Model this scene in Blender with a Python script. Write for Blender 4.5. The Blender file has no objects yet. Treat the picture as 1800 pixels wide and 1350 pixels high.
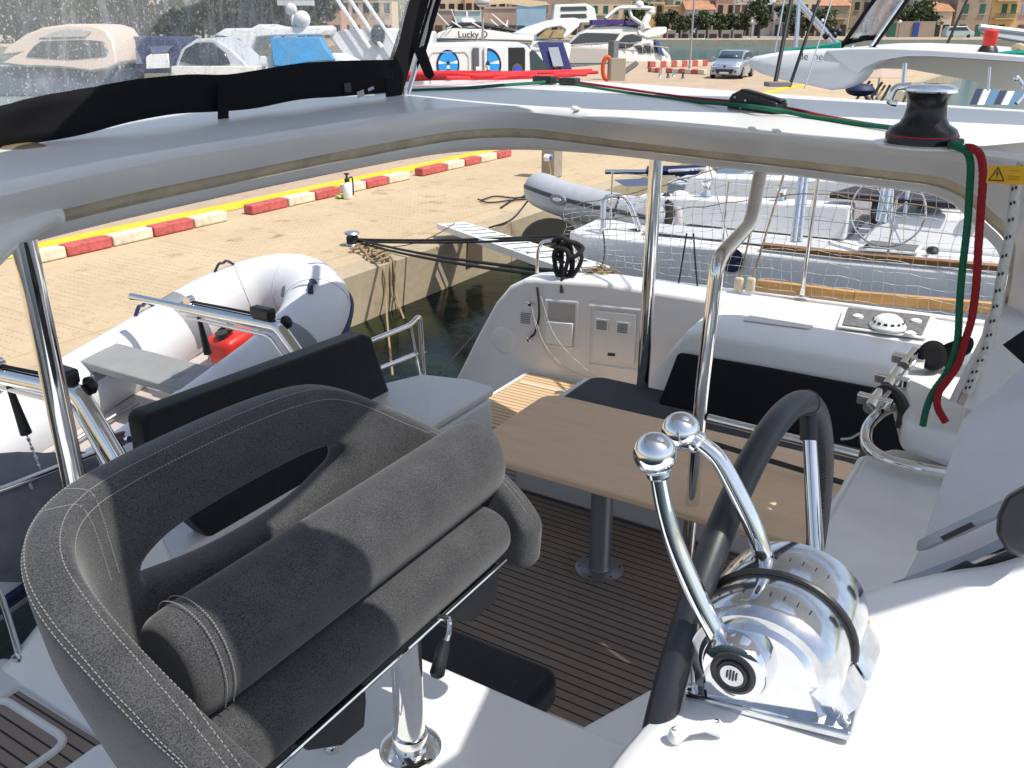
import bpy, bmesh, math, random
from mathutils import Vector, Matrix
random.seed(7)
R = math.radians
S = bpy.context.scene
COL = S.collection
# ------------------------------------------------------------------ camera, world, sun, exposure
CH = 3.6; PITCH = R(22.2); HEAD = R(31.5); FPX = 1560.0
cam_d = bpy.data.cameras.new("camera"); cam = bpy.data.objects.new("camera", cam_d); COL.objects.link(cam)
cam.location = (0, 0, CH); cam.rotation_euler = (R(90) - PITCH, 0, HEAD - R(90))
cam_d.sensor_width = 36; cam_d.lens = FPX / 1800 * 36; cam_d.clip_start = 0.05; cam_d.clip_end = 3000
S.camera = cam
SUN_AZ = Vector((0.12, -0.993)).normalized(); SUN_EL = R(62)
w = bpy.data.worlds.new("World"); S.world = w; w.use_nodes = True
wn = w.node_tree.nodes; wl = w.node_tree.links
sky = wn.new("ShaderNodeTexSky"); sky.sky_type = 'NISHITA'; sky.sun_disc = False
sky.sun_elevation = SUN_EL; sky.sun_rotation = math.atan2(SUN_AZ.x, SUN_AZ.y)
sky.air_density = 1.0; sky.dust_density = 1.6
hs = wn.new("ShaderNodeHueSaturation"); hs.inputs["Saturation"].default_value = 0.78; bg = wn["Background"]; bg.inputs[1].default_value = 0.15
wl.new(sky.outputs[0], hs.inputs["Color"]); wl.new(hs.outputs[0], bg.inputs[0])
sd = bpy.data.lights.new("sun", 'SUN'); sd.energy = 4.0; sd.angle = R(0.5); sd.color = (1.0, 0.955, 0.88)
so = bpy.data.objects.new("sun", sd); COL.objects.link(so)
SUNV = Vector((SUN_AZ.x * math.cos(SUN_EL), SUN_AZ.y * math.cos(SUN_EL), math.sin(SUN_EL)))
so.rotation_euler = SUNV.to_track_quat('Z', 'Y').to_euler(); so.location = (6, -8, 20)
S.view_settings.view_transform = 'Standard'; S.view_settings.look = 'None'
S.view_settings.exposure = 0.25; S.view_settings.gamma = 1
S.cycles.max_bounces = 8; S.cycles.transparent_max_bounces = 12
# ------------------------------------------------------------------ photo-pixel rays (surveying helper: pixel + known plane -> world point)
_fw = Vector((math.cos(HEAD), math.sin(HEAD), 0)); _rt = Vector((math.sin(HEAD), -math.cos(HEAD), 0))
def _ray(x, y):
    u = (x - 900) / FPX; v = (675 - y) / FPX
    return _fw * (math.cos(PITCH) + v * math.sin(PITCH)) + _rt * u + Vector((0, 0, -math.sin(PITCH) + v * math.cos(PITCH)))
O = Vector((0, 0, CH))
def D(x, y, d): return O + _ray(x, y) * d
def Z(x, y, z): r = _ray(x, y); return O + r * ((z - CH) / r.z)
def TX(x, y, X): r = _ray(x, y); return O + r * (X / r.x)
def AY(x, y, Y): r = _ray(x, y); return O + r * (Y / r.y)
def CF(X, Y, z): v = _fw * Y + _rt * X; return Vector((v.x, v.y, z))
# ------------------------------------------------------------------ materials
def _n(nt, t, **k):
    n = nt.nodes.new(t)
    for a, b in k.items(): setattr(n, a, b)
    return n
def mat(name, col, rough=0.5, metal=0.0, var=0.0, vscale=6.0, bump=0.0, bscale=40.0, coat=0.0, spec=0.5, col2=None, detail=4, rvar=0.0, stretch=None, sheen=0.0):
    m = bpy.data.materials.new(name); m.use_nodes = True; nt = m.node_tree
    b = nt.nodes["Principled BSDF"]
    b.inputs["Roughness"].default_value = rough; b.inputs["Metallic"].default_value = metal
    b.inputs["Coat Weight"].default_value = coat; b.inputs["Coat Roughness"].default_value = 0.08
    b.inputs["Specular IOR Level"].default_value = spec
    if sheen: b.inputs["Sheen Weight"].default_value = sheen
    c = (*col, 1)
    b.inputs["Base Color"].default_value = c
    tc = _n(nt, "ShaderNodeTexCoord"); mp = _n(nt, "ShaderNodeMapping")
    nt.links.new(tc.outputs["Object"], mp.inputs["Vector"])
    if stretch: mp.inputs["Scale"].default_value = stretch
    if var or col2:
        no = _n(nt, "ShaderNodeTexNoise"); no.inputs["Scale"].default_value = vscale; no.inputs["Detail"].default_value = detail
        no.inputs["Roughness"].default_value = 0.65
        nt.links.new(mp.outputs[0], no.inputs["Vector"])
        rp = _n(nt, "ShaderNodeValToRGB")
        a = tuple(max(0, x * (1 - var)) for x in col); z = tuple(min(1, x * (1 + var)) for x in (col if not col2 else col))
        rp.color_ramp.elements[0].position = 0.3; rp.color_ramp.elements[1].position = 0.7
        rp.color_ramp.elements[0].color = (*(col2 if col2 else a), 1); rp.color_ramp.elements[1].color = (*z, 1)
        nt.links.new(no.outputs["Fac"], rp.inputs[0]); nt.links.new(rp.outputs[0], b.inputs["Base Color"])
        if rvar:
            mr = _n(nt, "ShaderNodeMapRange"); mr.inputs["To Min"].default_value = max(0.02, rough - rvar); mr.inputs["To Max"].default_value = rough + rvar
            nt.links.new(no.outputs["Fac"], mr.inputs[0]); nt.links.new(mr.outputs[0], b.inputs["Roughness"])
    if bump:
        nb = _n(nt, "ShaderNodeTexNoise"); nb.inputs["Scale"].default_value = bscale; nb.inputs["Detail"].default_value = 5
        nt.links.new(mp.outputs[0], nb.inputs["Vector"])
        bp = _n(nt, "ShaderNodeBump"); bp.inputs["Strength"].default_value = bump; bp.inputs["Distance"].default_value = 0.02
        nt.links.new(nb.outputs["Fac"], bp.inputs["Height"]); nt.links.new(bp.outputs[0], b.inputs["Normal"])
    return m
def fabric(name, a, b2, scale=420):
    m = mat(name, a, 0.95, spec=0.15, sheen=0.25); nt = m.node_tree; b = nt.nodes["Principled BSDF"]
    tc = [n for n in nt.nodes if n.type == 'TEX_COORD'][0]
    n1 = _n(nt, "ShaderNodeTexNoise"); n1.inputs["Scale"].default_value = scale; n1.inputs["Detail"].default_value = 3
    n2 = _n(nt, "ShaderNodeTexNoise"); n2.inputs["Scale"].default_value = 18; n2.inputs["Detail"].default_value = 4
    ad = _n(nt, "ShaderNodeMath", operation='MULTIPLY_ADD'); ad.inputs[1].default_value = 0.22; 
    for n in (n1, n2): nt.links.new(tc.outputs["Object"], n.inputs["Vector"])
    nt.links.new(n2.outputs[0], ad.inputs[0]); nt.links.new(n1.outputs[0], ad.inputs[2])
    rp = _n(nt, "ShaderNodeValToRGB"); rp.color_ramp.elements[0].position = 0.46; rp.color_ramp.elements[1].position = 0.76
    rp.color_ramp.elements[0].color = (*a, 1); rp.color_ramp.elements[1].color = (*b2, 1)
    nt.links.new(ad.outputs[0], rp.inputs[0]); nt.links.new(rp.outputs[0], b.inputs["Base Color"])
    bp = _n(nt, "ShaderNodeBump"); bp.inputs["Strength"].default_value = 0.35; bp.inputs["Distance"].default_value = 0.003
    nt.links.new(n1.outputs[0], bp.inputs["Height"]); nt.links.new(bp.outputs[0], b.inputs["Normal"])
    return m
def planks(name, wood, wood2, seam, axis=0, pitch=0.046, frac=0.12, off=0.0, rough=0.6, gvar=None):
    """boards laid side by side along one world axis, with dark caulk seams"""
    m = mat(name, wood, rough); nt = m.node_tree; b = nt.nodes["Principled BSDF"]
    ge = _n(nt, "ShaderNodeNewGeometry"); sp = _n(nt, "ShaderNodeSeparateXYZ"); nt.links.new(ge.outputs["Position"], sp.inputs[0])
    d = _n(nt, "ShaderNodeMath", operation='MULTIPLY_ADD'); d.inputs[1].default_value = 1 / pitch; d.inputs[2].default_value = 100 + off
    nt.links.new(sp.outputs[axis], d.inputs[0])
    fr = _n(nt, "ShaderNodeMath", operation='FRACT'); fl = _n(nt, "ShaderNodeMath", operation='FLOOR')
    nt.links.new(d.outputs[0], fr.inputs[0]); nt.links.new(d.outputs[0], fl.inputs[0])
    lt = _n(nt, "ShaderNodeMath", operation='LESS_THAN'); lt.inputs[1].default_value = frac; nt.links.new(fr.outputs[0], lt.inputs[0])
    wn_ = _n(nt, "ShaderNodeTexWhiteNoise", noise_dimensions='1D'); nt.links.new(fl.outputs[0], wn_.inputs["W"])
    mp = _n(nt, "ShaderNodeMapping"); mp.inputs["Scale"].default_value = (60, 4, 60) if axis == 0 else (4, 60, 60)
    nt.links.new(ge.outputs["Position"], mp.inputs[0])
    gr = _n(nt, "ShaderNodeTexNoise"); gr.inputs["Scale"].default_value = 1.2; gr.inputs["Detail"].default_value = 6; nt.links.new(mp.outputs[0], gr.inputs["Vector"])
    av = _n(nt, "ShaderNodeMath", operation='MULTIPLY_ADD'); av.inputs[1].default_value = 0.5
    nt.links.new(wn_.outputs[0], av.inputs[0])
    h = _n(nt, "ShaderNodeMath", operation='MULTIPLY'); h.inputs[1].default_value = 0.6; nt.links.new(gr.outputs[0], h.inputs[0]); nt.links.new(h.outputs[0], av.inputs[2])
    mx = _n(nt, "ShaderNodeMix", data_type='RGBA'); mx.inputs[6].default_value = (*wood, 1); mx.inputs[7].default_value = (*wood2, 1); nt.links.new(av.outputs[0], mx.inputs[0])
    m2 = _n(nt, "ShaderNodeMix", data_type='RGBA'); m2.inputs[7].default_value = (*seam, 1); nt.links.new(lt.outputs[0], m2.inputs[0]); nt.links.new(mx.outputs[2], m2.inputs[6])
    nt.links.new(m2.outputs[2], b.inputs["Base Color"])
    bp = _n(nt, "ShaderNodeBump"); bp.inputs["Strength"].default_value = 0.5; bp.inputs["Distance"].default_value = -0.002
    nt.links.new(lt.outputs[0], bp.inputs["Height"]); nt.links.new(bp.outputs[0], b.inputs["Normal"])
    return m
def vinyl(name, haze=0.2, spots=0.5, streak=0.25, tint=(0.8, 0.83, 0.86), scale=120):
    m = bpy.data.materials.new(name); m.use_nodes = True; nt = m.node_tree; b = nt.nodes["Principled BSDF"]; out = nt.nodes["Material Output"]
    b.inputs["Base Color"].default_value = (*tint, 1); b.inputs["Roughness"].default_value = 0.35
    tr = _n(nt, "ShaderNodeBsdfTransparent"); gl = _n(nt, "ShaderNodeBsdfGlossy"); gl.inputs["Roughness"].default_value = 0.06
    tc = _n(nt, "ShaderNodeTexCoord")
    vo = _n(nt, "ShaderNodeTexNoise"); vo.inputs["Scale"].default_value = scale; vo.inputs["Detail"].default_value = 2; nt.links.new(tc.outputs["Object"], vo.inputs["Vector"])
    r1 = _n(nt, "ShaderNodeValToRGB"); r1.color_ramp.elements[0].position = 0.60; r1.color_ramp.elements[1].position = 0.72; nt.links.new(vo.outputs[0], r1.inputs[0])
    mp = _n(nt, "ShaderNodeMapping"); mp.inputs["Scale"].default_value = (9, 9, 2.2); mp.inputs["Rotation"].default_value = (0.2, 0.5, 0); nt.links.new(tc.outputs["Object"], mp.inputs[0])
    n2 = _n(nt, "ShaderNodeTexNoise"); n2.inputs["Scale"].default_value = 1.6; n2.inputs["Detail"].default_value = 5; n2.inputs["Distortion"].default_value = 1.5; nt.links.new(mp.outputs[0], n2.inputs["Vector"])
    r2 = _n(nt, "ShaderNodeValToRGB"); r2.color_ramp.elements[0].position = 0.5; r2.color_ramp.elements[1].position = 0.78; nt.links.new(n2.outputs[0], r2.inputs[0])
    a = _n(nt, "ShaderNodeMath", operation='MULTIPLY_ADD'); a.inputs[1].default_value = spots; a.inputs[2].default_value = haze; nt.links.new(r1.outputs[0], a.inputs[0])
    a2 = _n(nt, "ShaderNodeMath", operation='MULTIPLY_ADD', use_clamp=True); a2.inputs[1].default_value = streak; nt.links.new(r2.outputs[0], a2.inputs[0]); nt.links.new(a.outputs[0], a2.inputs[2])
    mx = _n(nt, "ShaderNodeMixShader"); nt.links.new(a2.outputs[0], mx.inputs[0]); nt.links.new(tr.outputs[0], mx.inputs[1]); nt.links.new(b.outputs[0], mx.inputs[2])
    m2 = _n(nt, "ShaderNodeMixShader"); fr = _n(nt, "ShaderNodeLayerWeight"); fr.inputs[0].default_value = 0.08
    m2.inputs[0].default_value = 0.03; nt.links.new(mx.outputs[0], m2.inputs[1]); nt.links.new(gl.outputs[0], m2.inputs[2])
    nt.links.new(m2.outputs[0], out.inputs[0])
    return m
gel = mat("gelcoat", (0.75, 0.75, 0.745), 0.32, var=0.03, vscale=2.5, coat=0.12, rvar=0.06)
gelD = mat("gelcoat_worn", (0.74, 0.735, 0.71), 0.42, var=0.08, vscale=4.0)
grime = mat("grimy_seal", (0.30, 0.26, 0.19), 0.7, var=0.35, vscale=14, bump=0.2, bscale=60)
steel = mat("stainless", (0.80, 0.79, 0.77), 0.07, 1.0, var=0.06, vscale=20, rvar=0.04)
chrome = mat("chrome", (0.80, 0.81, 0.83), 0.045, 1.0, var=0.05, vscale=60, rvar=0.035, detail=8)
chromeW = mat("chrome_worn", (0.66, 0.68, 0.70), 0.12, 1.0, var=0.22, vscale=28, rvar=0.07, detail=8)
alu = mat("aluminium", (0.62, 0.63, 0.65), 0.32, 1.0, var=0.1, vscale=12)
alugrey = mat("painted_grey_leg", (0.30, 0.31, 0.33), 0.35, 0.6, var=0.06)
black = mat("black_plastic", (0.018, 0.018, 0.02), 0.4, var=0.3, vscale=30)
blackm = mat("black_canvas", (0.010, 0.010, 0.012), 0.9, spec=0.15, bump=0.15, bscale=500)
rubber = mat("black_rope", (0.02, 0.02, 0.022), 0.85, var=0.4, vscale=150, bump=0.5, bscale=400)
leather = mat("wheel_leather", (0.020, 0.022, 0.027), 0.42, var=0.15, vscale=50, bump=0.05, bscale=500)
fab = fabric("grey_felt", (0.024, 0.025, 0.028), (0.086, 0.087, 0.089), 480)
fabD = fabric("charcoal_cushion", (0.010, 0.011, 0.013), (0.024, 0.026, 0.030), 300)
thread = mat("seam_thread", (0.25, 0.245, 0.235), 0.85)
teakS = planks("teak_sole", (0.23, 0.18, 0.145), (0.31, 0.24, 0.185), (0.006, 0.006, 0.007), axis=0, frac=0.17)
teakL = planks("teak_sunlit", (0.52, 0.36, 0.20), (0.66, 0.47, 0.28), (0.05, 0.035, 0.03), axis=0, frac=0.14)  # same teak as the sole, its sunlit tone put into the colour
ply = mat("table_laminate", (0.80, 0.55, 0.35), 0.55, var=0.07, vscale=5, bump=0.03, bscale=60, stretch=(3.5, 0.8, 1), detail=6)
woodG = mat("varnished_toerail", (0.50, 0.27, 0.08), 0.4, var=0.2, vscale=5, stretch=(8, 0.5, 8))
woodB = mat("brown_toerail", (0.24, 0.12, 0.045), 0.5, var=0.25, vscale=5, stretch=(8, 0.5, 8))
greenR = mat("green_rope", (0.010, 0.19, 0.10), 0.85, col2=(0.003, 0.085, 0.045), vscale=190, bump=0.5, bscale=350)
redR = mat("red_rope", (0.46, 0.016, 0.024), 0.85, col2=(0.22, 0.004, 0.01), vscale=190, bump=0.5, bscale=350)
redB = mat("bright_red_rope", (0.68, 0.025, 0.03), 0.75, var=0.2, vscale=100)
whiteR = mat("white_rope", (0.55, 0.54, 0.51), 0.85, var=0.15, vscale=120, bump=0.4, bscale=300)
tanR = mat("tan_rope", (0.36, 0.27, 0.16), 0.9, var=0.3, vscale=150, bump=0.6, bscale=300)
pvc = mat("grey_white_hypalon", (0.66, 0.67, 0.69), 0.42, var=0.04, vscale=3, coat=0.05)
pvcG = mat("grey_patch", (0.22, 0.23, 0.25), 0.55, var=0.1)
navy = mat("navy_handle", (0.012, 0.022, 0.075), 0.6, var=0.2)
white = mat("white_paint", (0.80, 0.80, 0.79), 0.35, var=0.03)
dark = mat("dark_glass", (0.02, 0.022, 0.026), 0.08, spec=0.7)
red = mat("red_plastic", (0.65, 0.03, 0.02), 0.4, var=0.1)
yellow = mat("yellow_sticker", (0.75, 0.42, 0.01), 0.4, var=0.06)
beige = mat("beige_canvas", (0.56, 0.42, 0.26), 0.85, var=0.08, vscale=4)
# ------------------------------------------------------------------ mesh builder
XF = {}
def _sm(a, b): return Vector(a), Vector(b)
def spline(pts, n=8, closed=False):
    P = [Vector(p) for p in pts]; out = []; L = len(P)
    if L < 3: return P
    rng = range(L if closed else L - 1)
    for i in rng:
        p0 = P[(i - 1) % L] if (closed or i > 0) else P[0] * 2 - P[1]
        p1 = P[i]; p2 = P[(i + 1) % L]
        p3 = P[(i + 2) % L] if (closed or i < L - 2) else P[-1] * 2 - P[-2]
        for k in range(n):
            t = k / n
            out.append(0.5 * ((2 * p1) + (p2 - p0) * t + (2 * p0 - 5 * p1 + 4 * p2 - p3) * t * t + (3 * p1 - p0 - 3 * p2 + p3) * t ** 3))
    if not closed: out.append(P[-1].copy())
    return out
def bend(pts, r=0.08, n=6):
    """polyline with rounded corners"""
    P = [Vector(p) for p in pts]; out = [P[0]]
    for i in range(1, len(P) - 1):
        a = (P[i - 1] - P[i]); b = (P[i + 1] - P[i]); ra = min(r, a.length * 0.45, b.length * 0.45)
        a = P[i] + a.normalized() * ra; b = P[i] + b.normalized() * ra
        for k in range(n + 1):
            t = k / n; out.append((1 - t) ** 2 * a + 2 * t * (1 - t) * P[i] + t * t * b)
    out.append(P[-1]); return out
class MB:
    def __init__(s): s.v = []; s.f = []
    def add(s, vs, fs):
        o = len(s.v); s.v += [Vector(p) for p in vs]; s.f += [tuple(i + o for i in f) for f in fs]; return s
    def obox(s, c, ax, ay, az):
        c, ax, ay, az = map(Vector, (c, ax, ay, az)); vs = [c + ax * i + ay * j + az * k for i in (-1, 1) for j in (-1, 1) for k in (-1, 1)]
        return s.add(vs, [(0, 1, 3, 2), (4, 6, 7, 5), (0, 4, 5, 1), (2, 3, 7, 6), (0, 2, 6, 4), (1, 5, 7, 3)])
    def box(s, x0, x1, y0, y1, z0, z1):
        return s.obox(((x0 + x1) / 2, (y0 + y1) / 2, (z0 + z1) / 2), ((x1 - x0) / 2, 0, 0), (0, (y1 - y0) / 2, 0), (0, 0, (z1 - z0) / 2))
    def tube(s, pts, r, n=10, closed=False, cap=True, flat=1.0, braid=0.0):
        P = [Vector(p) for p in pts]; L = len(P)
        rs = r if isinstance(r, (list, tuple)) else [r] * L
        up = None; rings = []
        for i in range(L):
            a = P[(i - 1) % L] if (closed or i > 0) else P[i]; b = P[(i + 1) % L] if (closed or i < L - 1) else P[i]
            t = (b - a)
            t = t.normalized() if t.length > 1e-9 else Vector((0, 0, 1))
            if up is None:
                up = Vector((0, 0, 1)) if abs(t.z) < 0.9 else Vector((1, 0, 0))
            sd_ = t.cross(up)
            if sd_.length < 1e-6: sd_ = t.cross(Vector((0.3, 1, 0.2)))
            sd_.normalize(); up = sd_.cross(t).normalized()
            rings.append([P[i] + (sd_ * math.cos(2 * math.pi * k / n) + up * flat * math.sin(2 * math.pi * k / n)) * rs[i] * (1 + braid * (1 if ((i + k) // 2) % 2 else -1)) for k in range(n)])
        o = len(s.v)
        for g in rings: s.v += g
        m = L if closed else L - 1
        for i in range(m):
            for k in range(n):
                a = o + i * n + k; b = o + i * n + (k + 1) % n; c = o + ((i + 1) % L) * n + (k + 1) % n; d = o + ((i + 1) % L) * n + k
                s.f.append((a, b, c, d))
        if cap and not closed:
            s.f.append(tuple(o + k for k in range(n))[::-1]); s.f.append(tuple(o + (L - 1) * n + k for k in range(n)))
        return s
    def lathe(s, c, axis, prof, n=24, a0=0, a1=None):
        c = Vector(c); ax = Vector(axis).normalized()
        u = ax.orthogonal().normalized(); v = ax.cross(u)
        o = len(s.v)
        for r, h in prof:
            for k in range(n):
                a = 2 * math.pi * k / n
                s.v.append(c + ax * h + (u * math.cos(a) + v * math.sin(a)) * max(r, 1e-5))
        for i in range(len(prof) - 1):
            for k in range(n):
                s.f.append((o + i * n + k, o + i * n + (k + 1) % n, o + (i + 1) * n + (k + 1) % n, o + (i + 1) * n + k))
        if prof[0][0] > 1e-4: s.f.append(tuple(o + k for k in range(n))[::-1])
        if prof[-1][0] > 1e-4: s.f.append(tuple(o + (len(prof) - 1) * n + k for k in range(n)))
        return s
    def prism(s, pts, vec):
        P = [Vector(p) for p in pts]; v = Vector(vec); n = len(P)
        return s.add(P + [p + v for p in P], [tuple(range(n))[::-1], tuple(range(n, 2 * n))] + [(i, (i + 1) % n, n + (i + 1) % n, n + i) for i in range(n)])
    def loft(s, rings, cap=True, closed=True):
        o = len(s.v); n = len(rings[0])
        for g in rings: s.v += [Vector(p) for p in g]
        for i in range(len(rings) - 1):
            for k in range(n if closed else n - 1):
                s.f.append((o + i * n + k, o + i * n + (k + 1) % n, o + (i + 1) * n + (k + 1) % n, o + (i + 1) * n + k))
        if cap and closed:
            s.f.append(tuple(o + k for k in range(n))[::-1]); s.f.append(tuple(o + (len(rings) - 1) * n + k for k in range(n)))
        return s
    def ball(s, c, r, sc=(1, 1, 1), n=16, m=10):
        c = Vector(c); rings = []
        prof = [(math.sin(math.pi * i / m), -math.cos(math.pi * i / m)) for i in range(m + 1)]
        o = len(s.v)
        for q, h in prof:
            for k in range(n):
                a = 2 * math.pi * k / n; s.v.append(c + Vector((r * sc[0] * max(q, 1e-4) * math.cos(a), r * sc[1] * max(q, 1e-4) * math.sin(a), r * sc[2] * h)))
        for i in range(m):
            for k in range(n): s.f.append((o + i * n + k, o + i * n + (k + 1) % n, o + (i + 1) * n + (k + 1) % n, o + (i + 1) * n + k))
        return s
    def build(s, name, m, parent=None, smooth=True, bevel=0.0, seg=2, sub=0, solid=0.0, ang=38, merge=False, off=0):
        me = bpy.data.meshes.new(name)
        T = XF[parent.name] if parent else None
        if T is not None: vs = [T @ p for p in s.v]; loc = None
        else:
            xs = [p.x for p in s.v]; ys = [p.y for p in s.v]; loc = Vector(((min(xs) + max(xs)) / 2, (min(ys) + max(ys)) / 2, min(p.z for p in s.v)))
            vs = [p - loc for p in s.v]
        me.from_pydata([tuple(p) for p in vs], [], s.f); me.validate()
        b = bmesh.new(); b.from_mesh(me)
        if merge: bmesh.ops.remove_doubles(b, verts=b.verts, dist=1e-4)
        bmesh.ops.recalc_face_normals(b, faces=b.faces); b.to_mesh(me); b.free()
        if smooth:
            me.shade_smooth()
            me.set_sharp_from_angle(angle=R(ang))
        me.materials.append(m)
        o = bpy.data.objects.new(name, me); COL.objects.link(o)
        if parent: o.parent = parent; XF[o.name] = XF[parent.name]
        else: o.location = loc; XF[o.name] = Matrix.Translation(-loc)
        if solid: q = o.modifiers.new("t", 'SOLIDIFY'); q.thickness = solid; q.offset = off
        if bevel:
            q = o.modifiers.new("b", 'BEVEL'); q.width = bevel; q.segments = seg; q.limit_method = 'ANGLE'; q.angle_limit = R(32); q.harden_normals = False
        if sub: q = o.modifiers.new("s", 'SUBSURF'); q.levels = sub; q.render_levels = sub
        return o
def tag(o, label, cat=None, group=None, kind=None):
    if label: o["label"] = label
    if cat: o["category"] = cat
    if group: o["group"] = group
    if kind: o["kind"] = kind
    return o
def thing(name, label, cat, loc, rz=0, group=None):
    o = bpy.data.objects.new(name, None); COL.objects.link(o); o.empty_display_size = 0.1
    o.location = loc; o.rotation_euler = (0, 0, rz)
    XF[o.name] = (Matrix.Translation(Vector(loc)) @ Matrix.Rotation(rz, 4, 'Z')).inverted()
    return tag(o, label, cat, group)
def copy_tree(o, parent=None):
    c = o.copy(); COL.objects.link(c)
    if parent: c.parent = parent
    for ch in [k for k in list(o.children)]: copy_tree(ch, c)
    return c
def rope(name, m, pts, r, label, cat="rope", n=8, group=None, sp=8, parent=None, braid=0.0):
    if braid:
        n = 16; P0 = [Vector(p) for p in pts]; ln = sum((b - a).length for a, b in zip(P0, P0[1:])); sp = max(4, int(ln / (len(pts) - 1) / (r * 0.33)))
    o = MB().tube(spline(pts, sp), r, n, braid=braid).build(name, m, parent)
    return tag(o, label, cat, group) if not parent else o
def text(name, body, m, loc, xdir, updir, size, parent, ext=0.001, bold=0.0):
    cu = bpy.data.curves.new(name, 'FONT'); cu.body = body; cu.size = size; cu.extrude = ext; cu.align_x = 'CENTER'; cu.align_y = 'CENTER'; cu.offset = bold
    t = bpy.data.objects.new(name, cu); COL.objects.link(t)
    bpy.context.view_layer.update()
    me = bpy.data.meshes.new_from_object(t.evaluated_get(bpy.context.evaluated_depsgraph_get()))
    bpy.data.objects.remove(t); 
    xd = Vector(xdir).normalized(); ud = Vector(updir); ud = (ud - xd * ud.dot(xd)).normalized(); nd = xd.cross(ud)
    M = Matrix((xd, ud, nd)).transposed().to_4x4(); M.translation = Vector(loc)
    me.transform(XF[parent.name] @ M); me.materials.clear(); me.materials.append(m); me.name = name
    o = bpy.data.objects.new(name, me); COL.objects.link(o); o.parent = parent; XF[o.name] = XF[parent.name]
    return o
# ================================================================== OWN BOAT
boat = thing("catamaran", "white catamaran under the camera, its hardtop edge arching over a teak cockpit", "boat", (2.2, 1.2, 0.0))
# --- hardtop: swept edge round the helm opening + crowned top
BOT = [(1.049, 2.121), (1.146, 2.15), (1.239, 2.167), (1.46, 2.203), (1.676, 2.224), (2.066, 2.253), (2.519, 2.266), (2.932, 2.262), (3.172, 2.216), (3.325, 2.10), (3.405, 1.95), (3.427, 1.76), (3.413, 1.545), (3.331, 1.152), (3.272, 0.813), (3.224, 0.66), (3.184, 0.49), (3.149, 0.366)]
TOP = [(0.957, 1.886), (1.05, 1.924), (1.13, 1.95), (1.35, 2.02), (1.60, 2.075), (2.02, 2.115), (2.46, 2.16), (2.87, 2.18), (3.10, 2.155), (3.24, 2.07), (3.29, 1.92), (3.22, 1.73), (3.12, 1.5), (3.007, 1.08), (2.94, 0.76), (2.90, 0.6), (2.86, 0.44), (2.80, 0.27)]
B3 = [Vector((x, y, 3.085)) for x, y in BOT] + [TX(1677, 363, 3.08), TX(1721, 409, 3.0), TX(1750, 440, 2.95), TX(1759, 466, 2.92), TX(1756, 500, 2.90), TX(1741, 555, 2.87), TX(1722, 597, 2.84), TX(1690, 660, 2.78), TX(1668, 705, 2.72)]
T3 = [Vector((x, y, 3.265)) for x, y in TOP] + [Z(1740, 274, 3.265), Z(1800, 281, 3.265), Z(1880, 290, 3.265), TX(1935, 350, 2.50), TX(1940, 430, 2.50), TX(1940, 520, 2.50), TX(1920, 600, 2.52), TX(1880, 690, 2.55), TX(1840, 770, 2.58)]
NB_ = 5; Bs = spline(B3, NB_); Ts = spline(T3, NB_); NE = len(BOT) * NB_ - NB_ + 1
def face(t, push=0.0):
    out = []
    for i, (p, q) in enumerate(zip(Bs, Ts)):
        k = max(0.0, (i - NE) / (len(Bs) - NE)); sh_ = (0.03 if i < 50 else 0.03 * max(0, (65 - i) / 15)) + 0.06 * math.exp(-((i - 46) / 11) ** 2); tt = t if t > 0.7 else (t + sh_ * min(1, t / .2)) * (1 - 0.62 * min(1, k * 2.2))
        v = p.lerp(q, tt); v.x += push; out.append(v)
    return out
def inward(row, d):
    o = []
    for i, p in enumerate(row):
        a = Bs[max(0, i - 1)]; b = Bs[min(len(Bs) - 1, i + 1)]; t = (b - a); t.z = 0; t.normalize(); o.append(p + Vector((-t.y, t.x, 0)) * d)
    return o
m = MB()
m.loft([inward([p for p in Bs], 0.18), inward([p for p in Bs], 0.02), inward(face(0.035), -0.004), inward(face(0.10), -0.010), inward(face(0.235), -0.004)], cap=False, closed=False)
crest = [p + Vector((0, 0, 0.008)) for p in inward(Ts, 0.05)]
m.loft([inward(face(0.455), -0.004), inward(face(0.6), -0.006), inward(face(0.8), -0.006), inward(face(0.93), 0.002), inward(face(0.98), 0.016), crest], cap=False, closed=False)
inner = crest[:NE]
OUT = [(0.75, 3.02), (1.3, 3.08), (2.0, 3.12), (2.8, 3.14), (3.6, 3.15), (4.3, 3.15), (4.78, 3.10), (4.98, 2.9), (4.95, 2.5), (4.82, 2.0), (4.62, 1.5), (4.45, 1.0), (4.3, 0.5), (4.15, 0.0), (4.0, -0.6)]
Od = spline([(x, y, 3.275) for x, y in OUT], 5)
def resamp(P, n):
    return [P[int(i * (len(P) - 1) / (n - 1))].lerp(P[min(len(P) - 1, int(i * (len(P) - 1) / (n - 1)) + 1)], (i * (len(P) - 1) / (n - 1)) % 1) for i in range(n)]
Od = resamp(Od, len(inner))
rows = []
for k in range(7):
    t = k / 6; rows.append([a.lerp(b, t) + Vector((0, 0, 0.010 * math.sin(math.pi * t))) for a, b in zip(inner, Od)])
for f_, dz in ((0.05, -0.006), (0.4, -0.05), (0.85, -0.13), (1.0, -0.16), (0.97, -0.19)):
    rr = []
    for p in Od:
        wx_ = max(0.0, min(1.0, (1.45 - p.y) / 0.5))
        q = Vector((p.x + ((5.20 - p.x) * wx_ + 0.08 * (1 - wx_)) * f_, p.y + (0.06 if p.y > 2.6 else 0) * f_, p.z + dz * (0.8 + 0.2 * wx_))); rr.append(q)
    rows.append(rr)
rows.append([Vector((p.x, p.y, 3.09)) for p in inward(Bs, 0.18)[:NE]])
m.loft(rows, cap=False, closed=False)
hard = m.build("hardtop", gel, boat, ang=50)
tag(hard, "white hardtop over the cockpit with a rounded grey-white edge")
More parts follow.
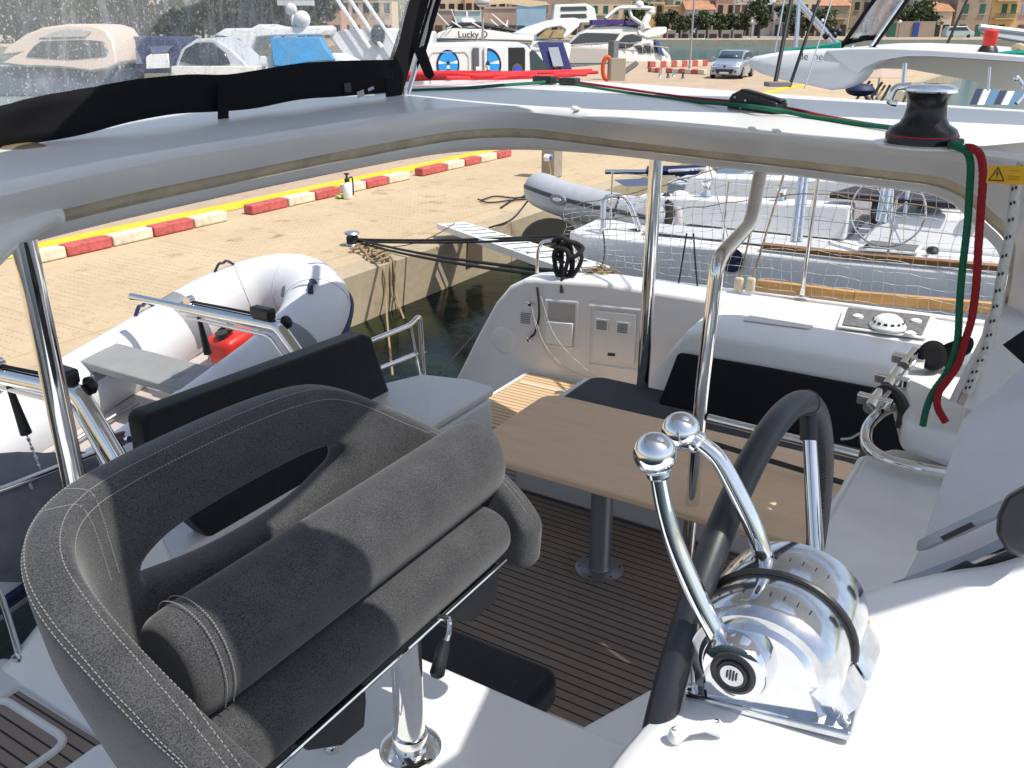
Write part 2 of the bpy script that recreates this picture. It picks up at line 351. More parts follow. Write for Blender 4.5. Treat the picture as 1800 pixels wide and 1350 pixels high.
p1, p2 = Z(1690, 268, 3.2), Z(1880, 290, 3.2)
MB().prism([(3.0, 0.34, 3.2), (4.3, 0.3, 3.2), (4.05, -0.6, 3.2), (4.0, -2.0, 3.2), (p2.x + .02, -2.0, 3.2), (p2.x + 0.03, p2.y - 0.01, 3.2), (p1.x + 0.05, p1.y, 3.2)], (0, 0, 0.0705)).build("roof_panel", gel, boat)
MB().prism([(2.55, -0.35, 2.3), (2.95, -0.35, 2.3), (2.98, 0.10, 2.3), (2.70, 0.11, 2.3)], (0, 0, 0.55)).build("pillar_base", gel, boat, bevel=0.03, seg=3)
m = MB(); m.loft([inward(face(0.235), 0.001), inward(face(0.25), 0.010), inward(face(0.34), 0.004), inward(face(0.44), 0.010), inward(face(0.455), 0.001)], cap=False, closed=False)
m.build("bolt_rope_groove", mat("groove_rubber", (0.58, 0.50, 0.37), 0.7, var=0.25, vscale=7), boat, ang=60)
def sect(c, ax1, r1, ax2, r2, n=18, p=2.6):
    out = []
    for k in range(n):
        a = 2 * math.pi * k / n; ca, sa = math.cos(a), math.sin(a)
        out.append(Vector(c) + Vector(ax1) * r1 * (abs(ca) ** (2 / p)) * (1 if ca > 0 else -1) + Vector(ax2) * r2 * (abs(sa) ** (2 / p)) * (1 if sa > 0 else -1))
    return out
leg = spline([D(114, 368, 2.24), D(96, 370, 2.24), D(60, 376, 2.20), D(18, 397, 2.13), D(-32, 432, 2.06), D(-85, 495, 2.0), D(-135, 600, 1.96), D(-160, 850, 1.9), D(-160, 850, 1.9) - _rt * 0.28 + Vector((0, 0, -0.6)), D(-160, 850, 1.9) - _rt * 0.60 + Vector((0, 0, -1.35))], 5)
m = MB(); rg = []; LR = [0.014, 0.030, 0.037, 0.047, 0.055, 0.062, 0.07, 0.07]
for i, p in enumerate(leg):
    a = leg[max(0, i - 1)]; b = leg[min(len(leg) - 1, i + 1)]; t = (b - a).normalized(); s1 = t.cross(Vector((-0.6, -0.78, 0.0))).normalized(); s2 = s1.cross(t).normalized()
    k = min(i / 5, 7); w_ = LR[int(k)] * (1 - k % 1) + LR[min(7, int(k) + 1)] * (k % 1)
    if i < 5: w_ = 0.012 + 0.018 * math.sqrt(1 - (1 - i / 5) ** 2)
    rg.append(sect(p, s1, w_, s2, 0.09))
m.loft(rg); m.build("arch_leg", gel, boat, bevel=0.006, seg=2, ang=60)
MB().tube([TX(1762, 520, 2.84), TX(1750, 575, 2.82), TX(1728, 630, 2.79), TX(1700, 690, 2.74)], 0.012, 10).build("pillar_moulding", gelD, boat)
# roof fittings
m = MB()
for q in ((1015, 193), (1322, 228), (1365, 232), (1010, 190), (752, 177)):
    c = Z(*q, 3.277); m.obox(c + Vector((0, 0, 0.003)), (0.028, 0.012, 0), (-0.004, 0.01, 0), (0, 0, 0.004))
m.build("roof_snap_plate", gelD, boat, bevel=0.002)
m = MB().lathe(Z(40, 262, 3.277), (0, 0, 1), [(0.06, 0), (0.06, 0.006), (0.045, 0.012), (0, 0.014)], 28); m.build("roof_port_ring", mat("brass_ring", (0.55, 0.45, 0.30), 0.3, 0.7, var=0.3), boat)
# --- cockpit sole, helm deck, steps
MB().prism([(1.0, 0.2, 1.05), (5.42, 0.2, 1.05), (5.42, 3.17, 1.05), (0.2, 3.17, 1.05), (0.2, 2.3, 1.05), (1.0, 2.3, 1.05)], (0, 0, 0.098)).build("sole_moulding", gel, boat)
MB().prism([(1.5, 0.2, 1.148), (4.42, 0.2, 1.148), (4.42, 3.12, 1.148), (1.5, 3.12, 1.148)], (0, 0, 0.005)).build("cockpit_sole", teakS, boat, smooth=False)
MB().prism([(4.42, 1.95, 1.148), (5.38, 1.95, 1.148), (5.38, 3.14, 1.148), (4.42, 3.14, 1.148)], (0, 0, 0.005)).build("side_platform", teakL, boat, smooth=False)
MB().prism([(5.15, 1.95, 1.1535), (5.19, 1.95, 1.1535), (5.19, 3.10, 1.1535), (5.15, 3.10, 1.1535)], (0, 0, 0.006)).build("platform_trim", mat("trim_pale", (0.62, 0.55, 0.42), 0.5), boat)
m = MB().lathe(Z(984, 691, 1.154), (0, 0, 1), [(0.035, 0), (0.035, 0.006), (0.02, 0.008), (0.0, 0.004)], 18); m.build("deck_drain", steel, boat)
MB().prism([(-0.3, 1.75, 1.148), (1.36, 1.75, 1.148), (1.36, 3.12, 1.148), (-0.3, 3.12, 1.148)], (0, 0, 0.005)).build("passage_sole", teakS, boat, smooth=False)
MB().tube(bend([(-0.3, 2.70, 1.155), (1.30, 2.70, 1.155), (1.30, 3.14, 1.155), (-0.3, 3.14, 1.155)], 0.07), 0.016, 8).build("sole_gutter", gelD, boat)
MB().prism([(-0.6, -1.2, 1.0), (1.55, -1.2, 1.0), (1.55, 0.76, 1.0), (1.55, 1.62, 1.0), (1.0, 1.66, 1.0), (0.88, 1.72, 1.0), (-0.6, 1.72, 1.0)], (0, 0, 1.0)).build("helm_deck", gel, boat, bevel=0.03, seg=4)
MB().prism([(1.5, 0.1, 1.0), (2.02, 0.1, 1.0), (2.02, 0.48, 1.0), (1.9, 0.60, 1.0), (1.52, 0.76, 1.0)], (0, 0, 1.0)).build("step_moulding", gel, boat, bevel=0.03, seg=4)
MB().prism([(-0.6, 3.13, 0.2), (1.45, 3.13, 0.2), (1.45, 3.36, 0.2), (-0.6, 3.36, 0.2)], (0, 0, 0.97)).build("transom_coaming", gel, boat, bevel=0.03, seg=3)
MB().loft([[(1.34, 2.25, 1.14), (1.75, 2.25, 1.14), (1.75, 3.38, 1.14), (1.36, 3.34, 1.14)], [(1.38, 2.3, 1.19), (1.75, 2.3, 1.19), (1.75, 3.3, 1.19), (1.40, 3.28, 1.19)], [(1.48, 2.4, 1.4), (1.75, 2.4, 1.4), (1.75, 3.15, 1.4), (1.50, 3.13, 1.4)], [(1.60, 2.6, 1.9), (1.75, 2.6, 1.9), (1.75, 3.02, 1.9), (1.61, 3.02, 1.9)]]).build("settee_end_moulding", gel, boat, bevel=0.04, seg=3)
# --- aft settee, side settee, near seat, locker pod
MB().box(1.6, 3.05, 2.845, 3.30, 1.154, 1.525).build("aft_settee_base", gel, boat, bevel=0.025, seg=3)
MB().box(3.78, 4.45, -0.2, 2.3, 1.154, 1.50).build("side_settee_base", gel, boat, bevel=0.02, seg=3)
MB().prism([(3.92, 2.3, 1.154), (4.62, 2.3, 1.154), (4.62, 1.45, 1.154), (4.3, 1.45, 1.154)], (0, 0, 0.40)).build("settee_end_ledge", gel, boat, bevel=0.02, seg=3)
MB().box(1.57, 2.06, 0.95, 2.0, 1.154, 1.47).build("near_seat_base", gel, boat, bevel=0.02, seg=3)
m = MB(); m.loft([[(3.05, 2.44, 1.154), (3.80, 2.44, 1.154), (3.82, 3.02, 1.154), (3.05, 3.02, 1.154)], [(3.08, 2.42, 1.70), (3.74, 2.42, 1.70), (3.74, 2.92, 1.70), (3.08, 2.92, 1.70)]])
pod = m.build("locker_pod", gel, boat, bevel=0.02, seg=3)
lid = MB().prism([(3.07, 2.41, 1.712), (3.75, 2.41, 1.712), (3.77, 2.6, 1.712), (3.70, 2.86, 1.712), (3.45, 2.97, 1.712), (3.07, 2.98, 1.712)], (0, 0, 0.055)).build("pod_lid", gel, pod, bevel=0.018, seg=3)
# --- coaming with hatch, bulwark wall, lockers, hull
def coam(y, dx): return [(4.60 + dx, y, 1.15), (4.64 + dx, y, 1.60), (4.71 + dx, y, 1.80), (4.722 + dx, y, 1.895), (4.742 + dx, y, 1.922), (4.80 + dx, y, 1.936), (5.02 + dx, y, 1.946), (5.45, y, 1.955), (5.45, y, 1.15)]
rings = [coam(y, d) for y, d in [(-1.2, .06), (0.0, .04), (0.5, .03), (1.0, .01), (1.4, .0), (1.62, 0.0)]]
e = [Vector(p) for p in coam(1.62, 0)]
rings.append([Vector((p.x + (0.02 if p.x < 5.4 else 0), 1.72, 1.15 + (p.z - 1.15) * 0.965)) for p in e]); rings.append([Vector((p.x * 0.75 + 5.0 * 0.25 if p.x < 5.4 else 5.45, 1.92, 1.15 + (p.z - 1.15) * 0.60)) for p in e]); rings.append([Vector((p.x * 0.7 + 5.0 * 0.3 if p.x < 5.4 else 5.45, 2.0, 1.15 + (p.z - 1.15) * 0.1)) for p in e])
MB().loft(rings).build("side_coaming", gel, boat, bevel=0.012, seg=2, ang=45)
m = MB(); c = [Z(1490, 546, 1.962), Z(1635, 561, 1.962), Z(1620, 594, 1.962), Z(1480, 576, 1.962)]; cc = sum(c, Vector()) / 4
m.prism([cc + (p - cc) * 1.12 for p in c], (0, 0, 0.012)); hat = m.build("deck_hatch", gel, boat, bevel=0.005)
MB().prism([cc + (p - cc) + Vector((0, 0, 0.0135)) for p in c], (0, 0, 0.008)).build("hatch_pane", mat("speckled_hatch", (0.07, 0.068, 0.065), 0.5, col2=(0.22, 0.21, 0.2), vscale=45, bump=0.2), hat, bevel=0.004)
hv = MB().lathe(Z(1560, 575, 1.983), (0, 0, 1), [(0.10, 0), (0.10, 0.012), (0.085, 0.03), (0.075, 0.05), (0.05, 0.068), (0.0, 0.075)], 28).build("hatch_vent_dome", white, hat)
m = MB(); cv = Z(1560, 575, 1.983)
for k in range(14):
    a = k / 14 * 2 * math.pi; m.obox(cv + Vector((math.cos(a) * 0.0815, math.sin(a) * 0.0815, 0.035)), (math.cos(a) * 0.004, math.sin(a) * 0.004, 0.0), (-math.sin(a) * 0.009, math.cos(a) * 0.009, 0), (0, 0, 0.007))
m.build("vent_slot", black, hat)
m = MB()
for q in ((1508, 558), (1610, 566), (1600, 588)): m.lathe(Z(*q, 1.983), (0, 0, 1), [(0.03, 0), (0.03, 0.012), (0.015, 0.02), (0, 0.022)], 14)
m.build("hatch_handle", white, hat)
MB().prism([(5.02, 1.46, 1.9505), (5.34, 1.45, 1.956), (5.38, 1.06, 1.9565), (5.06, 1.08, 1.951)], (0, 0, 0.004)).build("nonskid_panel", mat("nonskid", (0.76, 0.755, 0.72), 0.8, bump=0.5, bscale=500), boat)
prof = [(-2.5, -0.1), (-2.5, 1.95), (2.6, 1.925), (3.116, 1.879), (3.212, 1.861), (3.334, 1.791), (3.460, 1.640), (3.619, 1.363), (3.730, 1.153), (3.845, 0.936), (4.155, 0.35), (4.275, -0.3), (-2.5, -0.3)]
m = MB(); A_ = []; B_ = []
for y, z in prof: A_.append(Vector((5.40, y, z))); B_.append(Vector((5.80 + (0.06 * (1.6 - y) if y < 1.6 else -0.10 * (y - 1.6)), y, z)))
m.loft([A_, B_]); m.build("outer_hull", gel, boat, bevel=0.03, seg=4, ang=30)
m = MB(); m.loft([[(5.40, y, -0.2), (5.40, y, 1.145), (5.36, y, 1.15), (4.45, y, 1.15), (4.40, y, 1.1), (4.40, y, -0.2)] for y in (-2.5, 3.12, 3.17)] + [[(5.40, 3.5, -0.2), (5.40, 3.5, 0.75), (5.36, 3.5, .76), (4.45, 3.5, .76), (4.40, 3.5, .7), (4.40, 3.5, -0.2)]]); m.build("hull_body", gel, boat, ang=30)
MB().box(-1.5, 1.6, -4, 3.3, -0.2, 1.1).build("inner_hull", gel, boat, bevel=0.05)
MB().box(1.55, 4.5, -4, 2.9, 0.55, 1.08).build("bridge_deck", gel, boat)
tr = [Z(1330, 509, 1.935), Z(1500, 530, 1.94), Z(1740, 551, 1.945)]; d_ = (tr[2] - tr[0]).normalized(); tr.append(tr[2] + d_ * 2.0)
m = MB()
for a, b in zip(tr, tr[1:]): 
    t = (b - a); nn = Vector((-t.y, t.x, 0)).normalized() * 0.022; m.obox((a + b) / 2 + Vector((0, 0, 0.035)), t / 2, nn, (0, 0, 0.035))
m.build("varnished_toe_rail", woodG, boat, bevel=0.004)
def WP(x, y, dx=0.0): return TX(x, y, 5.40) - Vector((dx, 0, 0))
def wall_panel(px4, name, depth, inset=None):
    c = [WP(*q) for q in px4]; ce = sum(c, Vector()) / 4; m = MB()
    for k in range(4):
        a, b = c[k], c[(k + 1) % 4]; m.tube([a, b], 0.012, 8)
    return m.build(name, gel, boat), c
loc1, c1 = wall_panel([(960, 527), (1016, 531), (1012, 612), (957, 605)], "shower_locker", 0.02)
MB().prism([WP(965, 532, 0.002), WP(1011, 536, 0.002), WP(1010, 566, 0.002), WP(963, 561, 0.002)], (0.0, 0, 0)).build("locker_recess", mat("recess_grey", (0.42, 0.41, 0.39), 0.5), loc1, smooth=False, solid=0.006)
MB().prism([WP(962, 563, 0.006), WP(1010, 567, 0.006), WP(1007, 608, 0.006), WP(960, 602, 0.006)], (-0.02, 0, 0)).build("locker_door", gel, loc1, bevel=0.008, seg=3)
loc2, c2 = wall_panel([(1037, 536), (1129, 545), (1124, 652), (1035, 640)], "gas_locker", 0.02)
MB().prism([WP(1046, 545, 0.003), WP(1120, 552, 0.003), WP(1116, 640, 0.003), WP(1043, 628, 0.003)], (-0.012, 0, 0)).build("locker_door", gel, loc2, bevel=0.006, seg=3)
def louvre(px4, par, off=0.018):
    c = [WP(*q, off) for q in px4]; m = MB(); m.prism(c, (-0.004, 0, 0)); f = m.build("vent_plate", white, par, bevel=0.002); m = MB()
    for k in range(6):
        t = (k + 0.7) / 6.6; a = c[0].lerp(c[3], t); b = c[1].lerp(c[2], t); a2 = a.lerp(b, 0.12); b2 = a.lerp(b, 0.88); m.tube([a2 - Vector((0.006, 0, 0)), b2 - Vector((0.006, 0, 0))], 0.0045, 6)
    m.build("vent_louvre", mat("louvre_grey", (0.25, 0.25, 0.25), 0.5) if "louvre_grey" not in bpy.data.materials else bpy.data.materials["louvre_grey"], f)  # grey bars across the white vent plate
louvre([(1049, 558), (1073, 561), (1071, 581), (1048, 578)], loc2); louvre([(1086, 563), (1110, 566), (1108, 587), (1084, 584)], loc2); louvre([(914, 547), (937, 549), (935, 572), (913, 569)], boat, 0.002)
MB().prism([WP(1070, 619, 0.016), WP(1083, 620, 0.016), WP(1083, 625, 0.016), WP(1070, 624, 0.016)], (-0.003, 0, 0)).build("locker_latch", black, loc2)
MB().lathe(WP(885, 598), (-1, 0, 0), [(0.11, -0.004), (0.105, 0.003), (0.08, 0.007), (0.0, 0.009)], 28).build("moulded_boss", gel, boat, ang=60)
m = MB(); m.lathe(WP(935, 532), (-1, 0, 0), [(0.02, 0), (0.02, 0.03), (0, 0.035)], 12); m.lathe(WP(933, 595), (-1, 0, 0), [(0.025, 0), (0.02, 0.03), (0, 0.035)], 12); m.build("wall_fitting", steel, boat)
# --- posts and rails
MB().tube([(1.157, 2.057, 3.125), (1.157, 2.057, 1.15)], 0.029, 20).build("left_roof_post", steel, boat)
bp = Vector((4.50, 1.86, 1.556))
MB().tube([bp, (4.50, 1.86, 3.12)], 0.037, 24).build("roof_post", steel, boat)
MB().lathe(bp, (0, 0, 1), [(0.082, 0), (0.082, 0.008), (0.05, 0.014), (0.045, 0.03), (0.037, 0.034)], 28).build("post_flange", steel, boat)
k1 = TX(1262, 455, 2.99); k2 = D(1320, 392, 3.42); k3 = D(1337, 300, 3.50)
MB().tube(bend([(2.97, 0.99, 1.15), (2.97, 0.99, 2.3), k1, k2, k3], 0.07), 0.027, 18).build("cranked_grab_post", steel, boat)
MB().tube([TX(1245, 735, 2.97), TX(1510, 800, 2.97)], 0.0165, 16).build("grab_rail", steel, boat)
MB().tube([TX(1238, 775, 3.4), TX(1520, 860, 3.4)], 0.012, 8).build("table_edge_rail", black, boat)
# --- counter, console
MB().prism([(1.98, 0.40, 1.0), (2.74, 0.385, 1.0), (2.86, 0.30, 1.0), (2.95, -0.3, 1.0), (1.7, -0.3, 1.0), (1.70, 0.2, 1.0)], (0, 0, 1.32)).build("cockpit_counter", gel, boat, bevel=0.02, seg=3)
MB().prism([(1.74, 0.37, 2.321), (2.68, 0.355, 2.321), (2.78, 0.28, 2.321), (2.86, -0.3, 2.321), (1.5, -0.3, 2.321)], (0, 0, 0.012)).build("counter_tray", gelD, boat, bevel=0.01, seg=3)
MB().prism([Z(1560, 705, 2.36), Z(1700, 688, 2.36), Z(1790, 690, 2.36), Z(1800, 860, 2.36), Z(1690, 835, 2.36), Z(1580, 795, 2.36)], (0, 0, 0.12)).build("counter_upstand", gel, boat, bevel=0.03, seg=4)
def CP(x, y, z0=2.905, y0=0.2, s=0.22):
    r = _ray(x, y); k = (z0 + s * y0 - CH) / (r.z + s * r.y); return O + r * k
edge_px = [(1040, 1500), (1085, 1400), (1115, 1345), (1150, 1300), (1200, 1245), (1290, 1190), (1400, 1110), (1480, 1070), (1540, 1046), (1620, 1025), (1700, 1008), (1760, 1000), (1830, 980)]
ep = spline([CP(*q) for q in edge_px], 3)
far = [Vector((p.x - 0.05 - 0.2 * i / len(ep), -0.75, 2.905 + 0.22 * 0.95 * 0.7)) for i, p in enumerate(ep)]
rows = [far]
for t in (0.3, 0.6, 0.8, 0.9, 0.95, 1.0): rows.append([a.lerp(b, t) for a, b in zip(far, ep)])
rows[1] = [p + Vector((0, 0, 0.03)) for p in rows[1]]; rows[2] = [p + Vector((0, 0, 0.015)) for p in rows[2]]
def offs(du, dz):
    o = []
    for i, p in enumerate(ep):
        a = ep[max(0, i - 1)]; b = ep[min(len(ep) - 1, i + 1)]; t = (b - a); t.z = 0; t.normalize(); o.append(p + Vector((-t.y, t.x, 0)) * du + Vector((0, 0, dz)))
    return o
for du, dz in ((0.018, -0.006), (0.028, -0.02), (0.03, -0.04), (0.0, -0.25), (-0.08, -0.6), (-0.10, -0.9)): rows.append(offs(du, dz))
MB().loft(rows, cap=False, closed=False).build("helm_console", gel, boat, ang=70)
# sticker, cleat
st = [Z(1738, 290, 3.21), Z(1800, 293, 3.21), Z(1800, 322, 3.16), Z(1733, 320, 3.16)]
# ================================================================== HELM SEAT
seat = thing("helm_seat", "two-place dark grey felt helm seat with wrap-round back and long bolster, on a steel pedestal", "seat", (1.20, 1.06, 2.0))
# backrest shell: stations along the wrap; each: plan point, outward normal, z bottom, slot low, slot high, top
ST = [((0.610, 0.715), 2.24, 2.40, 2.50, 2.60), ((0.600, 0.765), 2.26, 2.44, 2.56, 2.685), ((0.590, 0.83), 2.29, 2.50, 2.64, 2.765), ((0.582, 0.90), 2.31, 2.55, 2.69, 2.835), ((0.580, 0.965), 2.34, 2.60, 2.74, 2.89),
      ((0.592, 1.03), 2.36, 2.64, 2.78, 2.93), ((0.625, 1.075), 2.38, 2.67, 2.80, 2.950), ((0.672, 1.098), 2.40, 2.695, 2.815, 2.958), ((0.722, 1.105), 2.42, 2.762, 2.800, 2.960),
      ((0.77, 1.107), 2.42, 2.750, 2.822, 2.962), ((0.86, 1.108), 2.42, 2.733, 2.828, 2.964), ((0.96, 1.108), 2.42, 2.728, 2.830, 2.964), ((1.06, 1.106), 2.42, 2.732, 2.830, 2.960), ((1.13, 1.102), 2.42, 2.748, 2.828, 2.952),
      ((1.18, 1.098), 2.42, 2.775, 2.815, 2.938), ((1.24, 1.090), 2.42, 2.72, 2.80, 2.905), ((1.31, 1.078), 2.42, 2.68, 2.76, 2.850), ((1.385, 1.048), 2.43, 2.62, 2.70, 2.785), ((1.435, 1.000), 2.43, 2.55, 2.63, 2.72),
      ((1.458, 0.94), 2.44, 2.51, 2.58, 2.66), ((1.462, 0.885), 2.445, 2.49, 2.54, 2.60), ((1.455, 0.85), 2.46, 2.49, 2.515, 2.55)]
def seat_shell(inset=0.0):
    n = len(ST); pts = [Vector((s[0][0], s[0][1], 0)) for s in ST]; vs = []
    th = 0.078
    nr = []
    for i in range(n):
        t = (pts[min(n - 1, i + 1)] - pts[max(0, i - 1)]).normalized(); nr.append(Vector((-t.y, t.x, 0)))
    return pts, nr
sp_, sn_ = seat_shell()
m = MB(); n = len(ST); L = 8  # level rows
def lv(i):
    s = ST[i]; b, sl, sh, t = s[1:]; return [b, (b + sl) / 2, sl - 0.02, sl, sh, sh + 0.02, (sh + t) / 2, t - 0.012, t]
NL = 9
for side in (0, 1):
    for i in range(n):
        for k, z in enumerate(lv(i)):
            lean = (z - 2.6) * 0.10 + (min(0, z - 2.75) * 0.16 if i < 7 else 0)
            th = 0.074
            if k in (0, 8): th = 0.052
            off_ = (0.0 if side == 0 else th) + (0.011 if (k in (0, 8) and side == 0) else 0)
            m.v.append(sp_[i] + sn_[i] * (off_ + lean) + Vector((0, 0, z - (0.0))))
def vid(side, i, k): return side * n * NL + i * NL + k
SLOT = range(8, 14)
for i in range(n - 1):
    for k in range(NL - 1):
        if k == 3 and i in SLOT: continue
        m.f.append((vid(0, i, k), vid(0, i + 1, k), vid(0, i + 1, k + 1), vid(0, i, k + 1)))
        m.f.append((vid(1, i, k), vid(1, i, k + 1), vid(1, i + 1, k + 1), vid(1, i + 1, k)))
    for k in (0, NL - 1):
        m.f.append((vid(0, i, k), vid(1, i, k), vid(1, i + 1, k), vid(0, i + 1, k)))
for i in (0, n - 1):
    for k in range(NL - 1): m.f.append((vid(0, i, k), vid(0, i, k + 1), vid(1, i, k + 1), vid(1, i, k)))
for i in SLOT:
    for k in (3, 4): m.f.append((vid(0, i, k), vid(0, i + 1, k), vid(1, i + 1, k), vid(1, i, k)))
for i in (SLOT[0], SLOT[-1] + 1): m.f.append((vid(0, i, 3), vid(1, i, 3), vid(1, i, 4), vid(0, i, 4)))
back = m.build("backrest", fab, seat, sub=3, ang=180)
from mathutils.bvhtree import BVHTree
bpy.context.view_layer.update(); _dg = bpy.context.evaluated_depsgraph_get()
def snapper(o):
    t = BVHTree.FromObject(o, _dg); off = XF[o.name].inverted().translation
    def f(p):
        h = t.find_nearest(p - off); return h[0] + off + h[1] * 0.0006 if h[0] is not None else p
    return f
def stitches(m_, P, f, step=0.0078, rad=0.0009):
    P = spline(P, 14)
    for a, b in zip(P, P[1:]):
        k = max(1, int((b - a).length / step))
        for q in range(k): m_.tube([f(a.lerp(b, (q + 0.12) / k)), f(a.lerp(b, (q + 0.76) / k))], rad, 4)
f = snapper(back); mm = MB()
for o_, dz in ((0.012, 0.01), (-0.003, -0.022)): stitches(mm, [sp_[i] + sn_[i] * (o_ + 0.03) + Vector((0, 0, ST[i][4] + dz)) for i in range(1, n - 1)], f)
for o_, dz in ((0.068, -0.004), (0.078, -0.020)): stitches(mm, [sp_[i] + sn_[i] * (o_ + (0.03 if i < 7 else 0.02)) + Vector((0, 0, ST[i][4] + dz)) for i in range(1, 9)], f)
for i in (6.6, 7.0): 
    i0 = int(i); q = i - i0; A_ = sp_[i0].lerp(sp_[i0 + 1], q); N_ = sn_[i0]
    stitches(mm, [A_ + N_ * u + Vector((0, 0, z)) for u, z in ((0.085, 2.93), (0.04, 2.99), (0.0, 2.93), (-0.01, 2.86), (-0.01, 2.82))], f)
mm.build("seam_stitching", thread, back, smooth=False)
# bolster (flip-up half round cushion)
def bol(x, sc=1.0):
    c = Vector((x, 1.00, 2.705)); pr = [(-0.052, -0.088), (-0.082, -0.06), (-0.094, -0.015), (-0.088, 0.035), (-0.062, 0.078), (-0.018, 0.098), (0.028, 0.088), (0.05, 0.05), (0.052, -0.02), (0.04, -0.075), (0.0, -0.098)]
    return [c + Vector((0, a * sc, b * sc)) for a, b in pr]
m = MB(); m.loft([bol(0.635, 0.55), bol(0.628, 0.80), bol(0.638, 0.95), bol(0.665, 1.0), bol(0.9), bol(1.2), bol(1.435, 1.0), bol(1.468, 0.95), bol(1.480, 0.80), bol(1.474, 0.55)])
bo = m.build("bolster", fab, seat, sub=2, ang=180)
mm = MB()
for x in (0.672, 0.688):
    P = spline([p for p in bol(x, 1.006)[1:8]], 10)
    for a, b in zip(P, P[1:]): mm.tube([a.lerp(b, .1), a.lerp(b, .75)], 0.0011, 4)
mm.build("seam_stitching", thread, bo, smooth=False)
# seat cushion
def sc_(x, s=1.0):
    c = Vector((x, 0.965, 2.562)); pr = [(-0.082, -0.052), (-0.095, -0.02), (-0.092, 0.030), (-0.066, 0.060), (-0.02, 0.066), (0.05, 0.05), (0.11, 0.03), (0.11, -0.05), (0.0, -0.062), (-0.05, -0.062)]
    return [c + Vector((0, a * (0.9 + 0.1 * s), b * s)) for a, b in pr]
m = MB(); m.loft([sc_(0.60, 0.5), sc_(0.592, 0.85), sc_(0.61), sc_(0.9), sc_(1.2), sc_(1.40), sc_(1.425, 0.85), sc_(1.415, 0.5)])
cu = m.build("seat_cushion", fab, seat, sub=2, ang=180)
MB().tube([(0.62, 0.886, 2.496), (1.42, 0.886, 2.496)], 0.0035, 6).build("cushion_piping", steel, seat)
MB().box(0.66, 1.38, 0.90, 1.08, 2.468, 2.497).build("seat_pan", black, seat, bevel=0.004)
for nm, x0, x1 in (("left", 0.78, 0.95), ("right", 1.19, 1.40)):
    MB().loft([[(x0, 0.892, 2.494), (x1, 0.892, 2.494), (x1, 0.912, 2.494), (x0, 0.912, 2.494)], [(x0 + .02, 0.892, 2.465), (x1, 0.892, 2.455), (x1, 0.912, 2.455), (x0 + .02, 0.912, 2.465)], [(x0 + 0.10, 0.892, 2.41), (x1 - 0.01, 0.892, 2.405), (x1 - 0.01, 0.912, 2.405), (x0 + 0.10, 0.912, 2.41)]]).build("seat_bracket", black, seat, bevel=0.003)
lp = spline([D(772, 1085, 1.72), D(788, 1088, 1.70), D(789, 1110, 1.69), D(783, 1130, 1.68)], 6)
hl = MB().tube(lp, 0.006, 8).build("tilt_lever", steel, seat)
MB().tube([D(784, 1125, 1.68), D(779, 1140, 1.68), D(768, 1185, 1.665), D(767, 1190, 1.665)], [0.008, 0.0125, 0.0145, 0.010], 12).build("lever_grip", black, hl)
pc = Vector((1.262, 1.055, 2.0))
MB().tube([pc, pc + Vector((0, 0, 0.49))], 0.036, 28).build("pedestal", steel, seat)
MB().lathe(pc, (0, 0, 1), [(0.073, 0), (0.073, 0.006), (0.066, 0.010), (0.044, 0.012), (0.042, 0.05), (0.037, 0.052)], 40).build("pedestal_flange", steel, seat)
m = MB()
for k in range(6):
    a = k * math.pi / 3 + 0.3; m.lathe(pc + Vector((math.cos(a) * 0.058, math.sin(a) * 0.058, 0.008)), (0, 0, 1), [(0.006, 0), (0.006, 0.003), (0.0, 0.004)], 10)
m.build("flange_screw", steel, seat)
f2 = Vector(Z(583, 1318, 2.0)); 
MB().lathe(f2, (0, 0, 1), [(0.018, 0), (0.018, 0.012), (0.012, 0.014), (0.012, 0.50)], 18).build("rear_strut", steel, seat)
# ================================================================== TABLE
tab = thing("cockpit_table", "brown laminate cockpit table with rounded corners on a single grey leg", "table", (3.32, 1.54, 1.153))
def rrect(x0, x1, y0, y1, z, r, n=6):
    out = []
    for cx, cy, a0 in ((x1 - r, y1 - r, 0), (x0 + r, y1 - r, 90), (x0 + r, y0 + r, 180), (x1 - r, y0 + r, 270)):
        for k in range(n + 1):
            a = R(a0 + 90 * k / n); out.append(Vector((cx + r * math.cos(a), cy + r * math.sin(a), z)))
    return out
MB().prism(rrect(2.89, 3.66, 0.46, 2.03, 1.812, 0.10), (0, 0, 0.038)).build("tabletop", ply, tab, bevel=0.010, seg=3)
MB().lathe((3.32, 1.54, 1.153), (0, 0, 1), [(0.118, 0), (0.118, 0.006), (0.110, 0.012), (0.056, 0.014), (0.052, 0.02), (0.052, 0.66)], 40).build("leg", alugrey, tab)
m = MB()
for k in range(6):
    a = k * math.pi / 3; m.lathe(Vector((3.32 + math.cos(a) * 0.098, 1.54 + math.sin(a) * 0.098, 1.163)), (0, 0, 1), [(0.006, 0), (0.006, 0.003), (0.0, 0.004)], 10)
m.build("base_screw", black, tab)
rope("thin_yellow_line", mat("yellow_cord", (0.30, 0.27, 0.08), 0.8), [Z(1030, 982, 1.158), Z(1005, 972, 1.158), Z(996, 985, 1.158), Z(1000, 1000, 1.158), Z(1015, 1010, 1.158), Z(1034, 1018, 1.158), Z(1045, 1026, 1.158)], 0.0025, "thin yellow cord curled on the teak beside the table foot", "cord", 6)
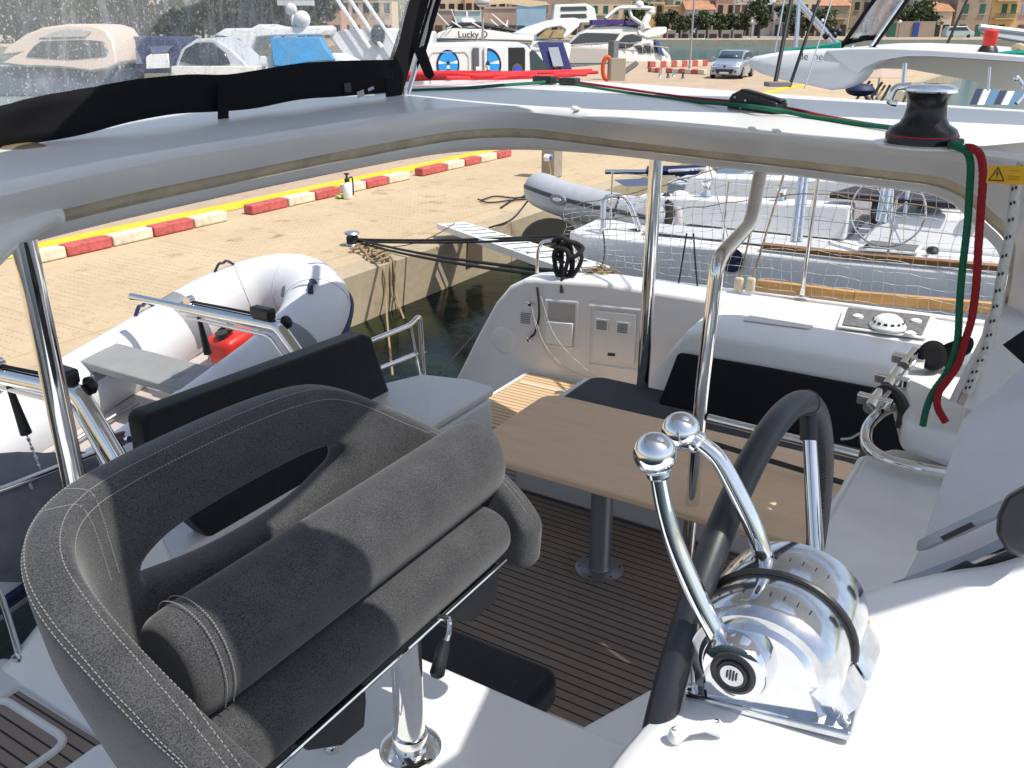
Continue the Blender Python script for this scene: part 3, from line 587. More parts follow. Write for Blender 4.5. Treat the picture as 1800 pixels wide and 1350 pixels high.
# ================================================================== CUSHIONS
def cushion(name, label, c8, group=None, m_=None, bev=0.03, cat="cushion"):
    o = MB().loft(c8).build(name, m_ or fabD, bevel=bev, seg=4, ang=60); return tag(o, label, cat, group)
c = [AY(x, y, 2.86) for x, y in ((252, 742), (262, 728), (640, 588), (655, 592), (690, 700), (660, 800), (560, 885), (388, 962), (345, 925), (262, 800))]
cushion("back_cushion", "long charcoal back cushion standing across the aft settee behind the helm seat", [[p for p in c], [p + Vector((0, 0.11, 0.0)) for p in c]])
cushion("seat_cushion", "dark slab added for the shaded floor seen through the helm seat slot", [rrect(1.78, 3.02, 2.05, 2.84, 1.36, 0.04), rrect(1.78, 3.02, 2.05, 2.84, 1.46, 0.04)])  # dark slab put where the floor ahead of the ledge lies in shade
MB().box(1.78, 3.0, 2.1, 2.84, 1.154, 1.358).build("settee_front_base", gel, boat)
cushion("seat_cushion", "charcoal seat cushion of the side settee past the far table edge", [rrect(3.76, 4.57, -0.1, 2.22, 1.505, 0.10), rrect(3.76, 4.57, -0.1, 2.22, 1.605, 0.10)])
bb = [[(4.36, 1.62, 1.52), (4.41, 1.58, 1.79), (4.32, 1.54, 1.79), (4.22, 1.62, 1.52)]]
def bk(y, dx): return [(4.18 + dx, y, 1.60), (4.35 + dx, y, 1.785), (4.40 + dx, y, 1.765), (4.30 + dx, y, 1.58)]
o = MB().loft([[(4.34, y, 1.60), (4.645, y, 1.825), (4.70, y, 1.815), (4.58, y, 1.57)] if y < 1.6 else [(4.33, 1.70, 1.60), (4.64, y, 1.815), (4.70, y, 1.805), (4.58, 1.70, 1.57)] for y in (1.72, 1.2, 0.5, -0.4)]).build("back_cushion", blackm, bevel=0.025, seg=3, ang=60)
tag(o, "black back cushion running along the side settee under the hatch coaming", "cushion")
cushion("seat_cushion", "charcoal cushion on the low white seat directly under the helm seat", [rrect(1.56, 2.12, 1.10, 1.98, 1.478, 0.06), rrect(1.56, 2.12, 1.10, 1.98, 1.60, 0.06)])
# ================================================================== STEERING WHEEL
WC = Vector((1.110, 0.262, 2.69)); WR = 0.415
wh = thing("steering_wheel", "leather-wrapped steering wheel with polished spokes beside the engine control", "steering wheel", (WC.x, WC.y, WC.z - WR))
cir = [WC + Vector((math.cos(a), 0, math.sin(a))) * WR for a in [2 * math.pi * k / 96 for k in range(96)]]
rim = MB().tube(cir, 0.0178, 24, closed=True).build("rim", leather, wh)
for k in range(5):
    a = R(62 + 72 * k); d_ = Vector((math.cos(a), 0, math.sin(a)))
    sp = MB().tube([WC + d_ * 0.03 + Vector((0, -0.10, 0)), WC + d_ * 0.10 + Vector((0, -0.085, 0)), WC + d_ * (WR - 0.015)], [0.016, 0.014, 0.010], 14).build("spoke", steel, wh)
    MB().tube([WC + d_ * (WR - 0.055) + Vector((0, -0.010, 0)), WC + d_ * (WR - 0.012)], 0.0135, 14).build("spoke_collar", black, sp)
MB().lathe(WC + Vector((0, -0.16, 0)), (0, 1, 0), [(0.05, 0), (0.05, 0.07), (0.04, 0.09), (0, 0.095)], 24).build("hub", steel, wh)
m = MB()
for k in range(150):
    a = R(-35 + k * 0.7); c0 = WC + Vector((math.cos(a), 0, math.sin(a))) * WR; rd = Vector((math.cos(a), 0, math.sin(a))); tg = Vector((-math.sin(a), 0, math.cos(a)))
    s_ = 1 if k % 2 else -1; p1 = c0 - rd * 0.0176 + Vector((0, s_ * 0.004 - .006, 0)); m.tube([p1 - tg * 0.001, p1 + tg * 0.001 + Vector((0, -s_ * 0.004, 0))], 0.001, 4)
for a in (62, -20):
    a = R(a + 4); c0 = WC + Vector((math.cos(a), 0, math.sin(a))) * WR; rd = Vector((math.cos(a), 0, math.sin(a)))
    m.tube([c0 + (rd * math.cos(q) + Vector((0, 1, 0)) * math.sin(q)) * 0.0186 for q in [2 * math.pi * j / 24 for j in range(24)]], 0.0012, 5, closed=True)
m.build("rim_stitching", mat("grey_thread", (0.10, 0.10, 0.105), 0.7), rim, smooth=False)
# ================================================================== ENGINE CONTROL
thc = Vector((0.80, 0.176, 2.958)); TH = math.atan(0.22)
th_ = thing("engine_control", "chrome twin-lever engine control with two ball knobs on the white console", "engine control", (0.86, 0.17, 2.90))
e1 = Vector((0, -math.cos(TH), math.sin(TH))); e3 = Vector((0, math.sin(TH), math.cos(TH)))
def half(x, r, r2=None, n=30, base=-0.045):
    c = Vector((x, thc.y, thc.z)); pts = []
    for k in range(n + 1):
        a = math.pi * k / n * 1.16 - 0.08 * math.pi
        pts.append(c + e1 * r * math.cos(a) + e3 * r * math.sin(a) * 0.90)
    pts.append(c - e1 * r * 1.0 + e3 * base); pts.append(c + e1 * r * 1.12 + e3 * base)
    return pts
m = MB(); m.loft([half(0.786, 0.074), half(0.795, 0.083), half(0.804, 0.086), half(0.852, 0.087), half(0.856, 0.085)]); m.loft([half(0.862, 0.085), half(0.866, 0.087), half(0.920, 0.087), half(0.938, 0.084), half(0.948, 0.072)])
body = m.build("housing", chromeW, th_, ang=30)
MB().tube([p + Vector((0, 0, 0)) for p in half(0.8595, 0.0865)[:-2]], 0.0042, 8).build("housing_groove", black, body)
MB().loft([half(0.780, 0.058), half(0.788, 0.066)]).build("side_plate", chrome, body, ang=30)
m = MB(); c = Vector((0, thc.y, thc.z))
for x0, x1 in ((0.776, 0.945),):
    m.prism([c + Vector((x0, 0, 0)) - e1 * 0.084 - e3 * 0.052, c + Vector((x1, 0, 0)) - e1 * 0.086 - e3 * 0.052, c + Vector((x1, 0, 0)) + e1 * 0.088 - e3 * 0.052, c + Vector((x0 - 0.01, 0, 0)) + e1 * 0.098 - e3 * 0.052], e3 * 0.012)
m.build("base_flange", chromeW, th_, bevel=0.004, seg=3)
m = MB()
for x, u in ((0.786, -0.078), (0.783, 0.088)): m.lathe(c + Vector((x, 0, 0)) + e1 * u - e3 * 0.040, e3, [(0.007, 0), (0.007, 0.003), (0.004, 0.005), (0, 0.004)], 12)
m.build("flange_screw", steel, th_)
m = MB()
for x0 in (0.815, 0.89):
    for k in range(9):
        a = math.pi * (0.28 + 0.055 * k); p = Vector((x0, thc.y, thc.z)) + e1 * 0.0868 * math.cos(a) + e3 * 0.0786 * math.sin(a); m.tube([p, p + Vector((0.006 if k != 4 else 0.012, 0, 0))], 0.0007 if k != 4 else 0.0016, 5)
m.build("engraved_scale", black, body)
hub = TX(1289, 1183, 0.758)
MB().lathe(hub + Vector((0.045, 0, 0)), (-1, 0, 0), [(0.046, -0.01), (0.046, 0.008), (0.038, 0.014), (0.0365, 0.036), (0.033, 0.044), (0.025, 0.046)], 44).build("lever_hub", chrome, th_)
hb = MB().lathe(hub + Vector((0.0, 0, 0)), (-1, 0, 0), [(0.0245, 0.0), (0.0245, 0.0025), (0.021, 0.0040), (0.017, 0.002), (0.016, 0.004), (0.0, 0.005)], 40).build("hub_cap", black, th_)
m = MB().lathe(hub + Vector((-0.0045, 0, 0)), (-1, 0, 0), [(0.0125, 0), (0.0125, 0.001), (0, 0.0012)], 28); m.build("emblem_disc", chromeW, hb)
m = MB()
for dy in (-0.0048, -0.0016, 0.0016, 0.0048): m.obox(hub + Vector((-0.0065, dy, 0.001)), (0.0008, 0, 0), (0, 0.0009, 0), (0, 0, 0.0055 if abs(dy) < .003 else 0.004))
m.build("emblem_bars", black, hb)
def lever(x, pts, ball, br):
    P = spline([TX(px_, py_, x) for px_, py_ in pts], 8); n_ = len(P)
    lv_ = MB().tube(P, [0.0115 - 0.0025 * i / n_ for i in range(n_)], 20).build("lever", chrome, th_)
    k_ = MB().ball(TX(*ball, x), br, n=40, m=26); o_ = k_.build("ball_knob", chrome, lv_, ang=180)
    d_ = (TX(*ball, x) - P[-1]).normalized(); MB().lathe(TX(*ball, x) - d_ * (br + 0.005), d_, [(0.011, 0), (0.0135, 0.003), (0.0135, 0.008), (0.010, 0.012)], 24).build("knob_collar", chrome, lv_)
lever(0.785, [(1262, 1118), (1222, 1040), (1188, 960), (1170, 900), (1160, 850), (1157, 825)], (1151, 797), 0.0228)
lever(0.893, [(1345, 985), (1322, 920), (1288, 850), (1262, 805), (1236, 782), (1222, 775)], (1197, 758), 0.0228)
MB().box(0.785, 0.80, 0, 0.001, 2.9, 2.901).build("shim", chrome, th_) if False else None
# small pad-eye on console
pe = thing("pad_eye", "small white plastic pad eye with two screws on the console below the engine control", "pad eye", CP(1225, 1300))
a, b = CP(1190, 1303) + Vector((0, 0, 0.0)), CP(1262, 1290)
u = (b - a).normalized(); up = e3
MB().tube([a - u * 0.004 + up * 0.002, a + up * 0.008, a.lerp(b, .3) + up * 0.012, a.lerp(b, .7) + up * 0.012, b + up * 0.008, b + u * 0.004 + up * 0.002], [0.007, 0.009, 0.006, 0.006, 0.009, 0.007], 14).build("eye_strap", white, pe)
m = MB()
for q in (a, b): m.lathe(q + up * 0.014, up, [(0.0038, 0), (0.0038, 0.002), (0, 0.002)], 12)
m.build("screw", steel, pe)
# rust-stained sealant line and console cover
tag(MB().tube(spline([CP(1524, 1098) + Vector((0, 0, .005)), CP(1515, 1135) + Vector((0, 0, .005)), CP(1500, 1180) + Vector((0, 0, .005)), CP(1488, 1215) + Vector((0, 0, .004))], 6), 0.0030, 6).build("sealant_bead", mat("rusty_sealant", (0.55, 0.30, 0.12), 0.7, var=0.3, vscale=60), boat), None)
# ================================================================== WINCH
wc = Z(1618, 254, 3.277)
wi = thing("winch", "black and chrome winch standing on the hardtop edge above the ropes", "winch", wc)
dr = MB().lathe(wc, (0, 0, 1), [(0.094, 0.0), (0.098, 0.006), (0.096, 0.03), (0.088, 0.045), (0.066, 0.058), (0.056, 0.075), (0.052, 0.10), (0.054, 0.122), (0.062, 0.136), (0.068, 0.143)], 56).build("drum", mat("black_anodised", (0.022, 0.022, 0.024), 0.25, 0.3, var=0.2, vscale=20), wi)
MB().lathe(wc + Vector((0, 0, 0.143)), (0, 0, 1), [(0.072, 0), (0.075, 0.004), (0.074, 0.010), (0.060, 0.018), (0.045, 0.021), (0.03, 0.021), (0.028, 0.017), (0, 0.017)], 56).build("chrome_top", chrome, wi)
MB().lathe(wc + Vector((0, 0, 0.025)), (0, 0, 1), [(0.0965, 0), (0.0985, 0.0015), (0.0965, 0.003)], 56).build("red_ring", redB, wi)
MB().tube(bend([wc + Vector((-0.03, 0.05, 0.158)), wc + Vector((-0.045, 0.085, 0.155)), wc + Vector((-0.05, 0.095, 0.115)), wc + Vector((-0.04, 0.075, 0.112))], 0.015), [0.011] * 16 if False else 0.010, 12).build("line_feeder", chrome, wi)
MB().lathe(wc - Vector((0, 0, 0.002)), (0, 0, 1), [(0.13, 0), (0.13, 0.005), (0.1, 0.007)], 48).build("winch_pad", gel, wi)
# ================================================================== CLUTCH
cc_ = [Z(1288, 192, 3.277), Z(1372, 203, 3.277)]
cl = thing("rope_clutch", "black rope clutch gripping the green line on the hardtop", "rope clutch", (cc_[0] + cc_[1]) / 2)
ax = (cc_[1] - cc_[0]); Lc = ax.length; ax.normalize(); sdv = Vector((-ax.y, ax.x, 0))
prf = [(0, 0), (0, 0.035), (0.02, 0.06), (0.05, 0.072), (0.09, 0.07), (Lc - 0.02, 0.05), (Lc, 0.045), (Lc, 0.0)]
MB().loft([[cc_[0] + ax * a + Vector((0, 0, b)) + sdv * s for a, b in prf] for s in (-0.03, 0.03)]).build("clutch_body", black, cl, bevel=0.006, seg=3)
MB().loft([[cc_[0] + ax * a + Vector((0, 0, b)) + sdv * s for a, b in [(0.03, 0.066), (0.06, 0.082), (0.12, 0.076), (Lc + 0.01, 0.056), (Lc + 0.005, 0.048), (0.1, 0.06)]] for s in (-0.016, 0.016)]).build("clutch_handle", black, cl, bevel=0.004, seg=2)
m = MB()
for a, b in ((0.02, 0.018), (0.045, 0.05), (0.11, 0.042), (0.085, 0.014)): m.lathe(cc_[0] + ax * a + Vector((0, 0, b)) - sdv * 0.031, -sdv, [(0.005, 0), (0.004, 0.002), (0, 0.002)], 12); m.lathe(cc_[0] + ax * a + Vector((0, 0, b)) + sdv * 0.031, sdv, [(0.005, 0), (0.004, 0.002), (0, 0.002)], 12)
m.build("clutch_rivet", steel, cl)
og = [Z(943, 147, 3.285), Z(972, 148, 3.285)]
o = thing("rope_organiser", "small black turning block carrying the green line on the hardtop", "turning block", og[0].lerp(og[1], .5))
a_, b_ = og; u = (b_ - a_).normalized(); v = Vector((-u.y, u.x, 0))
MB().obox(a_.lerp(b_, .5) + Vector((0, 0, 0.02)), u * 0.06, v * 0.035, (0, 0, 0.022)).build("block_body", black, o, bevel=0.008, seg=3)
MB().obox(a_.lerp(b_, .5) + u * 0.15 + Vector((0, 0, 0.018)), u * 0.05, v * 0.035, (0, 0, 0.018)).build("block_body", black, o, bevel=0.008, seg=3)
# ================================================================== ROPES ON THE HARDTOP
def RZ(x, y, dz=0.0): return Z(x, y, 3.277 + dz)
rope("green_rope", greenR, [RZ(640, 165, .01), RZ(700, 160, .01), RZ(800, 156, .012), RZ(880, 150, .02), RZ(940, 146, .02), RZ(975, 143, .02), RZ(1010, 149, .01), RZ(1100, 163, .01), RZ(1200, 176, .01), RZ(1290, 184, .025), RZ(1340, 190, .03), RZ(1380, 196, .02), RZ(1430, 206, .01), RZ(1500, 216, .010), RZ(1570, 225, .012)], 0.0085, "green line running along the hardtop to the winch", "rope", 10)
rope("red_rope", redR, [RZ(975, 137, .02), RZ(1010, 144, .012), RZ(1100, 157, .010), RZ(1200, 171, .010), RZ(1290, 179, .02), RZ(1350, 186, .03), RZ(1395, 193, .015), RZ(1440, 203, .010), RZ(1500, 214, .006), RZ(1560, 224, .004)], 0.0075, "red line lying just behind the green one on the hardtop", "rope", 10)
wx = wc
def hang(px_list, x0, r, m_, label, dx=0.0):
    pts = []
    for i, (x, y) in enumerate(px_list): pts.append(TX(x, y, x0 + dx * i))
    return rope("hanging_rope", m_, pts, r, label, "rope", 12)
H1 = [(1685, 259), (1700, 268), (1706, 290), (1704, 340), (1700, 400), (1692, 470), (1687, 530), (1684, 590), (1678, 620), (1664, 655), (1640, 690), (1628, 720), (1622, 748)]
pts = [wc + Vector((0.02, -0.10, 0.012)), TX(1672, 254, 2.72)] + [TX(x, y, 2.70) for x, y in H1]
rope("hanging_rope", greenR, pts, 0.0098, "green rope hanging from the winch down over the arch opening", "rope", 12, braid=0.035)
H2 = [(1712, 262), (1724, 275), (1728, 310), (1724, 370), (1720, 430), (1716, 500), (1708, 560), (1696, 600), (1684, 640), (1664, 670), (1650, 690), (1648, 715), (1662, 742)]
pts = [TX(1700, 259, 2.72)] + [TX(x, y, 2.69) for x, y in H2]
rope("hanging_rope", redR, pts, 0.0105, "red rope hanging beside the green one over the arch opening", "rope", 12, braid=0.035)
H3 = [(1798, 285), (1786, 330), (1778, 400), (1762, 480), (1750, 550), (1735, 610), (1712, 660), (1700, 690)]
P = spline([TX(x, y, 2.55 - 0.0 * i) for i, (x, y) in enumerate(H3)], 10)
hr = MB().tube(P, 0.013, 12).build("halyard", whiteR); tag(hr, "white line with black flecks running down the arch pillar", "rope")
m = MB()
for i in range(2, len(P) - 2, 4):
    d_ = (P[i + 1] - P[i]).normalized()
    for s_ in (-1, 1): m.obox(P[i] + d_ * 0.004 * s_ + Vector((-0.0115, 0.003 + 0.004 * s_, 0.002 * s_)), d_ * 0.004, (0.002, 0, 0), Vector((0, 0.0025, 0)))
m.build("halyard_fleck", black, hr)
for k, (x0, y0, x1, y1, x2, y2) in enumerate([(740, 128, 900, 128, 1040, 124), (745, 134, 900, 133, 1050, 127), (730, 139, 880, 137, 1010, 132), (760, 131, 920, 130, 1030, 131)]):
    rope("coiled_red_line", redB, [RZ(x0 - 80, y0 + 6, .02), RZ(x0, y0, .02 + .01 * k), RZ((x0 + x1) / 2, (y0 + y1) / 2 + (1 if k % 2 else -1), .02 + .01 * k), RZ(x1, y1, .02), RZ((x1 + x2) / 2, (y1 + y2) / 2, .02 + .006 * k), RZ(x2, y2, .02)], 0.011, ["bright red line of the hardtop bundle, its upper long strand", "bright red line of the hardtop bundle, its lowest long strand", "bright red line of the hardtop bundle reaching least far right", "bright red line of the hardtop bundle, middle strand"][k], "rope", 8, group="red lines flaked on the hardtop")
# ================================================================== BIMINI SIDE CURTAIN
bi = thing("bimini", "black-framed bimini with a salt-spotted clear curtain above the hardtop", "bimini", (2.4, 2.7, 3.277))
YB = 2.70
top = [(-260, 245), (-120, 212), (0, 186), (54, 172), (120, 160), (179, 150), (240, 139), (330, 131), (400, 131), (460, 122), (520, 112), (600, 107), (690, 105)]
bot = [(-260, 330), (-120, 290), (0, 262), (54, 253), (110, 243), (161, 232), (232, 214), (311, 200), (382, 196), (450, 190), (529, 175), (607, 169), (690, 160)]
def wav(i, k): return 0.012 * math.sin(i * 1.7 + k)
def yb(x): return 2.46 + 0.24 * max(0.0, min(1.0, x / 640))
T_ = spline([AY(x, y, yb(x)) for x, y in top], 4); Bt = spline([AY(x, y, yb(x)) for x, y in bot], 4)
rows = [[p + Vector((0, wav(i * .25, k) * 0.5, 0)) for i, p in enumerate([a.lerp(b, k / 4) for a, b in zip(T_, Bt)])] for k in range(5)]
MB().loft(rows, cap=False, closed=False).build("curtain_hem", blackm, bi, solid=0.006, ang=180)
cor = AY(692, 106, YB); cr2 = AY(722, 0, YB); sl = (cr2 - cor)
topz = 4.2
ctop = cor + sl * ((topz - cor.z) / sl.z)
rows = []
for k in range(11):
    t = k / 10; rr = []
    for i, p in enumerate(T_):
        q = Vector((p.x + (ctop.x - cor.x) * t * (i / (len(T_) - 1)), p.y + 0.012 * math.sin(i * 0.6 + k * 0.8) * math.sin(math.pi * t) + 0.006 * math.sin(i * 1.9 + 2 * k), p.z + (topz - p.z) * t)); rr.append(q)
    rows.append(rr)
vin = MB().loft(rows, cap=False, closed=False).build("clear_curtain", vinyl("salted_vinyl", 0.22, 0.5, 0.3), bi, ang=180)
m = MB(); a = AY(683, 174, YB); b = AY(704, 172, YB); e_ = AY(755, 0, YB)
k_ = (topz - e_.z) / (e_ - b).z
m.prism([AY(686, 106, YB), AY(680, 174, YB), AY(704, 174, YB), AY(712, 150, YB), e_ + (e_ - AY(712, 150, YB)) * 1.2, cr2 + sl * 1.2], (0, 0.006, 0)); m.build("curtain_border", blackm, bi)
po = [AY(715, 172, YB + .01), AY(772, -20, YB + .01)]; pp = po[1] + (po[1] - po[0]) * 1.6
MB().tube([po[0], pp], 0.0125, 14).build("bimini_leg", steel, bi)
sl_ = MB().tube([po[0].lerp(po[1], .42) + Vector((.012, .01, 0)), pp], 0.026, 12).build("leg_sleeve", blackm, bi)
MB().tube([po[0].lerp(po[1], .44) + Vector((-.028, -.012, 0)), pp + Vector((-.028, -.012, 0))], 0.005, 8).build("zip_pull_cord", whiteR, bi)
m = MB().prism([AY(728, 88, YB - .02), AY(746, 80, YB - .02), AY(764, 132, YB - .02), AY(756, 140, YB - .02), AY(748, 134, YB - .02)], (0, 0.004, 0)); m.build("hem_strap", blackm, bi); m = MB().prism([AY(384, 150, 2.57), AY(402, 150, 2.57), AY(402, 206, 2.57), AY(418, 222, 2.57), AY(384, 216, 2.57)], (0, 0.004, 0)); m.build("hem_strap", blackm, bi)
m = MB().prism([AY(676, 138, YB - .012), AY(690, 138, YB - .012), AY(696, 172, YB - .012), AY(680, 174, YB - .012)], (0, 0.004, 0)); m.build("hem_strap", blackm, bi)
m = MB(); m.obox(AY(610, 154, YB - .02), (0.022, 0, 0), (0, 0.006, 0), (0, 0, 0.02)); m.build("hem_buckle", black, bi, bevel=0.004)
m = MB(); m.obox(AY(634, 165, YB - .02), (0.022, 0, 0.004), (0, 0.001, 0), (-0.002, 0, 0.013)); m.obox(AY(652, 156, YB - .02), (0.02, 0, 0.004), (0, 0.001, 0), (-0.002, 0, 0.006)); m.build("care_label", mat("label_grey", (0.45, 0.46, 0.48), 0.5), bi)
m = MB().lathe(AY(712, 173, YB), (0, 0, 1), [(0.028, -0.01), (0.028, 0.004), (0.014, 0.01), (0.014, 0.04), (0, 0.045)], 16); m.build("leg_socket", steel, bi)
# unseen bimini panels, outlines shaped to throw shade on roof, seat and console
canv = mat("light_canopy", (0.52, 0.53, 0.55), 0.9)
def canopy(name, pts, z=4.22): return MB().prism([(x, y, z) for x, y in pts], (0, 0, 0.004)).build(name, canv, bi, smooth=False)
canopy("shade_canopy", [(3.54, 2.3), (3.48, 1.9), (3.44, 1.6), (3.40, 1.1), (3.52, 0.44), (3.53, -0.36), (3.5, -1.5), (4.1, -1.5), (4.15, -0.36), (4.3, 0.67), (4.1, 1.32), (4.19, 2.62), (3.8, 2.65)])
canopy("shade_canopy", [(0.77, 0.46), (0.76, 0.28), (0.79, 0.19), (0.80, 0.04), (0.88, -0.2), (1.0, -0.45), (1.08, -0.59), (1.24, -0.73), (1.30, -0.95), (1.30, -1.6), (1.87, -1.6), (1.87, -0.12), (1.72, -0.15), (1.45, -0.22), (1.2, -0.15), (1.13, 0), (1.10, 0.12), (1.03, 0.23), (1.09, 0.36), (1.44, 0.41), (1.87, 0.40), (1.87, 0.62), (0.77, 0.62)])
canopy("shade_canopy", [(1.86, -1.6), (2.9, -1.6), (2.98, 0), (3.10, 0.5), (3.26, 1.15), (3.38, 1.45), (3.41, 1.75), (3.43, 1.9), (3.50, 2.25), (3.08, 2.55), (2.06, 2.23), (1.86, 2.12)], 4.226)
canopy("shade_canopy", [(0.77, 0.61), (1.88, 0.61), (1.88, 2.14), (1.34, 1.86), (0.77, 1.62)], 4.232)
canopy("shade_canopy", [(-0.2, 1.2), (0.78, 1.2), (0.78, 1.62), (-0.2, 1.3)], 4.226)
# ================================================================== TENDER ON DAVITS
def tender(name, label, M4, L=2.95, half=0.49, r=0.215, handles=True, seatb=True):
    """local frame: +x bow, y across, z up; M4 places it"""
    def q(p): return M4 @ Vector(p)
    t = thing(name, label, "dinghy", q((L * 0.4, 0, -0.3)))
    path = [(0, -half, 0), (0.5, -half, 0), (1.1, -half, 0.0), (1.7, -half, 0.02), (2.1, -half * 0.97, 0.05), (2.42, -half * 0.84, 0.09), (2.68, -half * 0.48, 0.13), (2.76, 0, 0.15), (2.68, half * 0.48, 0.13), (2.42, half * 0.84, 0.09), (2.1, half * 0.97, 0.05), (1.7, half, 0.02), (1.1, half, 0), (0.5, half, 0), (0, half, 0)]
    P = spline(path, 8); k = len(P)
    rs = [r * min(1, 0.93 + 0.07) for i in range(k)]
    full = [Vector((-0.28, -half, 0.02)), Vector((-0.2, -half, 0.015)), Vector((-0.1, -half, 0.005))] + P + [Vector((-0.1, half, 0.005)), Vector((-0.2, half, 0.015)), Vector((-0.28, half, 0.02))]
    rr = [0.06, 0.15, 0.195] + rs + [0.195, 0.15, 0.06]
    tb = MB().tube([q(p) for p in full], rr, 28).build("tube", pvc if seatb else mat("silver_grey_pvc", (0.42, 0.44, 0.47), 0.4, var=.05), t, ang=70)
    def onT(i, ang, e=1.0):
        """point on tube surface: i index on P, ang from outward (0) to up (90)"""
        a = P[max(0, i - 1)]; b = P[min(k - 1, i + 1)]; d = (b - a).normalized(); side = d.cross(Vector((0, 0, 1))).normalized()
        up = side.cross(d); return P[i] + (side * math.cos(R(ang)) + up * math.sin(R(ang))) * r * e
    m = MB()
    for e_, wd in (((-8, 0.020), (-20, 0.014)) if seatb else ((16, 0.022), (-4, 0.042))):
        m.tube([q(onT(i, e_, 1.0)) for i in range(0, k)], wd, 6)
    m.build("rubbing_strake", navy if seatb else mat("dark_strake", (.05, .055, .07), .5), t)
    for i0 in (int(k * .30), int(k * .70)):
        rings = [[q(onT(i, a, 1.012)) for a in range(-60, 215, 12)] for i in (i0 - 2, i0 - 1, i0, i0 + 1)]; MB().loft(rings, cap=False, closed=False).build("reinforcing_band", pvcG, t, ang=180)
    # seams
    m = MB()
    for i0 in (8, int(k * .40), int(k * .60), k - 9, int(k * .5)): m.tube([q(onT(i0, a, 1.004)) for a in range(-90, 270, 15)], 0.004, 5, closed=True)
    m.build("tube_seam", mat("seam_grey", (0.5, 0.51, 0.54), 0.5) if "seam_grey" not in bpy.data.materials else bpy.data.materials["seam_grey"], tb)
    # floor + transom
    fl = MB().prism([q(p) for p in [(-0.05, -0.33, -0.14), (2.1, -0.33, -0.12), (2.5, 0, -0.06), (2.1, 0.33, -0.12), (-0.05, 0.33, -0.14)]], M4.to_3x3() @ Vector((0, 0, 0.03))).build("floor", mat("dinghy_floor", (0.50, 0.45, 0.42), 0.6, var=0.1), t)
    m = MB(); m.loft([[q((0.0, -0.3, -0.16)), q((0.0, 0, -0.42)), q((0.0, 0.3, -0.16))], [q((1.4, -0.3, -0.16)), q((1.4, 0, -0.40)), q((1.4, 0.3, -0.16))], [q((2.3, -0.15, -0.12)), q((2.3, 0, -0.2)), q((2.3, 0.15, -0.12))]]); m.build("keel", white, t)
    MB().prism([q(p) for p in [(0, -0.42, -0.2), (0, 0.42, -0.2), (0, 0.42, 0.16), (0, -0.42, 0.16)]], M4.to_3x3() @ Vector((0.04, 0, 0))).build("transom_board", pvcG, t)
    MB().tube([q((0.05, -0.1, -0.08)), q((1.5, -0.1, -0.06))], 0.025, 10).build("floor_tube", alu, t); MB().tube([q((0.05, 0.16, -0.08)), q((1.5, 0.16, -0.06))], 0.018, 10).build("floor_tube", alu, t)
    if seatb:
        MB().prism([q(p) for p in [(1.40, -0.42, 0.16), (1.65, -0.42, 0.16), (1.65, 0.42, 0.16), (1.40, 0.42, 0.16)]], M4.to_3x3() @ Vector((0, 0, 0.05))).build("thwart_seat", mat("seat_grey", (0.27, 0.27, 0.265), 0.55, var=0.08), t, bevel=0.008)
        MB().lathe(q((1.51, -0.28, 0.211)), M4.to_3x3() @ Vector((0, 0, 1)), [(0.035, 0), (0.03, 0.002), (0, 0.0005)], 20).build("seat_hole", pvcG, t)
        MB().prism([q(p) for p in [(1.38, 0.30, 0.15), (1.64, 0.30, 0.15), (1.58, 0.30, -0.1), (1.44, 0.30, -0.1)]], M4.to_3x3() @ Vector((0, 0.08, 0))).build("seat_bracket", pvcG, t)
    if handles:
        for i0 in (6, 16, int(k * .37), k - 7, k - 18, k - 32, int(k * .60)):
            i0 = max(2, min(k - 4, i0)); a_ = onT(i0, 80, 1.0); b_ = onT(i0 + 3, 80, 1.0); md = (a_ + b_) / 2 + Vector((0, 0, 0.035))
            MB().tube([q(p) for p in spline([a_, a_.lerp(md, .6) + Vector((0, 0, .02)), md, b_.lerp(md, .6) + Vector((0, 0, .02)), b_], 5)], 0.017, 8, flat=0.5).build("carry_handle", navy, t)
        for i0, an in ((int(k * .43), 150), (k - 4, 160), (4, 160)):
            c_ = onT(i0, an, 1.0); nn = (c_ - P[i0]).normalized(); MB().lathe(q(c_), M4.to_3x3() @ nn, [(0.038, -0.005), (0.038, 0.004), (0.03, 0.006), (0.03, 0.002), (0.02, 0.002), (0.018, 0.006), (0, 0.006)], 20).build("air_valve", pvcG, t)
    return t, q
def frame(o, xd, zd):
    xd = Vector(xd).normalized(); zd = Vector(zd); zd = (zd - xd * zd.dot(xd)).normalized(); yd = zd.cross(xd)
    Mx = Matrix((xd, yd, zd)).transposed().to_4x4(); Mx.translation = Vector(o); return Mx
tdr, tq = tender("tender", "white inflatable dinghy slung from the davits behind the helm seat", frame((1.42, 4.15, 1.36), (1.0, 0.02, 0.17), (0, 0, 1)))
ft = thing("fuel_tank", "red fuel tank with black cap lying inside the white dinghy", "fuel tank", tq((1.62, -0.05, -0.08)))
MB().prism([tq(p) for p in [(2.0, -0.10, -0.06), (2.24, -0.10, -0.06), (2.24, 0.12, -0.06), (2.0, 0.12, -0.06)]], (0, 0, 0.17)).build("tank_body", red, ft, bevel=0.04, seg=3)
MB().tube([tq((2.08, -0.0, 0.10)), tq((2.08, -0.0, 0.14))], 0.04, 12).build("tank_cap", black, ft); MB().tube(spline([tq((2.1, -.0, .12)), tq((2.14, -.04, .15)), tq((2.18, .04, .14)), tq((2.14, .1, .1))], 5), 0.012, 8).build("tank_hose", black, ft)
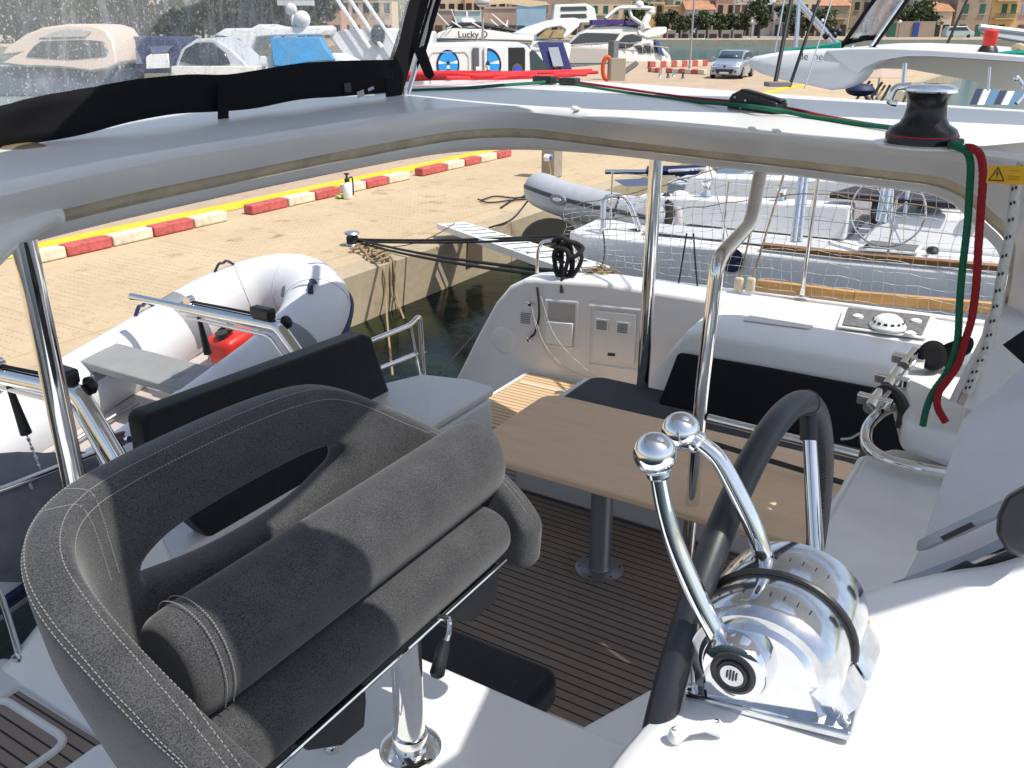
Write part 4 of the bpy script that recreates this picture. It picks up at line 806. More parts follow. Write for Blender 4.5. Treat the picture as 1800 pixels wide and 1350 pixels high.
def davit(label, x0, pj, pt, leg, grp="davits at the stern"):
    j = TX(*pj, x0); tip = TX(*pt, x0)
    d = thing("davit", label, "davit", TX(*leg, x0), group=grp)
    MB().tube(bend([tip, j + (tip - j) * 0.55], 0.02), 0.021, 14).build("inner_arm", steel, d)
    MB().tube(bend([j + (tip - j) * 0.62, j, TX(*leg, x0) ], 0.03), 0.036, 20).build("outer_arm", steel, d)
    l2 = TX(*leg, x0); off = Vector((0.06, 0, -0.09))
    MB().tube(bend([j + (tip - j) * 0.6 + Vector((0, 0, -0.055)), j + (tip - j) * 0.06 + Vector((0, 0, -0.06)), l2 + Vector((0, 0.09, -0.05))], 0.05), 0.012, 10).build("brace", steel, d)
    a = j + (tip - j) * 0.57 + Vector((0, 0, 0.045)); b = j + (tip - j) * 0.10 + Vector((0, 0, 0.047))
    MB().tube([a, b], 0.008, 8).build("hoist_line", rubber, d)
    MB().lathe(a - Vector((0.02, 0, 0)), (1, 0, 0), [(0.03, 0), (0.03, 0.04)], 16).build("sheave", steel, d)
    c = b + (j - b) * 0.1; MB().obox(c + Vector((0, 0, 0.02)), (0.03, 0, 0), (0, 0.07, 0), (0, 0, 0.03)).build("line_clutch", black, d, bevel=0.012, seg=3)
    MB().lathe(j + Vector((0.03, -0.02, 0.02)), (1, 0, 0), [(0.035, 0), (0.035, 0.015), (0.02, 0.03)], 16).build("joint_knob", black, d)
    h = j + (tip - j) * 0.52; MB().tube([h + Vector((0, 0, -0.04)), h + Vector((0.02, -.01, -0.26))], [0.012, 0.024], 10).build("tackle_block", black, d)
    m = MB()
    for k in range(9): m.tube([h + Vector((0.02 + .003 * k, -.01, -0.26 - 0.022 * k)), h + Vector((0.023 + .003 * k, -.01, -0.26 - 0.022 * k - 0.016))], 0.007 if k % 2 else 0.004, 6)
    m.build("lift_chain", steel, d)
    return d
davit("polished davit arm over the white dinghy with the red fuel tank below it", 3.10, (490, 575), (231, 521), (572, 690))
davit("polished davit arm partly behind the left roof post, over the dinghy's stern", 1.78, (138, 690), (-90, 640), (222, 830))
# grey bag, stern rail on the left
rl = thing("stern_rail", "bent steel rail with two uprights around the left stern steps", "rail", (1.2, 3.5, 1.15))
MB().tube(bend([AY(-60, 880, 3.45), AY(0, 862, 3.45), AY(120, 815, 3.45), AY(185, 790, 3.45), AY(228, 772, 3.3)], 0.1), 0.0155, 12).build("top_rail", steel, rl)
MB().tube([AY(50, 848, 3.45), AY(84, 930, 3.45), AY(104, 985, 3.45)], 0.011, 10).build("upright", steel, rl)
MB().tube(bend([AY(-60, 960, 3.2), AY(-5, 1030, 3.2), AY(12, 1080, 3.2), AY(34, 1152, 3.2)], 0.1), 0.014, 12).build("upright", steel, rl)
MB().lathe(AY(34, 1152, 3.2), (0, 0, 1), [(0.03, -0.01), (0.03, 0.006), (0.016, 0.01)], 16).build("rail_foot", steel, rl)
m = MB(); base = [AY(-160, 850, 3.55), AY(-40, 812, 3.6), AY(60, 788, 3.6), AY(150, 780, 3.6)]; bg_ = thing("canvas_bag", "slack grey canvas bag hung on the stern rail beside the left post", "bag", AY(60, 1020, 3.6))
rings = []
for k, (x0, x1, y, dy) in enumerate([(-150, 165, 800, 0.02), (-165, 178, 822, 0.16), (-165, 168, 860, 0.22), (-160, 150, 920, 0.24), (-150, 128, 980, 0.22), (-130, 110, 1018, 0.14), (-100, 90, 1030, 0.04)]):
    rr = []
    for q_ in range(24):
        a = 2 * math.pi * q_ / 24; xx = (x0 + x1) / 2 + (x1 - x0) / 2 * math.cos(a) * (1 + 0.03 * math.sin(5 * a + k)); c = AY(xx, y + 8 * math.sin(3 * a + k) - (xx - 20) * 0.10, 3.62); rr.append(c + Vector((0, dy * math.sin(a), 0)))
    rings.append(rr)
MB().loft(rings).build("bag_cloth", mat("grey_cover", (0.16, 0.165, 0.18), 0.8, var=0.15, vscale=10, bump=0.3, bscale=30), bg_, sub=1, ang=180)
rope("lashing", mat("flecked_cord", (0.35, 0.22, 0.22), 0.8, var=0.5, vscale=200), [AY(208 + 12 * math.sin(i * 2.1), 780 - i * 1.1 + 6 * math.cos(i * 1.7), 3.28 - 0.02 * (i % 3)) for i in range(16)], 0.006, "knotted red and white cord lashed round the rail by the left davit", "rope", 6, sp=4)
# transom gate / ladder at right of the back cushion
lad = thing("boarding_ladder", "tilted steel boarding ladder standing by the locker pod above the dark water", "ladder", AY(742, 690, 3.02))
yl = 3.05
MB().tube(bend([AY(560, 641, yl), AY(655, 598, yl), AY(722, 571, yl), AY(738, 553, yl), AY(741, 600, yl), AY(746, 690, yl)], 0.05), 0.0145, 12).build("side_rail", steel, lad)
MB().tube(bend([AY(721, 572, yl), AY(730, 620, yl), AY(743, 686, yl - .06)], 0.05), 0.0115, 12).build("side_rail", steel, lad)
MB().tube([AY(600, 678, yl), AY(675, 645, yl), AY(732, 622, yl)], 0.014, 12).build("rung", steel, lad)
MB().tube([AY(744, 610, yl), AY(748, 612, yl), AY(749, 618, yl), AY(744, 621, yl)], 0.003, 6).build("eye", steel, lad)
m = MB(); bc = AY(698, 694, 3.12)
bu = thing("fender_ball", "white ball fender with a bright blue top squeezed behind the locker pod", "fender", bc - Vector((0, 0, .1)))
MB().ball(bc, 0.095, (1.15, 1.15, 0.8), 24, 16).build("ball", white, bu); MB().ball(bc + Vector((-0.01, -0.015, 0.012)), 0.095, (1.0, 1.0, 0.78), 24, 16).build("blue_top", mat("blue_vinyl", (0.01, 0.08, 0.62), 0.3), bu)
rope("lead_line", whiteR, [AY(725, 690, 2.98), AY(735, 668, 3.0), AY(744, 664, 3.02), AY(738, 680, 3.0), AY(726, 692, 2.98)], 0.006, "pale line coiled at the foot of the boarding ladder", "rope", 6)
# ================================================================== BULWARK FITTINGS, MOORING LINES
ho = thing("stern_hoop", "small steel hoop rail on the bulwark with a black rope coil hung over it", "rail", TX(944, 500, 5.6))
MB().tube(bend([TX(944, 505, 5.58), TX(945, 440, 5.58), TX(952, 425, 5.58), TX(985, 420, 5.58), TX(1004, 424, 5.6), TX(1020, 470, 5.7), TX(1032, 495, 5.72)], 0.05), 0.0125, 12).build("hoop", steel, ho)
for i, (dx, dy, w_) in enumerate(((0, 0, 14), (6, 4, 10), (12, 0, 18), (-4, 3, 12))):
    cx, cy = 990 + dx, 455 + dy; pts = [TX(cx + w_ * math.cos(a) * (1 + .15 * math.sin(3 * a + i)), cy + (38 - 4 * i) * math.sin(a) * 1.0, 5.52 - 0.012 * i) for a in [2 * math.pi * k / 14 for k in range(14)]]
    o = MB().tube(spline(pts, 5, True), 0.016, 8, closed=True).build("rope_coil", rubber); tag(o, "black rope loop over the stern hoop, %s of four upright loops" % ["backmost and widest-set", "second from the back", "third from the back", "frontmost"][i], "rope", "black rope coils on the hoop")
rope("rope_coil", rubber, [TX(972, 424, 5.5), TX(985, 418, 5.48), TX(1000, 424, 5.46), TX(1014, 428, 5.5), TX(1024, 436, 5.5), TX(1018, 446, 5.46), TX(1004, 452, 5.44), TX(996, 440, 5.44), TX(980, 436, 5.46), TX(978, 450, 5.48), TX(990, 462, 5.45)], 0.017, "black rope bunched across the top of the loops on the stern hoop", "rope", group="black rope coils on the hoop")
rope("rope_tail", rubber, [TX(990, 470, 5.45), TX(988, 495, 5.42), TX(987, 515, 5.39)], 0.014, "short black rope end hanging below the coil on the bulwark", "rope")
rope("boat_hook_line", rubber, [TX(944, 505, 5.385), TX(947, 530, 5.385), TX(947, 560, 5.385), TX(940, 585, 5.385), TX(934, 592, 5.385)], 0.008, "thin black line running down the bulwark to a fitting", "rope")
for i, pl in enumerate(([(934, 535), (944, 580), (965, 625), (1000, 655), (1040, 672), (1085, 690)], [(940, 560), (960, 610), (1000, 650), (1050, 668)], [(950, 520), (975, 590), (1020, 640), (1070, 680), (1100, 692)])):
    rope("drooping_line", whiteR, [TX(x, y, 5.37 - .01 * i) for x, y in pl], 0.003, ["pale cord drooping from the upper fitting across the bulwark to the platform", "short pale cord looping beside the black line on the bulwark", "pale cord hanging below the shower locker to the platform corner"][i], "cord", 5)
bo_ = Z(620, 430, 0.652)
bl = thing("bollard", "mushroom steel bollard on the quay edge holding black mooring lines", "bollard", bo_)
MB().lathe(bo_, (0, 0, 1), [(0.10, 0), (0.08, 0.02), (0.055, 0.04), (0.05, 0.12), (0.10, 0.15), (0.115, 0.165), (0.10, 0.185), (0.0, 0.19)], 24).build("bollard_body", alu, bl)
for k in range(3): MB().tube([bo_ + Vector((math.cos(a) * 0.07, math.sin(a) * 0.07, 0.04 + 0.03 * k)) for a in [2 * math.pi * j / 16 for j in range(16)]], 0.018, 8, closed=True).build("rope_turn", rubber, bl)
bt = bo_ + Vector((0.06, -0.05, 0.07))
def sag(a, b, s, n=10): return [a.lerp(b, t / n) - Vector((0, 0, s * 4 * (t / n) * (1 - t / n))) for t in range(n + 1)]
e1_ = TX(1125, 404, 8.6)
rope("mooring_line", rubber, sag(bt, e1_, 0.05), 0.017, "black mooring line from the bollard to the neighbour's stern, upper of the pair", "rope", sp=3)
rope("mooring_line", rubber, sag(bt + Vector((0, 0, -.03)), TX(985, 419, 7.9), 0.03), 0.014, "black mooring line from the bollard, just under the upper one", "rope", sp=3)
rope("mooring_line", rubber, sag(bt, TX(1000, 478, 5.9), 0.05), 0.016, "black mooring line from the bollard to the own bulwark, upper strand", "rope", sp=3)
rope("mooring_line", rubber, sag(bt + Vector((0, 0, -.04)), TX(985, 486, 5.8), 0.05), 0.016, "black mooring line from the bollard to the own bulwark, lower strand", "rope", sp=3)
rope("thin_line", rubber, sag(Z(624, 425, 0.8), Z(800, 392, 1.0), 0.18), 0.006, "thin black line from the bollard to the head of the gangway", "rope", sp=3)
rope("thin_line", rubber, [TX(945, 478, 5.8), TX(860, 560, 6.0), TX(760, 670, 5.2), TX(700, 735, 4.6)], 0.007, "thin black line slanting over the water beside the swim steps", "rope", sp=6)
rng = random.Random(3)
for i in range(5):
    c0 = Z(640 + 8 * i, 436 + 5 * i, 0.68); pts = [c0 + Vector((0.16 * math.cos(a) + rng.uniform(-.05, .05), 0.10 * math.sin(a) + rng.uniform(-.04, .04), rng.uniform(0, 0.06))) for a in [k * 1.1 for k in range(9)]]
    rope("tan_coil", tanR, pts, 0.016, "tan rope in the tangle by the bollard, %s from the bollard" % ["nearest", "second", "third", "fourth", "farthest"][i], "rope", group="tan rope tangle on the quay")
for i, (x0, x1, yb) in enumerate(((672, 690, 660), (684, 745, 690), (690, 736, 650))):
    pts = [Z(x0 - 14, 447, 0.70), Z(x0, 455, 0.69) + Vector((0, -0.0, 0)), AY(x0 + 3, 478, 7.33), AY(x0 + 6, 520, 7.30), AY(x0 + (x1 - x0) * .5, 570, 6.9), Z(x1, yb, 0.0)]
    rope("tan_line", tanR, pts, 0.014, ["tan rope dropping straight off the quay into the water", "tan rope slanting from the quay down to the ladder foot", "tan rope between the other two, going slack into the water"][i], "rope")
# gangway
g0, g1 = Z(792, 396, 0.80), Z(1035, 478, 1.45)
gw = thing("gangway", "white slatted gangway leaning from the neighbour's stern onto the quay edge", "gangway", g0)
u = (g1 - g0); L_ = u.length; u.normalize(); v = Vector((0, 0, 1)).cross(u).normalized(); nn = u.cross(v)
for s_ in (-1, 1): MB().obox((g0 + g1) / 2 + v * 0.19 * s_, u * L_ / 2, v * 0.022, nn * 0.04).build("side_beam", white, gw, bevel=0.005)
m = MB(); N_ = 12
for k in range(N_): m.obox(g0 + u * (L_ * (k + .5) / N_) + nn * 0.03, u * (L_ / N_ * 0.33), v * 0.17, nn * 0.012)
m.build("tread_slats", white, gw, bevel=0.003); m = MB()
for k in range(N_): m.obox(g0 + u * (L_ * (k + 1.0) / N_) + nn * 0.044, u * 0.014, v * 0.165, nn * 0.002)
m.build("slat_gap_strips", black, gw, smooth=False)  # black strips added for the dark gaps between the slats
# ================================================================== LIFELINES AND NET ON OUR SIDE
st_ = thing("stanchion", "slim steel stanchion carrying the safety net, standing by the hatch", "stanchion", tr[0] + Vector((0, -.28, 0)))
sb = Vector((5.70, 1.29, 1.955)); MB().tube([sb, sb + Vector((0.02, 0, 1.05))], 0.0125, 14).build("tube", steel, st_); MB().lathe(sb, (0, 0, 1), [(0.045, 0), (0.045, 0.006), (0.018, 0.012), (0.016, 0.06)], 18).build("foot", steel, st_)
nt = thing("safety_net", "white knotted safety net laced along the lifelines", "net", (5.72, 1.3, 1.96))
def top_z(y): return 1.97 + (0.92 if y < 1.3 else 0.92 - (y - 1.3) * 0.30) - 0.02 * math.sin(y * 3)
ny = 66; m = MB(); cols = []
for i in range(ny + 1):
    y = 3.05 - 4.6 * i / ny; tz = top_z(y); col_ = []
    for k in range(14): t = k / 13; col_.append(Vector((5.72 + (0.03 * (1.3 - y) if y < 1.3 else 0) + 0.012 * math.sin(i * .9 + k), y + 0.010 * math.sin(k * 1.3 + i * 0.7), 1.965 + (tz - 1.965) * t + 0.006 * math.sin(i * 1.9 + k * 2.2))))
    cols.append(col_)
for c_ in cols: m.tube(c_, 0.0019, 3, cap=False)
for k in range(14): m.tube([c_[k] for c_ in cols], 0.0019, 3, cap=False)
m.build("mesh_cords", whiteR, nt, smooth=False)
MB().tube([c_[13] for c_ in cols], 0.0042, 6).build("lifeline", tanR, nt); MB().tube([c_[9] for c_ in cols], 0.0038, 6).build("lifeline", tanR, nt)
for i, (a_, b_, l_) in enumerate((((1296, 512), (1322, 395), "tackle block and cream line, left of the two on the side deck"), ((1316, 512), (1350, 400), "tackle block and cream line, right of the two on the side deck"))):
    o = thing("tackle", l_, "tackle", TX(*a_, 5.62)); a = TX(*a_, 5.62); b = TX(*b_, 5.75)
    MB().tube([a, b + (b - a) * 0.8], 0.007, 8).build("line", tanR, o); MB().obox(a + (b - a) * 0.10, (0.018, 0, 0), (0, 0.03, 0), (0, 0.0, 0.05)).build("block", mat("cream_block%d" % i, (0.55, 0.48, 0.34), 0.5), o, bevel=0.014, seg=3)
for i, (x0, x1) in enumerate(((1207, 1190), (1219, 1226))):
    rope("black_tie", rubber, [TX(x0, 410, 5.72), TX((x0 + x1) / 2, 465, 5.70), TX(x1, 515 - 12 * i, 5.66)], 0.006, ["black tie hanging from the lifeline, longer left one", "black tie hanging from the lifeline, shorter right one"][i], "rope", 6)
rope("fender_line", rubber, [TX(1060, 405, 6.2), TX(1063, 440, 6.1), TX(1058, 470, 5.9), TX(1052, 488, 5.8)], 0.006, "thin black line dropping from the neighbour's rail to the rope heap", "rope", 6)
m = MB(); rng = random.Random(5)
for i in range(14): c0 = TX(1058 + rng.uniform(-16, 16), 484 + rng.uniform(-6, 4), 5.7); m.tube(spline([c0 + Vector((rng.uniform(-.1, .1), rng.uniform(-.12, .12), rng.uniform(-.02, .04))) for _ in range(5)], 4), 0.005, 5)
tag(m.build("net_heap", tanR), "small heap of spare net and cord at the end of the safety net", "net")
# ================================================================== THINGS BY THE CONSOLE
gr = thing("curved_grab_rail", "curved polished grab rail round the white counter", "grab rail", D(1535, 790, 2.75))
MB().tube(spline([D(1575, 712, 2.92), D(1545, 728, 2.86), D(1524, 755, 2.80), D(1526, 785, 2.72), D(1556, 806, 2.68), D(1610, 822, 2.62), D(1668, 832, 2.58), D(1720, 836, 2.55)], 8), 0.0185, 18).build("rail", steel, gr)
for i, (x, y, d, l_) in enumerate(((1538, 705, 2.85, "lowest"), (1568, 668, 2.95, "middle"), (1597, 633, 3.05, "uppermost"))):
    o = thing("rail_clamp", "steel clamp on the grab rail tube, %s of three" % l_, "clamp", D(x, y, d)); c = D(x, y, d); u = (D(x + 18, y - 24, d + 0.06) - c).normalized(); s1 = u.cross(Vector((0, 0, 1))).normalized(); s2 = s1.cross(u)
    MB().obox(c, s1 * 0.055, u * 0.012, s2 * 0.018).build("clamp_jaw", steel, o, bevel=0.005, seg=3)
    MB().tube([c - u * 0.05, c + u * 0.06], 0.021, 14).build("clamp_tube", steel, o)
    MB().tube([c + s1 * 0.02 - u * .03, c + s1 * 0.03 + u * 0.04 + s2 * .02], 0.009, 10).build("clamp_bolt", chromeW, o)
rope("cable_tie", whiteR, [D(1546, 712, 2.8), D(1530, 745, 2.8), D(1500, 768, 2.8), D(1478, 772, 2.8)], 0.004, "loose pale cable tie sticking out from the grab rail", "tie", 5)
rope("black_hose", black, [D(1535, 700, 2.9), D(1556, 685, 2.88), D(1580, 700, 2.84), D(1590, 725, 2.8), D(1584, 750, 2.78)], 0.02, "black hose curling round the clamps of the grab rail", "hose")
gb = thing("winch_handle_bag", "black two-lobed canvas pouch hanging where the green and red ropes pass", "pouch", D(1650, 650, 3.0))
MB().loft([[D(1640 + 27 * math.cos(a), 625 + 27 * math.sin(a), 3.05 + dd) for a in [2 * math.pi * k / 20 for k in range(20)]] for dd in (-0.04, 0.04)]).build("round_pocket", blackm, gb, bevel=0.02, seg=3)
MB().loft([[D(x, y, 3.06 + dd) for x, y in ((1648, 612), (1665, 603), (1690, 594), (1708, 590), (1714, 604), (1706, 620), (1680, 636), (1660, 648))] for dd in (-0.03, 0.05)]).build("long_pocket", blackm, gb, bevel=0.015, seg=3)
pn = thing("instrument_cover", "white hinged instrument cover leaning against the console at the right edge", "cover", D(1700, 1000, 1.3))
c4 = [D(1690, 738, 1.62), D(1808, 634, 1.60), D(1960, 640, 1.5), D(1960, 960, 1.22), D(1800, 955, 1.20), D(1575, 1040, 1.30), D(1617, 962, 1.36)]
MB().loft([c4, [p + Vector((0.02, -0.03, -0.01)) for p in c4]]).build("cover_panel", mat("cover_white", (0.66, 0.65, 0.67), 0.5, var=0.04), pn, bevel=0.003)
MB().tube([D(1612, 967, 1.29), D(1622, 958, 1.285), D(1690, 928, 1.25), D(1790, 880, 1.20)], [0.003, 0.011, 0.012, 0.012], 4).build("hinge_bar", mat("bar_grey", (0.45, 0.46, 0.50), 0.35, 0.4), pn, bevel=0.002)
MB().tube([D(1576, 1032, 1.27), D(1700, 985, 1.22), D(1800, 940, 1.17)], 0.009, 4).build("lower_bar", mat("bar_grey2", (0.40, 0.41, 0.45), 0.35, 0.3), pn)
a_ = D(1665, 940, 1.243)
b_ = D(1690, 928, 1.23); uu = (b_ - a_).normalized(); upv = Vector((0, 0, 1))
MB().obox(a_.lerp(b_, .5) + Vector((-0.006, -0.004, 0.004)), uu * 0.024, (0.0004, 0.0004, 0), uu.cross(Vector((-.85, -.5, 0))).normalized() * 0.0045).build("bar_label", mat("label_dark", (0.05, 0.05, 0.06), 0.5), pn)
kb = thing("clamp_knob", "faceted black plastic clamp knob at the right edge of the console", "knob", D(1790, 940, 1.12))
ring = [(1752, 905), (1768, 870), (1800, 852), (1850, 840), (1860, 930), (1800, 985), (1768, 968), (1750, 938)]
MB().loft([[D(x, y, 1.10) for x, y in ring], [D(x * .9 + 180, y * .9 + 91, 1.07) for x, y in ring]]).build("knob", black, kb, bevel=0.004)
MB().loft([[D(x, y, dd) for x, y in ((1642, 1012), (1700, 984), (1712, 992), (1790, 960), (1830, 960), (1830, 1000), (1700, 1012), (1646, 1022))] for dd in (1.16, 1.20)]).build("knob_bracket", black, kb, bevel=0.003)
MB().tube([D(1765, 870 - 5 * k, 1.095) for k in (0, 0.2)], 0.002, 4)
# rigging block dark triangle near right edge
MB_ = MB().loft([[D(x, y, dd) for x, y in ((1762, 606), (1800, 580), (1830, 575), (1830, 650), (1800, 640), (1780, 622))] for dd in (1.9, 1.96)]).build("mesh_pocket", blackm); tag(MB_, "black mesh pocket hanging at the right edge by the pillar", "pocket")
# warning sticker on the hardtop edge
def EF(px_, py_, X): return TX(px_, py_, X)
sk = thing("warning_sticker", "yellow warning sticker with a black triangle on the hardtop edge", "sticker", TX(1766, 320, 2.5))
S4 = [TX(1738, 291, 2.545), TX(1812, 292, 2.49), TX(1808, 326, 2.49), TX(1733, 321, 2.545)]
MB().loft([S4, [p + Vector((0.002, 0.0, 0)) for p in S4]]).build("sticker_sheet", yellow, sk, smooth=False)
def sk_pt(u_, v_): return S4[3].lerp(S4[2], u_).lerp(S4[0].lerp(S4[1], u_), v_) + Vector((-0.0015, 0.0, 0.0))
m = MB(); tri = [sk_pt(0.06, 0.16), sk_pt(0.42, 0.16), sk_pt(0.24, 0.9)]
for a_, b_ in zip(tri, tri[1:] + tri[:1]): m.tube([a_, b_], 0.0012, 5)
m.tube([sk_pt(0.24, 0.66), sk_pt(0.24, 0.38)], [0.0018, 0.001], 6); m.tube([sk_pt(0.24, 0.30), sk_pt(0.24, 0.26)], 0.0014, 6); m.build("warning_symbol", black, sk)
m = MB()
for v_ in (0.75, 0.45, 0.35, 0.25): m.tube([sk_pt(0.5, v_), sk_pt(0.78, v_)], 0.0005, 4)
m.build("sticker_text", mat("sticker_text", (0.35, 0.16, 0.02), 0.5), sk)
# stays rising from the roof's outer edge
pad = Z(1366, 152, 3.28); o = thing("stay_pad", "grey pad on the far hardtop edge under the black stays", "pad", pad); MB().obox(pad + Vector((0, 0, 0.012)), (0.035, -0.05, 0), (0.02, 0.02, 0), (0, 0, 0.012)).build("pad_block", mat("pad_grey", (0.2, 0.18, 0.16), 0.7), o, bevel=0.004)
for x0, y0, x1, r_, m_, l_ in ((1362, 149, 1391, 0.012, black, "thick black stay rising from the pad on the far hardtop edge"), (1388, 152, 1440, 0.009, black, "leaning black stay right of the thick one"), (1414, 156, 1462, 0.004, steel, "thin wire stay right of the black ones")):
    a = Z(x0, y0, 3.275); d_ = (a - O).dot(_ray(900, 675)); b = D(x1, 0, d_ + 0.05); o = MB().tube([a, a + (b - a) * 2.6], r_, 10).build("stay", m_); tag(o, l_, "stay")
# ================================================================== WATER, QUAY
def watermat():
    m = mat("harbour_water", (0.008, 0.035, 0.035), 0.06, spec=0.5); nt = m.node_tree; b = nt.nodes["Principled BSDF"]; b.inputs["IOR"].default_value = 1.2
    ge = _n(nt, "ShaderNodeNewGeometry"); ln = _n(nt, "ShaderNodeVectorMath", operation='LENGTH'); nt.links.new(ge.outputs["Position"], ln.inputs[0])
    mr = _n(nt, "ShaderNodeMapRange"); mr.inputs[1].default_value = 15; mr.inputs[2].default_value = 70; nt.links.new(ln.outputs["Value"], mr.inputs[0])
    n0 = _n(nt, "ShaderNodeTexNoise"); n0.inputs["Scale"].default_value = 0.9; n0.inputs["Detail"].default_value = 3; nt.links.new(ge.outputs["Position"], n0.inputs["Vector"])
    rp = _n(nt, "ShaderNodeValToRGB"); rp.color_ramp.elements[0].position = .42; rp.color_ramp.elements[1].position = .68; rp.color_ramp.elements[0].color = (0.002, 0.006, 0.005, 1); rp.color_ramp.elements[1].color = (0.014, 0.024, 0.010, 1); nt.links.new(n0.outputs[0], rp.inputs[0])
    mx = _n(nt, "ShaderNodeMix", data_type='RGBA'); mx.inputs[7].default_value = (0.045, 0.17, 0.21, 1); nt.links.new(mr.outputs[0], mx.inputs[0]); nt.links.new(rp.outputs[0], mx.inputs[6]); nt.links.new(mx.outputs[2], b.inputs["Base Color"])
    n1 = _n(nt, "ShaderNodeTexNoise"); n1.inputs["Scale"].default_value = 2.5; n1.inputs["Detail"].default_value = 6; n1.inputs["Roughness"].default_value = .6; nt.links.new(ge.outputs["Position"], n1.inputs["Vector"])
    bp = _n(nt, "ShaderNodeBump"); bp.inputs["Strength"].default_value = 0.22; bp.inputs["Distance"].default_value = 0.06; nt.links.new(n1.outputs[0], bp.inputs["Height"]); nt.links.new(bp.outputs[0], b.inputs["Normal"])
    return m
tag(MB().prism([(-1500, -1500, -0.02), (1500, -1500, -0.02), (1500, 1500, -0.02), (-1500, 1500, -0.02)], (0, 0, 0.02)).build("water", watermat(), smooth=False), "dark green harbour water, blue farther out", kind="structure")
def concrete(name, c1, c2, groove=False):
    m = mat(name, c1, 0.9, spec=0.2); nt = m.node_tree; b = nt.nodes["Principled BSDF"]
    ge = _n(nt, "ShaderNodeNewGeometry")
    def noise(s, d=6, r=.6):
        n = _n(nt, "ShaderNodeTexNoise"); n.inputs["Scale"].default_value = s; n.inputs["Detail"].default_value = d; n.inputs["Roughness"].default_value = r; nt.links.new(ge.outputs["Position"], n.inputs["Vector"]); return n
    n1, n2, n3 = noise(0.7), noise(9, 8, .75), noise(2.6, 5)
    rp = _n(nt, "ShaderNodeValToRGB"); rp.color_ramp.elements[0].position = .3; rp.color_ramp.elements[1].position = .7; rp.color_ramp.elements[0].color = (*c1, 1); rp.color_ramp.elements[1].color = (*c2, 1)
    av = _n(nt, "ShaderNodeMath", operation='MULTIPLY_ADD'); av.inputs[1].default_value = .5; nt.links.new(n1.outputs[0], av.inputs[0])
    h = _n(nt, "ShaderNodeMath", operation='MULTIPLY'); h.inputs[1].default_value = .5; nt.links.new(n2.outputs[0], h.inputs[0]); nt.links.new(h.outputs[0], av.inputs[2]); nt.links.new(av.outputs[0], rp.inputs[0])
    r3 = _n(nt, "ShaderNodeValToRGB"); r3.color_ramp.elements[0].position = .60; r3.color_ramp.elements[1].position = .75; nt.links.new(n3.outputs[0], r3.inputs[0])
    mx = _n(nt, "ShaderNodeMix", data_type='RGBA', blend_type='MULTIPLY'); mx.inputs[7].default_value = (.62, .55, .5, 1); nt.links.new(r3.outputs[0], mx.inputs[0]); nt.links.new(rp.outputs[0], mx.inputs[6]); last = mx.outputs[2]
    hgt = n2.outputs[0]
    if groove:
        sp = _n(nt, "ShaderNodeSeparateXYZ"); nt.links.new(ge.outputs["Position"], sp.inputs[0])
        def lin(o, a, b_=0.0):
            q = _n(nt, "ShaderNodeMath", operation='MULTIPLY_ADD'); q.inputs[1].default_value = a; q.inputs[2].default_value = b_; nt.links.new(o, q.inputs[0]); return q.outputs[0]
        def f1(op, a, v=None, c=None):
            q = _n(nt, "ShaderNodeMath", operation=op); nt.links.new(a, q.inputs[0])
            if v is not None: q.inputs[1].default_value = v
            if c is not None: nt.links.new(c, q.inputs[1])
            return q.outputs[0]
        gx = f1('LESS_THAN', f1('FRACT', lin(sp.outputs[0], 1 / 0.115, 50)), 0.20)
        gy = f1('LESS_THAN', f1('FRACT', lin(sp.outputs[1], 1 / 0.085, 50)), 0.6)
        yb = f1('MULTIPLY', f1('GREATER_THAN', sp.outputs[1], 8.25), c=f1('LESS_THAN', sp.outputs[1], 10.75))
        nz = f1('GREATER_THAN', noise(2.2, 4).outputs[0], 0.47)
        bay = f1('GREATER_THAN', f1('FRACT', lin(sp.outputs[0], 1 / 3.1, 40.35)), 0.06)
        g = f1('MULTIPLY', f1('MULTIPLY', gx, c=gy), c=f1('MULTIPLY', f1('MULTIPLY', yb, c=bay), c=nz))
        bayl = f1('MULTIPLY', f1('LESS_THAN', f1('FRACT', lin(sp.outputs[0], 1 / 3.1, 40.35)), 0.012), c=f1('LESS_THAN', sp.outputs[1], 11.2))
        y1 = f1('LESS_THAN', f1('ABSOLUTE', lin(sp.outputs[1], 1, -8.18)), 0.02)
        g2 = f1('MAXIMUM', g, c=f1('MULTIPLY', f1('MAXIMUM', bayl, c=y1), 0.6))
        m2 = _n(nt, "ShaderNodeMix", data_type='RGBA', blend_type='MULTIPLY'); m2.inputs[7].default_value = (.80, .75, .70, 1); nt.links.new(g2, m2.inputs[0]); nt.links.new(last, m2.inputs[6]); last = m2.outputs[2]
        hh = _n(nt, "ShaderNodeMath", operation='SUBTRACT'); nt.links.new(n2.outputs[0], hh.inputs[0]); nt.links.new(g2, hh.inputs[1]); hgt = hh.outputs[0]
    nt.links.new(last, b.inputs["Base Color"])
    bp = _n(nt, "ShaderNodeBump"); bp.inputs["Strength"].default_value = .5; bp.inputs["Distance"].default_value = .02; nt.links.new(hgt, bp.inputs["Height"]); nt.links.new(bp.outputs[0], b.inputs["Normal"])
    return m
sandy = concrete("quay_apron", (0.42, 0.325, 0.205), (0.57, 0.45, 0.30), True)
sandy2 = concrete("quay_road_sand", (0.36, 0.27, 0.19), (0.52, 0.40, 0.29))
wallc = concrete("quay_wall", (0.33, 0.27, 0.18), (0.50, 0.42, 0.29))
tag(MB().prism([(-40, 7.40, -0.3), (71, 7.40, -0.3), (72, 31, -0.3), (-40, 31, -0.3)], (0, 0, 0.94)).build("quay", sandy, bevel=0.01), "sandy concrete quay with scored apron", kind="structure")
m = MB(); 
for i in range(-6, 24): m.box(i * 3.0, i * 3.0 + 2.985, 7.36, 7.402, -0.3, 0.655)
